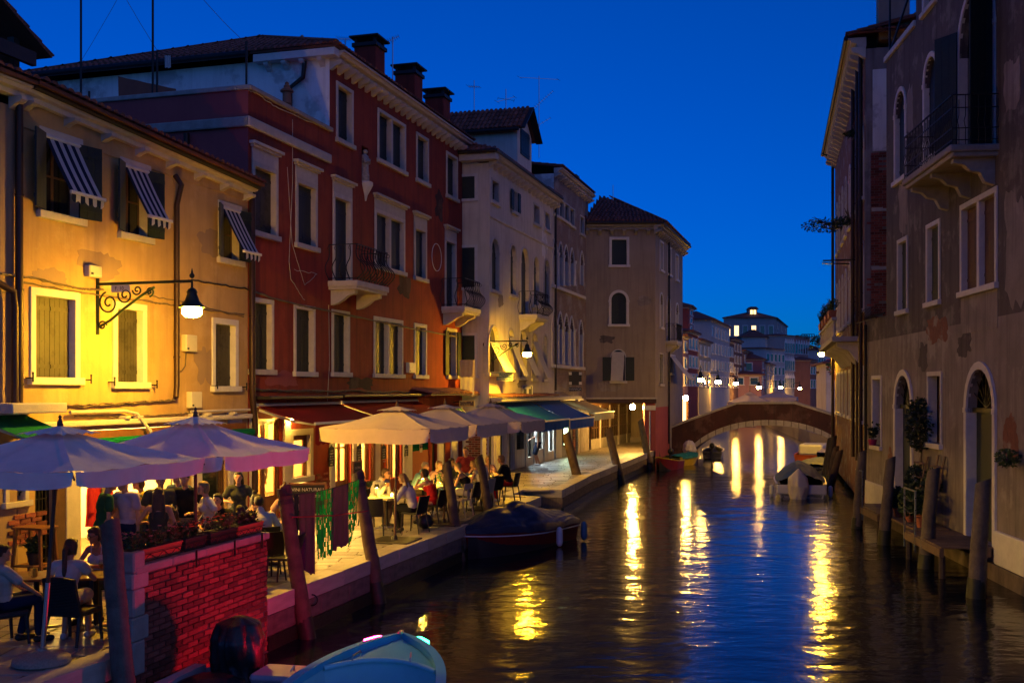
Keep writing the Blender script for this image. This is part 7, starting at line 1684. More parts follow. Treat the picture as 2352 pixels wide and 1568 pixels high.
Yf = 52.5; s = hang_sign('pharmacy_sign', 'unlit pharmacy cross panel with four pale squares', zx('A8', 975), zy('A8', 820), Yf, 92 / 1.9602 * .6125 / FOC * Yf, 100 / 1.9602 * .6125 / FOC * Yf, 'sign_black', 'sign_black')
for i in (-1, 1):
    for j in (-1, 1): MB().box(i * .25 - .07, i * .25 + .07, -.05, -.037, j * .24 - .07, j * .24 + .07).build('corner_square', 'sign_white', s)
fp = MB().box(-.31, .31, -.03, .03, -.62, -.44).build('name_board', 'sign_navy', s); text(fp, 'FARMACIA', .125, (0, -.034, -.53), (pi / 2, 0, 0), 'sign_white', .001)
Ys = 38.6; s = hang_sign('hotel_sign', 'small brown hotel direction sign with gold lettering and arrow', zx('C5', 378), zy('C5', 246), Ys, .55, .22, 'sign_brown', 'sign_gold'); text(s, 'HOTEL', .065, (-.1, -.04, .05), (pi / 2, 0, 0), 'sign_gold', .001); text(s, "L'ORIENTE", .065, (-.03, -.04, -.05), (pi / 2, 0, 0), 'sign_gold', .001); MB().prism([(.14, -.038, .05), (.18, -.038, .08), (.18, -.038, .02)], (0, .003, 0)).build('arrow', 'sign_gold', s); MB().bar((-.2, .03, .05), (-.5, .3, .05), .03).build('bracket', 'iron', s)
# clothesline with cloths and netting between two posts
pa, pb = at(655, 1136, 17.0), at(826, 1100, 20.0)
cl = thing('clothesline', 'dark line with pegs strung between the two capped mooring posts', 'clothesline', pa); P = wavy((0, 0, 0), pb - pa, .06, 16, .004, 3); MB().tube(P, .008, 5).build('line', 'rubber', cl)
pa2, pb2 = at(672, 1187, 17.05), at(845, 1172, 20.0); r = MB().tube([q - pa2 for q in wavy(pa2, pb2, .03, 12, .006, 5)], .012, 5).build('red_rope', 'red_rope', None); r.location = pa2; tag(r, 'red rope tied lower between the two capped mooring posts', 'rope')
def on_line(f): i = f * 16; k = min(15, int(i)); return pa + P[k].lerp(P[k + 1], i - k)
def hang(name, lb, f0, f1, drop, m, seed, ragged=0.0, net=False, uneven=0.0):
    q = random.Random(seed); a, b = on_line(f0), on_line(f1); rows = []; n = 16; k = 14
    for j in range(k + 1):
        v = j / k; row = []
        for i in range(n + 1):
            u = i / n; p = a.lerp(b, u); dz = drop * v * (1 + uneven * (u - .5)) ; w = .03 * sin(u * 17 + seed) * (.3 + v) ; c = (a + b) / 2; p = p.lerp(Vector((c.x, c.y, p.z)), ragged * v * (.5 + .5 * sin(seed + v * 4)))
            row.append(Vector((p.x + w * .6, p.y - w, p.z - dz + (q.uniform(-.03, .03) if j == k else 0) * (1 + 3 * ragged))) - a)
        rows.append(row)
    mb = MB()
    if net:
        for row in rows: mb.tube(row, .004, 4)
        for i in range(n + 1): mb.tube([r_[i] for r_ in rows], .004, 4)
        for j in range(k):
            for i in range(n):
                if q.random() < .55: mb.poly([rows[j][i], rows[j][i + 1], rows[j + 1][i + 1], rows[j + 1][i]])
    else: mb.sheet(rows)
    o = mb.build(name, m, None, smooth=180, recalc=False); o.location = a
    return tag(o, lb, 'netting' if net else 'cloth', 'things hung on the clothesline')
hang('hanging_cloth', 'narrow dark strip of cloth nearest the red-lit post', .10, .16, .95, 'dark_cloth', 1); hang('hanging_cloth', 'long dusty purple cloth hanging lowest on the clothesline', .16, .36, 1.32, 'purple_cloth', 2, uneven=.15); hang('green_net', 'bunched green netting between the two purple cloths', .38, .60, 1.15, 'net_green', 3, .25, True); hang('hanging_cloth', 'dark purple cloth in the middle of the clothesline', .58, .82, 1.1, 'purple_cloth', 4); hang('green_net', 'ragged green netting tied to the post with the black cap', .80, .99, .95, 'net_green', 5, .6, True, -.5)
# towel and laundry
def hang_flat(name, lb, a, b, drop, m, seed, cat='towel'):
    a, b = Vector(a), Vector(b); mb = MB(); rows = []
    for j in range(13):
        v = j / 12; rows.append([a.lerp(b, i / 14) - a + Vector((0, -.02 * sin(i * 1.3 + seed + v * 2), -drop * v + (.02 * sin(i * 2.0) if j == 12 else 0))) for i in range(15)])
    mb.sheet(rows); o = mb.build(name, m, None, smooth=180, recalc=False); o.location = a; return tag(o, lb, cat)
ta, tb = at(zx('A8', 125), zy('A8', 685), 39.6), at(zx('A8', 235), zy('A8', 685), 39.2); hang_flat('hanging_towel', 'pale fringed towel hung between the red house and the beige palace', ta, tb, 125 / 1.9602 * .6125 / FOC * 39.5, 'towel', 1); hang_flat('hanging_sheet', 'long white sheet hanging under the fringed towel', ta + Vector((.02, .05, 0)), tb + Vector((-.02, .05, 0)), 262 / 1.9602 * .6125 / FOC * 39.5, 'canvas_white', 4, 'laundry')

# ------------------------------------------------------------------ roofs: aerials, clothes poles, gull, statue
def rod(name, lb, cat, P, r, m='gutter', group=None):
    P = [Vector(p) for p in P]; o = MB().tube([p - P[0] for p in P], r, 6).build(name, m, None); o.location = P[0]; return tag(o, lb, cat, group)
def aerial(lb, px, py_top, py_base, Y, els, mastm='steel'):
    b = at(px, py_base, Y); t_ = at(px, py_top, Y); t = thing('tv_aerial', lb, 'aerial', b, 0, 'rooftop aerials'); H = t_.z - b.z; MB().tube([(0, 0, 0), (0, 0, H)], .02, 6).build('mast', mastm, t)
    for f, L, ang, n, tilt in els:
        d = Vector((cos(ang), sin(ang) * .5, tilt)).normalized(); mb = MB(); c = Vector((0, 0, H * f)); mb.bar(c - d * L * .5, c + d * L * .5, .02)
        x = Vector((-d.y, d.x, 0)).normalized() if abs(d.z) < .9 else Vector((1, 0, 0)); x = (x + Vector((.5, 0, 0))).normalized()
        for i in range(n): p = c - d * L * .5 + d * L * (i / max(1, n - 1)); w = .28 * (1 - .4 * i / n); mb.bar(p - x * w, p + x * w, .012)
        mb.build('elements', mastm, t)
    return t
aerial('slim aerial left of the tallest red chimney', 793, 90, 132, 34, [(1.0, .4, .6, 6, .1)]); aerial('leaning aerial between the two tall red chimneys', 902, 85, 200, 36, [(.95, .5, .8, 7, .5)]); aerial('pair of masts above the beige attic roof', 1089, 185, 258, 47, [(.8, .5, .3, 6, 0)]); aerial('star-shaped aerial on the beige attic roof', 1162, 205, 252, 46, [(.5, .8, .2, 2, .3), (.5, .8, 2.4, 2, .2)]); aerial('tall mast with three aerials behind the beige attic', 1238, 175, 362, 52, [(.97, 1.9, .05, 2, -.05), (.66, 1.9, .35, 14, .9), (.4, 1.4, .5, 7, .6)]); aerial('thin single rod on the grey house roof', 1408, 425, 490, 60, [])
PT = LW.w
def terr(x, y, t): # point on terrace edge side: y metres behind the canal front
    p = LW.w(.12, -t, ZP + .1); return p
def side_pole(lb, px, yt, group='roof terrace poles'):
    PSd = perp(LW, .12); tt, Y = PSd.hit(px); p0 = PSd.w(tt, 0, ZP + .1); zt = PSd.z(px, yt); return rod('terrace_pole', lb, 'pole', [p0, (p0.x, p0.y, zt)], .028, 'iron', group)
side_pole('tall dark mast on the left of the red house terrace', 186, -60); side_pole('tall pale banded mast in the middle of the red house terrace', 351, -60); side_pole('short iron clothes pole right of the pale mast', 361, 120); side_pole('iron clothes pole near the corner of the red house terrace', 566, 95); side_pole('low rail post at the left end of the red house terrace', 205, 210)
PSd = perp(LW, .12)
def pside(px, py): t_, Y = PSd.hit(px); return PSd.w(t_, 0, PSd.z(px, py))
for i, (A_, B_, s) in enumerate((((188, 140), (362, 128), .1), ((362, 122), (566, 100), .15), ((188, 138), (280, -20), .02), ((362, 118), (285, -10), .02), ((566, 100), (455, -15), .05))):
    a, b = pside(*A_), pside(*B_); o = MB().tube([q - a for q in wavy(a, b, s, 10, .004, i)], .006, 4).build('washing_line', 'cable'); o.location = a; tag(o, ('washing line from the tall dark mast to the pale mast', 'washing line from the clothes pole to the terrace corner', 'guy wire rising from the tall dark mast', 'guy wire rising to the left from the pale mast', 'guy wire rising from the terrace corner pole')[i], 'wire')
a, b = pside(272, 176), pside(405, 205); hang_flat('laundry_sheet', 'rust red sheet hung along the roof terrace of the red house', a, b, .75, 'laundry', 2, 'laundry')
a, b = pside(378, 128), pside(392, 128); hang_flat('small_laundry', 'small white garment pegged to the terrace washing line', a, b, .3, 'canvas_white', 3, 'laundry')
# gull on the ridge
p = at(705, 108, 33.0); g = thing('gull', 'young gull standing on the roof ridge of the red house', 'gull', p); p.z -= 0
mb = MB(); mb.ell((.05, 0, .16), (.2, .075, .085), 14, 8, Matrix.Rotation(radians(18), 3, 'Y')); mb.ell((-.12, 0, .25), (.06, .05, .07), 10, 6); mb.ell((-.15, 0, .32), (.055, .045, .048), 10, 6); mb.tube([(.18, 0, .13), (.36, 0, .06)], [.05, .015], 8); mb.tube([(-.19, 0, .315), (-.27, 0, .30)], [.018, .006], 6); mb.build('body', 'bird', g, smooth=180)
for s in (-1, 1): MB().tube([(.02, s * .03, .1), (.0, s * .03, -.04)], .009, 5).build('leg', 'boat_orange', g)
# statue in the niche
sp_ = LW.w(sn, -.02, niche[2]); st = thing('niche_statue', 'weathered stone saint standing in the wall niche of the red house', 'statue', sp_, LW.ang); H = (niche[3] - niche[2]) * .93
mb = MB(); mb.lathe([(.17, 0), (.18, .06), (.13, .08), (.15, .12), (.15, .3), (.12, .55), (.13, .75), (.15, .95), (.12, 1.1), (.06, 1.17), (.055, 1.2)], (0, 0, 0), 14); mb.ell((0, -.02, 1.28), (.075, .085, .1), 12, 8); mb.cap((-.12, -.02, 1.05), (-.16, -.1, .8), .05, .045); mb.cap((-.16, -.1, .8), (-.02, -.16, .88), .045, .04); mb.cap((.12, -.02, 1.05), (.15, -.08, .82), .05, .045); mb.cap((.15, -.08, .82), (.03, -.15, .95), .045, .04)
for k in range(7): a = k * .9; mb.cap((.13 * cos(a), .1 * sin(a) - .02, .1), (.09 * cos(a + .4), .09 * sin(a + .4) - .02, .85), .03, .02, 6)
b_ = mb.build('figure', 'statue', st, smooth=60); b_.scale = (1, 1, H / 1.38)

# ------------------------------------------------------------------ boats
def hull(par, L, B, h, mo, mi, draft=.25, sheer=.25, n=22, bow=2.2, tr=.8, rim=.05, flare=.78, floor=-.05, stripe=None, rimm=None):
    """open boat: local x from stern (0) to bow (L), z = 0 at the waterline, h freeboard"""
    def hb(t): return B / 2 * (tr + (1 - tr) * min(1, t * 2.2)) * (1 - max(0, (t - .35) / .65) ** bow) ** .8 if t < 1 else 0.0
    def zs(t): return h + sheer * max(0, t) ** 2.2
    S = [(i / n) ** .85 for i in range(n + 1)]; rows = []
    for t in S:
        b = max(.012, hb(t)); z1 = zs(t); zb = -draft * (1 - t ** 4) + (zs(1) - .1) * t ** 10; x = t * L; sec = []
        for k in range(9):
            f = k / 8; w = b * (flare + (1 - flare) * f) * (min(1, f * 4.0) ** .6); sec.append((x - (1 - f) * .25 * t * h, w, zb + (z1 - zb) * f))
        rows.append([(p[0], -p[1], p[2]) for p in reversed(sec)] + sec[1:])
    mb = MB(); mb.sheet(rows); mb.poly(rows[0]); hu = mb.build('hull', mo, par, smooth=40)
    rows = []
    for t in S[:-1]:
        b = max(.01, hb(t) - rim); z1 = zs(t) - .01; zb = floor; x = t * L; rows.append([(x, -b, z1), (x, -b * .92, zb + .05), (x, -b * .75, zb), (x, b * .75, zb), (x, b * .92, zb + .05), (x, b, z1)])
    mb = MB(); mb.sheet(rows); mb.poly(rows[0]); mb.build('inner_hull', mi, par, smooth=40)
    for s in (-1, 1):
        A = [(t * L, s * max(.004, hb(t) + .012), zs(t) + .012) for t in S]; C = [(t * L - (.06 if i == len(S) - 1 else 0), s * max(.002, hb(t) - rim - .015), zs(t) + .012) for i, t in enumerate(S)]
        up = lambda q: [(x, y, z + .03) for x, y, z in q]
        mb = MB(); mb.sheet([up(A), up(C)]); mb.sheet([A, up(A)]); mb.sheet([up(C), [(x, y, z - .06) for x, y, z in C]]); mb.build('gunwale', rimm or mo, par, smooth=50)
        if stripe: MB().tube([(t * L, s * (hb(t) * .985 + .012), zs(t) - .12) for t in S], .018, 6).build('rubbing_strake', stripe, par, smooth=60)
    return hu, hb, zs
def boat(lb, stern, head, name='moored_boat', **k):
    a, b = Vector(stern), Vector(head); d = b - a; t = thing(name, lb, 'boat', (a.x, a.y, WATER), atan2(d.y, d.x)); h = hull(t, d.length, **k); return t, d.length, h[1], h[2]
def cover(par, L, hb, zs, m, peak=.5, t0=.02, t1=.97, seed=1, over=.06, name='tarpaulin', humps=()):
    q = random.Random(seed); rows = []; n = 60
    for i in range(n + 1):
        t = t0 + (t1 - t0) * i / n; b = hb(t) + over; z = zs(t) + .05; row = []; pk = peak * sin(pi * min(1, .12 + .86 * i / n)) ** .7
        for hx, hh, hw_ in humps: pk += hh * math.exp(-((t - hx) / hw_) ** 2)
        for k in range(41):
            f = k / 20 - 1; y = f * b; zz = z + pk * (1 - abs(f) ** 1.6) + .05 * abs(MN.noise(Vector((t * 7, f * 2.5, seed)))) - .035 * (1 - abs(MN.noise(Vector((t * 5 + f, f * 4 - t * 3, seed + 5))))) ** 5 - (.10 if abs(f) == 1 else 0); row.append((t * L, y, zz))
        rows.append(row)
    return MB().sheet(rows).build(name, m, par, smooth=180, recalc=False)
def blob(par, name, m, c, prof, seed=1, amp=.12, n=22, sq=(1, 1), folds=6):
    mb = MB(); rows = []; fine = []; n = 56; o = Vector((seed * 3.7, seed * 1.3, 0))
    for (r0, z0), (r1, z1) in zip(prof, prof[1:]):
        for i in range(6): f = i / 6; fine.append((r0 + (r1 - r0) * f, z0 + (z1 - z0) * f))
    fine.append(prof[-1])
    for r, z in fine:
        row = []
        for k in range(n + 1):
            a = 2 * pi * (k % n) / n; p = Vector((cos(a) * 1.5, sin(a) * 1.5, z * 2.2)) + o; w = 1 + amp * (MN.noise(p) * 1.2 - .9 * (1 - abs(MN.noise(Vector((p.x * 1.7, p.y * 1.7, p.z * .7))))) ** 5 + .35 * abs(MN.noise(p * 2.6))); row.append((c[0] + r * w * cos(a) * sq[0], c[1] + r * w * sin(a) * sq[1], c[2] + z))
        rows.append(row)
    mb.sheet(rows); return mb.build(name, m, par, smooth=180)
def outboard(par, x, y, z, m='black_plastic', k=1.0):
    mb = MB(); mb.ell((x - .12 * k, y, z + .42 * k), (.2 * k, .15 * k, .17 * k), 14, 8); o = mb.build('outboard_motor', m, par, smooth=180); mb = MB(); mb.bbox(x - .2 * k, x - .06 * k, y - .05 * k, y + .05 * k, z - .6 * k, z + .3 * k, .02); mb.bbox(x - .35 * k, x - .02, y - .03 * k, y + .03 * k, z - .5 * k, z - .46 * k, .01); mb.build('leg', 'boat_dark', o); return o
# blue-covered red boat
t, L, hb, zs = boat('dark red boat under a navy blue tarpaulin moored at the quay', (1.25, 29.1), (-1.25, 25.2), B=1.7, h=.5, mo='boat_red', mi='boat_dark', sheer=.18, bow=2.6, tr=.8, stripe='sign_white')
cover(t, L, hb, zs, 'tarp_navy', .38, .02, .985, 3, humps=((.45, .22, .14), (.7, .12, .1))); 
for x, y, m in ((.25, .95, 'fender_blue'), (1.6, .98, 'fender_white')): f = MB().lathe([(.02, .3), (.07, .25), (.085, .15), (.085, -.1), (.06, -.18), (.02, -.2)], (x, y, .22), 12).build('fender', m, t, smooth=60)
MB().tube([(L - .1, .05, .55), (L + .25, .2, .75)], .014, 6).build('mooring_rope', 'rope', t)
# light blue boat in the foreground
t, L, hb, zs = boat('light blue fibreglass boat in the foreground with lit bow light', (-2.1, 8.6), (-1.45, 14.1), B=1.95, h=.55, mo='boat_blue', mi='boat_inner', sheer=.22, bow=3.4, tr=.85, rim=.09, floor=.05, rimm='boat_blue')
rows = []
for i in range(15):
    f = .775 + .21 * i / 14; b = max(.01, hb(f) - .10); rows.append([(f * L - .28 * (1 - abs(k / 5 - 1) ** 2) * (1 - i / 14) * -1, b * (k / 5 - 1), zs(f) - .06 + .05 * (1 - abs(k / 5 - 1) ** 2)) for k in range(11)])
MB().sheet(rows).build('foredeck', 'boat_blue', t, smooth=60, recalc=False)
MB().tube([(p[0] - .02, p[1], p[2] + .02) for p in rows[0]], .035, 8).build('coaming', 'boat_inner', t, smooth=60); mb = MB(); mb.sheet([[(p[0], p[1], p[2]) for p in rows[0]], [(p[0] - .03, p[1], .06) for p in rows[0]]]); mb.build('bulkhead', 'boat_inner', t, smooth=60)
MB().bbox(L * .58, L * .65, -.8, .8, .28, .33, .02).build('thwart', 'boat_inner', t)
for s in (-1, 1): MB().tube([(L * .83, s * .32, zs(.83) + .03), (L * .83, s * .32, zs(.83) + .08), (L * .79, s * .36, zs(.8) + .08), (L * .79, s * .36, zs(.8) + .03)], .012, 6).build('cleat', 'steel', t)
x0, x1 = L - .34, L - .17; nl = MB().bbox(L - .16, L - .02, -.03, .03, zs(1) + .04, zs(1) + .075, .01).build('navigation_light', 'steel', t)
for sg, nm, m in ((1, 'port_lens', 'nav_red'), (-1, 'starboard_lens', 'nav_green')):
    p, q = [(x, sg * (hb(x / L) + .022), zs(x / L) - .005) for x in (x0, x1)]; w = Vector((0, sg * .05, 0)); up = Vector((0, 0, .045)); p, q = Vector(p), Vector(q)
    MB().hexa([p, q, q + w, p + w, p + up, q + up, q + w + up, p + w + up]).build(nm, m, nl)
MB().tube([(.15 * L + i * .06, .93 + .03 * sin(i), .6 + .02 * cos(i * 1.7)) for i in range(10)], .015, 6).build('rope_coil', 'red_rope', t)
# grey boat with wrapped outboard beside the brick wall
t, L, hb, zs = boat('grey open boat beside the brick wall with a black wrapped outboard', (-3.25, 13.55), (-4.3, 8.4), B=1.8, h=.45, mo='boat_grey', mi='boat_grey', sheer=.25, tr=.92, rim=.12)
MB().bbox(-.02, .55, .15, .82, .44, .54, .04).build('stern_locker', 'boat_grey', t); MB().tube([(.25, .62, .53), (.25, .62, .60), (.33, .66, .62), (.36, .62, .56)], .012, 6).build('cleat', 'steel', t)
blob(t, 'wrapped_motor', 'tarp_black', (.02, -.22, .12), [(.40, -.35), (.5, -.1), (.40, .1), (.33, .28), (.36, .52), (.37, .74), (.27, .93), (.1, 1.0), (0, 1.01)], 4, .2, 40, (1, .95)); blob(t, 'tarpaulin_skirt', 'tarp_black', (.55, -.35, .15), [(.62, -.1), (.55, .1), (.4, .28), (.2, .36), (0, .38)], 9, .15, 24)
MB().tube([(.9 + .3 * cos(a), -.1 + .22 * sin(a), .04) for a in [k * .45 for k in range(26)]], .02, 6).build('hose', 'rubber', t)
# white boat with blue cover and white wrapped motor
t, L, hb, zs = boat('white motor boat under a blue cover with a white wrapped outboard', (10.72, 39.5), (11.9, 44.6), B=1.95, h=.5, mo='boat_white', mi='boat_dark', sheer=.2, tr=.92, rim=.12)
cover(t, L, hb, zs, 'tarp_blue', .62, .06, .98, 5, .0); MB().bbox(-.1, .0, -.9, .9, .15, .5, .04).build('transom', 'boat_white', t); blob(t, 'wrapped_motor', 'tarp_white', (-.22, .12, .05), [(.16, -.72), (.24, -.5), (.22, -.2), (.30, .1), (.36, .42), (.30, .72), (.16, .9), (.03, 1.05), (0, 1.06)], 6, .16, 24, (.8, 1.1), 5)
MB().box(-.13, -.1, -.6, -.2, .2, .42).build('bathing_step', 'boat_white', t); MB().box(-.13, -.1, .45, .85, .2, .42).build('bathing_step', 'boat_white', t)
for s in (-1, 1): MB().lathe([(.02, .25), (.08, .2), (.09, -.1), (.03, -.2)], (.5, s * 1.06, .2), 12).build('fender', 'fender_white', t, smooth=60)
t, L, hb, zs = boat('white boat with an olive striped cover behind the blue-covered one', (gpz(1868, 48.5), 48.5), (gpz(1885, 53), 53), B=1.55, h=.5, mo='boat_white', mi='boat_dark', sheer=.1, tr=.95); cover(t, L, hb, zs, 'tarp_green', .22, -.01, .98, 8, .08)
t, L, hb, zs = boat('orange and wood taxi boat half hidden under the bridge arch', (gpz(1893, 52.5), 55.2), (gpz(1908, 58), 60), B=1.6, h=.65, mo='boat_orange', mi='boat_orange', sheer=.1, tr=.95); MB().bbox(.6, 3.2, -.6, .6, .62, 1.15, .08).build('cabin', 'boat_white', t)
# boats by the foot of the bridge
t, L, hb, zs = boat('small dark red rowing boat with yellow rim below the pink pier', (gpz(1565, 53.8), 55.4), (gpz(1508, 53), 52.6), B=1.1, h=.38, mo='boat_red', mi='boat_dark', sheer=.3, tr=.8, rimm='boat_yellow')
t, L, hb, zs = boat('small boat with a teal cover and black outboard at the bridge foot', (gpz(1546, 56.2), 56.6), (gpz(1602, 58), 58.4), B=1.2, h=.42, mo='boat_yellow', mi='boat_dark', sheer=.15, tr=.9); cover(t, L, hb, zs, 'tarp_teal', .12, .05, .95, 11); outboard(t, 0, 0, .35)
t, L, hb, zs = boat('little grey dinghy floating under the left of the bridge arch', (gpz(1632, 63), 62.5), (gpz(1640, 66), 65.8), B=1.3, h=.4, mo='boat_grey', mi='boat_dark', sheer=.15, tr=.9); outboard(t, -.05, 0, .35)
b_ = blob(None, 'covered_motor', 'tarp_white', (0, 0, 0), [(.3, 0), (.42, .2), (.36, .5), (.18, .7), (0, .75)], 3, .15); b_.location = (gpz(1583, 60), 60, -.35); tag(b_, 'pinkish wrapped outboard beside the bridge arch', 'motor cover')
# low water steps and ring on the quay
o = MB().tube([(.09 * cos(a), 0, .09 * sin(a)) for a in [k * pi / 8 for k in range(16)]], .012, 6, closed=True).build('mooring_ring', 'iron'); o.location = (-3.32, 17.72, -.28); tag(o, 'iron mooring ring on the quay wall beside the red-lit post', 'mooring ring')

# ------------------------------------------------------------------ landings and plants on the right bank
def landing(lb, s0, s1, out, z=-.12):
    t = fthing(RW, 'wooden_landing', lb, 'landing', 'landings of the dark house'); n = int((s1 - s0) / .16)
    for i in range(n): a = s0 + (s1 - s0) * i / n; MB().bbox(a + .006, s0 + (s1 - s0) * (i + 1) / n - .006, -out, -.02, z - .035, z, .006).build('plank', 'plank', t)
    MB().box(s0, s1, -out - .03, -out + .06, z - .22, z - .037).build('edge_beam', 'plank', t); MB().box(s0, s1, -.2, -.12, z - .2, z - .037).build('edge_beam', 'plank', t)
    for s in (s0 + .1, s1 - .1): MB().tube([(s, -out + .05, z - .2), (s, -out + .05, -2.0)], .07, 8).build('pile', 'pole_dark', t)
    return t
s1_ = RDo[0]; s2_ = RDo[1]
LA = landing('wooden landing at the smaller arched doorway', s1_[0] - .5, s1_[1] + .5, 1.0); LB = landing('wooden landing with bowed railing at the big arched water gate', s2_[0] - .9, s2_[1] + .2, 1.15)
def rail(lb, s0, s1, out, z=-.12):
    t = fthing(RW, 'steel_railing', lb, 'railing', 'landing railings'); MB().bar((s0, -out, z + 1.0), (s1, -out, z + 1.0), .04, .03).build('hand_rail', 'steel', t)
    for s in (s0 + .03, s1 - .03): MB().bar((s, -out, z - .4), (s, -out, z + 1.0), .035).build('upright', 'steel', t)
    for k in range(3): MB().tube(wavy((s0, -out, z + .85 - k * .28), (s1, -out, z + .85 - k * .28), .12, 8, .0, k), .014, 5).build('rope', 'rubber', t)
    return t
rail('steel railing with black ropes at the smaller landing', s1_[0] - .5, s1_[0] + .35, 1.02); rail('steel railing with black ropes at the big water gate', s2_[0] - .95, s2_[0] + .05, 1.17)
w0, w1 = s1_[1] + .55, s2_[0] - 1.0; sh = fthing(RW, 'plant_shelf', 'long wooden plank shelf of pots on the wall between the doorways', 'shelf'); MB().bbox(w0, w1, -.95, -.12, -.16, -.10, .01).build('board', 'plank', sh)
for s in (w0 + .2, w1 - .2): MB().bar((s, -.1, -.2), (s, -.85, -.2), .08).build('bearer', 'plank', sh)
for i in range(6):
    s = w0 + .25 + (w1 - w0 - .5) * i / 5; p = RW.w(s, .55 + .15 * (i % 2), -.1); t = thing('potted_plant', ('leftmost', 'second', 'third', 'fourth', 'fifth', 'rightmost')[i] + ' of the six terracotta pots on the plank shelf', 'potted plant', p, 0, 'pots on the plank shelf')
    MB().lathe([(.09, 0), (.13, .22), (.14, .24), (.12, .24), (0, .2)], (0, 0, 0), 14).build('pot', 'terracotta', t, smooth=50); mb = MB(); leaves(mb, (0, 0, .42 + .1 * (i % 3)), (.26, .26, .24 + .06 * (i % 2)), 620, .06, 40 + i, .3); stuff(mb.build('leaves', 'leaf_dark' if i % 2 else 'leaf', t))
for i, (f, h) in enumerate(((.15, 1.5), (.62, 1.6))):
    s = w0 + (w1 - w0) * f; t = fthing(RW, 'plank_ladder', ('tall plank plant ladder leaning at the left between the doorways', 'tall plank plant ladder leaning at the right between the doorways')[i], 'plant ladder')
    for q_ in (0, .55): MB().hexa([(s + q_, -.4, -.1), (s + q_ + .12, -.4, -.1), (s + q_ + .12, -.37, -.1), (s + q_, -.37, -.1), (s + q_ + .1, -.08, h), (s + q_ + .22, -.08, h), (s + q_ + .22, -.05, h), (s + q_ + .1, -.05, h)]).build('upright', 'plank', t)
    for k in range(4): z = .25 + k * .35; y = -.4 + .32 * (z + .1) / (h + .1); MB().bbox(s - .02, s + .78, y - .1, y + .04, z, z + .03, .006).build('step', 'plank', t)
    p = RW.w(s + .4, .3, .9); b = thing('hanging_pot', ('white pot with a trailing plant on the left plant ladder', 'orange pot with red leaves on the right plant ladder')[i], 'potted plant', p); MB().lathe([(.08, -.1), (.1, .08), (0, .06)], (0, 0, 0), 12).build('pot', 'white_pot' if i == 0 else 'terracotta', b, smooth=50); mb = MB(); leaves(mb, (0, 0, .1), (.25, .25, .3), 600, .05, 60 + i, .6); stuff(mb.build('leaves', 'leaf_dark', b))
p = RW.w(RL[1][0] - .2, .18, RL[1][2] + .35); t = thing('climbing_plant', 'climbing rose bush around the right ground floor window', 'climber', p); mb = MB(); leaves(mb, (0, 0, .1), (.38, .38, .75), 1500, .055, 77); stuff(mb.build('leaves', 'leaf_dark', t)); MB().tube([(0, 0, -1.6), (.05, 0, -.6), (-.1, 0, .5)], .025, 6).build('stem', 'dark_wood', t)
p = RW.w((RL[0][0] + RL[0][1]) / 2, .14, RL[0][2] + .01); t = thing('window_pot', 'spiky plant in a magenta pot on the left ground floor sill', 'potted plant', p); MB().lathe([(.1, 0), (.14, .18), (0, .16)], (0, 0, 0), 12).build('pot', 'magenta_pot', t, smooth=50); mb = MB(); sprig(mb, (0, 0, .17), .5, 14, .3, 9, .09); stuff(mb.build('leaves', 'leaf_dark', t))
p = RW.w(RW.s(2345), .25, 1.85); t = thing('wall_plant', 'sprig of leaves reaching in at the right edge', 'plant', p); mb = MB(); leaves(mb, (0, 0, 0), (.26, .22, .2), 260, .05, 91); stuff(mb.build('leaves', 'leaf', t)); MB().tube([(0, .25, -.2), (0, 0, 0)], .012, 5).build('stem', 'dark_wood', t)
p = at(zx('B8', 2330), zy('B8', 370), 66); t = thing('geranium_pot', 'orange pot of red geraniums on the right bank beyond the bridge', 'potted plant', p); MB().lathe([(.2, -.5), (.3, -.1), (0, -.12)], (0, 0, 0), 12).build('pot', 'terracotta', t, smooth=50); mb = MB(); leaves(mb, (0, 0, .25), (.6, .5, .5), 260, .1, 93); stuff(mb.build('leaves', 'leaf', t)); stuff(blossoms(t, [(R.uniform(-.6, .6), R.uniform(-.5, .3), R.uniform(0, .8)) for _ in range(26)], 'flower_red', .06, 3))

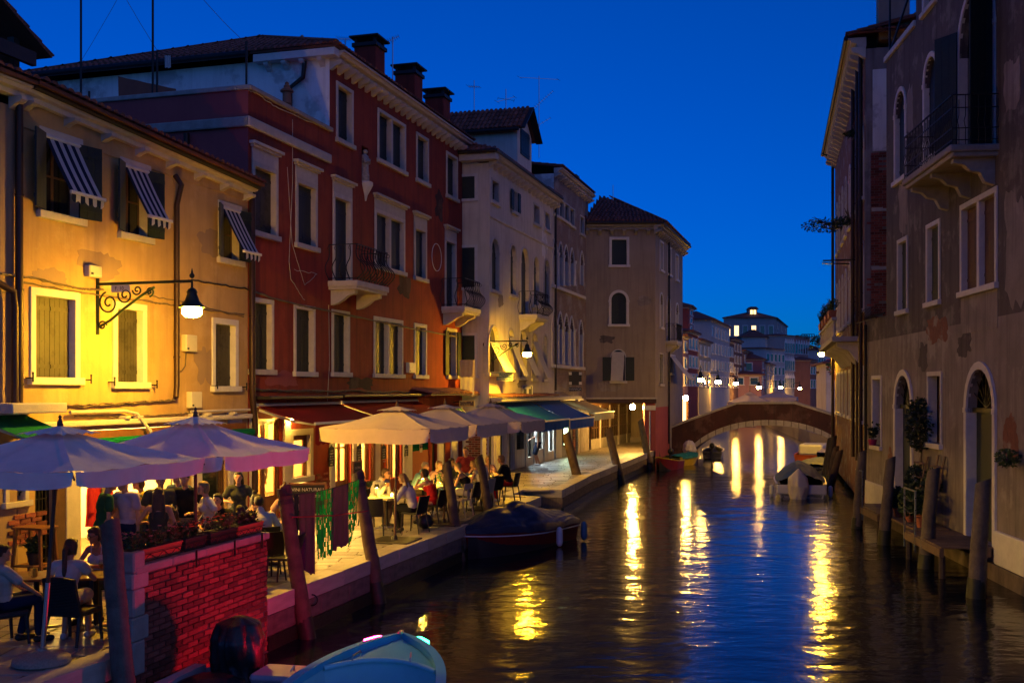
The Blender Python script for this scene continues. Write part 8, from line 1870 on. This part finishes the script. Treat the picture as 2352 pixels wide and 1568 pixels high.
# ------------------------------------------------------------------ people
REM = []
def remesh(o, v):
    m = o.modifiers.new('r', 'REMESH'); m.mode = 'VOXEL'; m.voxel_size = v; m.use_smooth_shade = True
    s = o.modifiers.new('s', 'SMOOTH'); s.factor = .5; s.iterations = 3; REM.append(o)
def ik(a, b, l1, l2, pole):
    a, b = Vector(a), Vector(b); d = b - a; L = min(d.length, (l1 + l2) * .995); d.normalize(); b = a + d * L
    x = (l1 * l1 - l2 * l2 + L * L) / (2 * L); h = sqrt(max(0, l1 * l1 - x * x)); p = Vector(pole); p = p - d * p.dot(d)
    if p.length < 1e-4: p = Vector((0, 0, -1)) - d * d.z * -1
    return a + d * x + p.normalized() * h, b
def hand(mb, w, f, side, curl=.5, k=1.0):
    """palm and five fingers from wrist w along f"""
    f = Vector(f).normalized(); up = Vector((0, 0, 1)) if abs(f.z) < .85 else Vector((0, 1, 0)); s = f.cross(up).normalized() * side; nn = s.cross(f).normalized() * side
    mt = Matrix((s, f, nn)).transposed(); c = w + f * .045 * k; mb.ell(c, (.04 * k, .05 * k, .019 * k), 10, 6, mt); mb.cap(w - f * .02, c, .026 * k, .03 * k, 8)
    for i, (o, l) in enumerate(((-.03, .066), (-.01, .078), (.011, .072), (.031, .055))):
        b = w + f * .085 * k + s * o * k; m_ = b + (f * cos(curl * .5) - nn * sin(curl * .5)) * l * .5 * k; e = m_ + (f * cos(curl * 1.5) - nn * sin(curl * 1.5)) * l * .5 * k; mb.cap(b - f * .01, m_, .0095 * k, .009 * k, 6); mb.cap(m_, e, .009 * k, .008 * k, 6)
    b = w + f * .03 * k - s * .035 * k; e = b + (f * .7 - s * .6 - nn * .25).normalized() * .05 * k; mb.cap(b, e, .012 * k, .0105 * k, 6); mb.cap(e, e + (f * .9 - s * .2 - nn * .3).normalized() * .03 * k, .0105 * k, .009 * k, 6)
def person(lb, x, y, rz, sit=True, top='white', bottom='denim', hair='hair_dark', hs='short', skin='skin', H=1.72, fem=False, lean=.06, turn=0.0, nod=0.0, arms=None, sleeve=.55, legs='long', vx=.014, glasses=False, zs=.47, strap=False, dress=None, seed=1, off=0.0, cap_=None, bag=None):
    """one figure; local +y is where it faces; arms = wrist targets (right, left)"""
    t = thing('person', lb, 'person', (x, y, 0), radians(rz)); k = H / 1.72; V = Vector
    sw = (.165 if fem else .195) * k; hw = (.10 if fem else .092) * k
    pel = V((0, off, (zs + .09) if sit else .95 * k)); tl = .50 * k; ch = pel + V((0, lean * .6, tl * .62)); nb = pel + V((0, lean * 1.15, tl)); he = nb + V((0, .03 + lean * .5, .155 * k)); 
    if sit: kn = [pel + V((s * .13, .43 * k, .0)) for s in (1, -1)]; an = [kk + V((s * .0, -.06 + .06 * s, -pel.z + .09)) for kk, s in zip(kn, (1, -1))]
    else: an = [V((s * .11, .03 * s, .085)) for s in (1, -1)]; kn = [ik(pel + V((s * hw, 0, -.04)), a, .44 * k, .43 * k, (0, 1, 0))[0] for s, a in zip((1, -1), an)]
    sh = [nb + V((s * sw, -.01, -.06 * k)) for s in (1, -1)]
    if arms is None: arms = ((.2, .34, .78), (-.16, .40, .78)) if sit else ((.27, .06, .82 * k), (-.27, .10, .84 * k))
    el, wr = [], []
    for s, S, a in zip((1, -1), sh, arms): e, w = ik(S, a, .28 * k, .25 * k, (s * .7, -.6, -.5)); el.append(e); wr.append(w)
    hr = Matrix.Rotation(turn, 3, 'Z') @ Matrix.Rotation(-nod, 3, 'X'); hv = lambda a, b, c: he + hr @ V((a * k, b * k, c * k))
    tq = (nb - pel).normalized(); tm = Matrix.Rotation(-atan2(tq.y, tq.z), 3, 'X')
    b = MB()
    def torso(mb, g, hips=True):
        if hips: mb.ell(pel, (.165 * k * (1.05 if fem else 1) + g, .12 * k + g, .125 * k + g), 14, 9)
        mb.ell(pel.lerp(ch, .5), ((.125 if fem else .145) * k + g, .10 * k + g, .16 * k + g), 14, 9, tm); mb.ell(ch, ((.145 if fem else .172) * k + g, .115 * k + g, .17 * k + g), 14, 9, tm)
        mb.cap(sh[0] + V((-.03, 0, .0)), sh[1] + V((.03, 0, 0)), .058 * k + g, .058 * k + g, 10)
        if fem: [mb.ell(ch + V((s * .07, .085, -.0)), (.06 + g, .055 + g, .06 + g), 10, 6) for s in (1, -1)]
    torso(b, 0); b.cap(nb - tq * .05, he - V((0, .02, .05)), .052 * k, .05 * k)
    b.ell(hv(0, 0, .015), (.074 * k, .092 * k, .105 * k), 16, 12, hr); b.ell(hv(0, .025, -.05), (.055 * k, .062 * k, .062 * k), 12, 8, hr); b.cap(hv(0, .088, .01), hv(0, .108, -.022), .011 * k, .016 * k, 8); [b.ell(hv(s * .074, -.005, -.0), (.012 * k, .02 * k, .032 * k), 8, 6, hr) for s in (1, -1)]
    b.ell(hv(0, .085, -.058), (.024 * k, .012 * k, .012 * k), 8, 5, hr); b.ell(hv(0, .075, -.092), (.025 * k, .022 * k, .02 * k), 8, 5, hr); b.cap(hv(-.035, .078, .035), hv(.035, .078, .035), .013 * k, .013 * k, 8)
    for i, s in enumerate((1, -1)):
        b.cap(sh[i], el[i], .047 * k * (.88 if fem else 1), .037 * k, 10); b.cap(el[i], wr[i], .037 * k, .026 * k, 10); hand(b, wr[i], wr[i] - el[i], s, .7, k)
        hp = pel + V((s * hw, 0, -.03)); b.cap(hp, kn[i], .085 * k, .056 * k, 12); b.cap(kn[i], an[i], .054 * k, .036 * k, 10); ft = V((0, 1, 0)); b.cap(an[i] + V((0, -.02, -.045)), an[i] + V((s * .01, .15, -.06)), .036, .028, 8)
    o = b.build('body', skin, t, recalc=False); remesh(o, vx)
    g = .016
    if top:
        mb = MB(); torso(mb, g)
        if strap: mb = MB(); mb.ell(pel, (.165 * k + g, .125 * k + g, .125 * k + g), 14, 9); mb.ell(pel.lerp(ch, .5), (.13 * k + g, .105 * k + g, .17 * k + g), 14, 9, tm); mb.ell(ch - tq * .02, (.148 * k + g, .118 * k + g, .135 * k + g), 14, 9, tm); [mb.ell(ch + V((s * .07, .085, -.01)), (.062 + g, .056 + g, .06 + g), 10, 6) for s in (1, -1)]
        elif sleeve > 0:
            for i in (0, 1):
                if sleeve <= 1: mb.cap(sh[i], sh[i].lerp(el[i], sleeve), .052 * k + g, .052 * k + g * 1.3, 10)
                else: mb.cap(sh[i], el[i], .052 * k + g, .045 * k + g, 10); mb.cap(el[i], el[i].lerp(wr[i], sleeve - 1), .045 * k + g, .036 * k + g, 10)
        if sleeve > 1.2: mb.cap(nb - tq * .03, nb + tq * .03, .062 * k + g, .058 * k + g, 10)
        if dress:
            for i in (0, 1): mb.cap(pel + V((.06 * (1 - 2 * i), 0, 0)), pel.lerp(kn[i], .9), .115 * k, .10 * k, 12)
            mb.cap(pel.lerp(kn[0], .4), pel.lerp(kn[1], .4), .10 * k, .10 * k, 10)
        o = mb.build('dress' if dress else 'top', 'cloth_' + top, t, recalc=False); remesh(o, vx)
        if strap:
            mb = MB()
            for s in (1, -1): mb.tube([ch + V((s * .075, .10 * k + g, .07)), nb + V((s * .085, .035, .035)), nb + V((s * .08, -.05, .01)), ch + V((s * .07, -.115 * k - g, .06))], .007, 5)
            mb.build('straps', 'cloth_' + top, t)
    if bottom and not dress:
        mb = MB(); mb.ell(pel - V((0, 0, .02)), (.168 * k + g, .125 * k + g, .115 * k + g), 14, 9)
        for i, s in enumerate((1, -1)):
            hp = pel + V((s * hw, 0, -.03)); mb.cap(hp, kn[i] if legs != 'mini' else hp.lerp(kn[i], .6), .088 * k + g * .8, .062 * k + g, 12)
            if legs == 'long': mb.cap(kn[i], kn[i].lerp(an[i], .92), .06 * k + g * .7, .046 * k + g * .6, 10)
        o = mb.build('trousers' if legs == 'long' else 'shorts', 'cloth_' + bottom, t, recalc=False); remesh(o, vx)
    for i, s in enumerate((1, -1)):
        mb = MB(); mb.cap(an[i] + V((0, -.03, -.045)), an[i] + V((s * .012, .155, -.055)), .044, .036, 10); mb.build('shoe', 'shoe_white' if seed % 2 else 'shoe_dark', t, smooth=180)
    mb = MB(); mb.ell(hv(0, -.022, .035), (.085 * k, .094 * k, .098 * k), 16, 10, hr); mb.ell(hv(0, .035, .085), (.066 * k, .05 * k, .036 * k), 12, 8, hr)
    if hs in ('bob', 'long', 'pony', 'bun'): mb.ell(hv(0, -.045, -.01), (.084 * k, .072 * k, .105 * k), 14, 9, hr); [mb.cap(hv(s * .072, -.015, .03), hv(s * .074, -.025, -.07), .024 * k, .022 * k, 8) for s in (1, -1)]
    if hs == 'long':
        for i in range(-3, 4): mb.cap(hv(i * .022, -.085, 0), nb + V((i * .03, -.12 - .01 * (i % 2), -.20 - .03 * (i % 3))), .036 * k, .020 * k, 8)
    if hs == 'pony': mb.cap(hv(0, -.10, .02), hv(0, -.15, -.03), .032 * k, .036 * k, 8); mb.cap(hv(0, -.15, -.03), nb + V((0, -.16, -.12)), .038 * k, .034 * k, 8); mb.cap(nb + V((0, -.16, -.12)), nb + V((.01, -.15, -.30)), .034 * k, .014 * k, 8)
    if hs == 'bun': mb.ell(hv(0, -.05, .15), .045 * k, 10, 7)
    if hs == 'cap': pass
    o = mb.build('hair', hair, t, recalc=False); remesh(o, max(.010, vx * .9))
    mb = MB(); [mb.ell(hv(s * .031, .083, .012), (.011 * k, .009 * k, .008 * k), 8, 5, hr) for s in (1, -1)]; stuff(mb.build('eyes', 'eye', t, smooth=180)); MB().ell(hv(0, .094, -.058), (.021 * k, .007 * k, .008 * k), 8, 5, hr).build('lips', 'lips', t, smooth=180)
    if glasses:
        mb = MB()
        for s in (1, -1): mb.tube([hv(s * .034 + .026 * cos(a), .106, .01 + .021 * sin(a)) for a in [q * pi / 6 for q in range(12)]], .0035, 5, closed=True); mb.bar(hv(s * .06, .104, .015), hv(s * .078, -.01, .015), .004)
        mb.bar(hv(-.01, .108, .014), hv(.01, .108, .014), .004); mb.build('glasses', 'black_plastic', t)
    return t
TA = .80
# near table
person('ponytailed woman in a white dress sitting with her back to the camera', -5.62, 13.46, 2, True, 'white', None, 'hair_brown', 'pony', 'skin', 1.66, True, .10, -.2, .1, ((.16, .44, .80), (-.2, .42, .80)), .35, vx=.009, dress=True, off=-.03, seed=3)
person('woman with glasses and a white camisole seated facing the camera', -5.74, 15.0, 168, True, 'white', 'denim', 'hair_brown', 'bob', 'skin_tan', 1.66, True, .12, -.35, .28, ((.12, .42, .79), (-.14, .44, .80)), 0, vx=.009, glasses=True, strap=True, seed=2)
person('boy in a pale T-shirt sitting at the left edge with his back to the camera', -6.38, 13.38, -42, True, 'cream', 'navy', 'hair_dark', 'short', 'skin', 1.56, False, -.02, -.2, .0, ((.2, .35, .62), (-.18, .35, .62)), .7, vx=.010, seed=4)
# standing crowd
person('young man in a green T-shirt standing by the red coat', -6.72, 17.5, -55, False, 'green', 'denim', 'hair_dark', 'short', 'skin', 1.78, arms=((.26, .05, .86), (-.24, .22, 1.05)), turn=-.3, seed=6)
person('man in a pale lilac T-shirt standing beside the green shirt', -6.30, 17.55, 150, False, 'lilac', 'navy', 'hair_brown', 'short', 'skin', 1.82, arms=((.2, .25, 1.1), (-.27, .05, .88)), seed=7)
person('woman in a charcoal top with a long ponytail standing with her back turned', -5.55, 16.75, 20, False, 'charcoal', 'black', 'hair_brown', 'long', 'skin', 1.66, True, arms=((.28, .05, .85), (-.2, .3, 1.1)), strap=True, seed=8)
person('woman with long brown hair resting her chin on her hand', -5.55, 17.7, 165, True, 'khaki', 'denim', 'hair_brown', 'long', 'skin', 1.66, True, .12, .1, .1, ((.05, .3, 1.1), (-.2, .38, .78)), 0, strap=True, seed=9)
person('man in a black T-shirt standing under the second parasol', -5.62, 18.45, 175, False, 'black', 'khaki', 'hair_dark', 'short', 'skin', 1.80, arms=((.25, .22, 1.0), (-.25, .2, 1.0)), seed=10)
person('person in a yellow shirt standing in the bright shop doorway', -6.45, 18.8, 120, False, 'yellow', 'denim', 'hair_brown', 'bob', 'skin', 1.68, True, arms=((.15, .32, 1.2), (-.2, .2, 1.0)), seed=11)
person('woman in a pinkish top raising a glass in the shop light', -6.75, 18.3, -120, False, 'pinkish', 'black', 'hair_blond', 'bun', 'skin', 1.70, True, arms=((.12, .35, 1.28), (-.2, .2, 1.0)), seed=12)
person('man with curly dark hair in a black shirt seated behind the planters', -5.25, 19.2, 170, True, 'black', 'navy', 'hair_dark', 'bob', 'skin', 1.76, lean=.05, seed=13)
person('woman in a white vest seated in profile before the curtained door', -4.85, 19.45, -70, True, 'white', 'denim', 'hair_dark', 'bun', 'skin', 1.66, True, .1, sleeve=0, strap=True, seed=14)
person('dark-haired man in a white shirt seen from behind at the wall end', -4.32, 18.55, 35, True, 'white', 'navy', 'hair_dark', 'short', 'skin', 1.74, lean=.12, sleeve=1.8, seed=15)
person('woman with dark bushy hair seated behind the parsley box', -4.4, 17.4, 25, True, 'black', 'black', 'hair_dark', 'long', 'skin_tan', 1.66, True, .1, seed=16)
person('woman with her hair tied up sitting behind the blackboard sign', -4.45, 21.2, 40, True, 'pinkish', 'denim', 'hair_brown', 'bun', 'skin', 1.66, True, .1, seed=17)
for lb, x, y, rz in (('dark chair under the woman in the white vest', -4.87, 19.43, -70), ('dark chair under the curly-haired man', -5.25, 19.22, 170), ('dark chair under the bushy-haired woman', -4.42, 17.38, 25), ('dark chair under the woman with tied-up hair', -4.47, 21.18, 40), ('dark chair under the chin-resting woman', -5.55, 17.72, 165)): cafe_chair(lb, (x, y, 0), radians(rz))
cafe_table('dark cafe table between the planters and the curtained door', (-4.75, 18.2, 0), radians(20), .8, .7, 'dark_wood', 1)
for a in (('man in a grey shirt standing between the lilac and yellow shirts', -6.05, 18.35, 200, 'charcoal', 'hair_brown', 'short', False, 40), ('woman in a white top standing left of the second parasol pole', -5.1, 18.05, 120, 'white', 'hair_blond', 'bob', True, 41), ('tall man in a denim shirt at the right of the bright doorway', -5.95, 19.2, 160, 'denim', 'hair_dark', 'short', False, 42), ('woman in a dark top in front of the shop pillar', -5.2, 20.3, 190, 'charcoal', 'hair_dark', 'long', True, 43)):
    person(a[0], a[1], a[2], a[3], False, a[4], 'navy', a[5], a[6], 'skin', 1.66 if a[7] else 1.78, a[7], arms=((.16, .3, 1.12), (-.24, .12, .95)), seed=a[8])
# restaurant
person('bearded man in a white shirt with clasped hands facing the candle light', -3.28, 25.25, 235, True, 'white', 'khaki', 'hair_brown', 'bob', 'skin', 1.80, False, .22, .15, .05, ((.05, .42, .95), (-.05, .42, .95)), 1.9, glasses=True, seed=18)
person('woman with long blond hair in a loose white jumper seen from behind', -2.22, 24.02, 62, True, 'white', 'black', 'hair_blond', 'long', 'skin', 1.68, True, .16, .1, .1, ((.15, .42, .8), (-.12, .42, .85)), 1.9, seed=20)
person('dark-haired woman with a bare back in a strapless red dress', -1.88, 25.55, 62, True, 'red', None, 'hair_dark', 'bob', 'skin', 1.66, True, .14, .2, .0, ((.12, .40, .85), (-.1, .38, 1.0)), 0, dress=True, strap=True, seed=22)
person('grey-haired man in a pale blue shirt at the second table', -2.48, 27.75, 240, True, 'sky', 'khaki', 'hair_grey', 'short', 'skin', 1.74, False, .15, sleeve=1.3, seed=23)
person('blond woman in a pink top at the second table', -2.15, 28.55, 235, True, 'pinkish', 'denim', 'hair_blond', 'bob', 'skin', 1.68, True, .14, sleeve=.5, seed=24)
person('dark-skinned man leaning forward at the right of the second table', -1.78, 29.1, 215, True, 'charcoal', 'denim', 'hair_dark', 'short', 'skin_dark', 1.78, False, .14, seed=25)
person('woman with short grey-blond hair in a black vest', -1.12, 27.75, 66, True, 'black', 'white', 'hair_blond', 'short', 'skin', 1.66, True, .18, .1, .3, ((.14, .42, .82), (-.1, .42, .82)), 0, strap=True, seed=26)
person('woman with glasses and blond bob in a cream vest', -.80, 28.75, 66, True, 'cream', 'white', 'hair_blond', 'bob', 'skin', 1.66, True, .14, .15, .1, sleeve=0, glasses=True, seed=27)
person('man in a grey shirt beside the woman in the cream vest', -.72, 29.6, 70, True, 'white', 'denim', 'hair_dark', 'short', 'skin', 1.76, False, .1, seed=28)
person('man with short brown hair standing up behind the far tables', -1.35, 31.6, 170, True, 'maroon', 'denim', 'hair_brown', 'short', 'skin', 1.82, False, .05, zs=.62, seed=29)
person('blond woman in pink facing the camera at the farthest table', -.75, 31.1, 200, True, 'pinkish', 'denim', 'hair_blond', 'bob', 'skin', 1.66, True, .1, sleeve=.4, seed=30)
person('woman in a black T-shirt with red trim at the farthest table', -.1, 30.72, 72, True, 'black', 'red', 'hair_blond', 'bob', 'skin', 1.70, True, .12, .1, .05, ((.16, .42, .84), (-.1, .42, .84)), .6, seed=31)
cafe_chair('chair under the woman in pink at the farthest table', (-.75, 31.12, 0), radians(200)); cafe_chair('chair under the blond woman at the second table', (-2.15, 28.57, 0), radians(235)); cafe_chair('chair under the grey-haired man at the second table', (-2.5, 27.77, 0), radians(240)); cafe_chair('chair under the man in the grey shirt', (-.7, 29.62, 0), radians(70)); cafe_chair('chair under the dark-skinned man', (-1.78, 29.12, 0), radians(215))
# man at the tobacco shop
q_ = Vector((1.12, 45.6, 0)); person('man in a white T-shirt and navy shorts standing at the tobacco shop', q_.x, q_.y, 100, False, 'white', 'navy', 'hair_dark', 'short', 'skin', 1.78, arms=((.2, .3, 1.1), (-.26, .08, .86)), legs='short', turn=.1, seed=33)
q_ = LW.w(LW.s(zx('C3', 375), -.9), -.9, 0); person('man in a plaid shirt standing inside the curtained restaurant door', q_.x, q_.y, 60, False, 'plaid', 'khaki', 'hair_grey', 'short', 'skin', 1.76, sleeve=1.9, seed=34)

# ------------------------------------------------------------------ turn text and figures into plain meshes
dg = bpy.context.evaluated_depsgraph_get(); done = []
for o, par, loc, rot, m, name, sx in TEXTS: done.append((bpy.data.meshes.new_from_object(o.evaluated_get(dg)), o, par, loc, rot, m, name, sx))
rem = [(o, bpy.data.meshes.new_from_object(o.evaluated_get(dg))) for o in REM]
for me, o, par, loc, rot, m, name, sx in done:
    c = o.data; COL.objects.unlink(o); bpy.data.objects.remove(o); bpy.data.curves.remove(c)
    me.materials.clear(); me.materials.append(M[m]); q = link(name, me, par); q.location = loc; q.rotation_euler = rot; q.scale = (sx, 1, 1)
for o, me in rem:
    mt = o.data.materials[0]; o.modifiers.clear(); o.data = me
    if not me.materials: me.materials.append(mt)
    me.polygons.foreach_set('use_smooth', [True] * len(me.polygons))
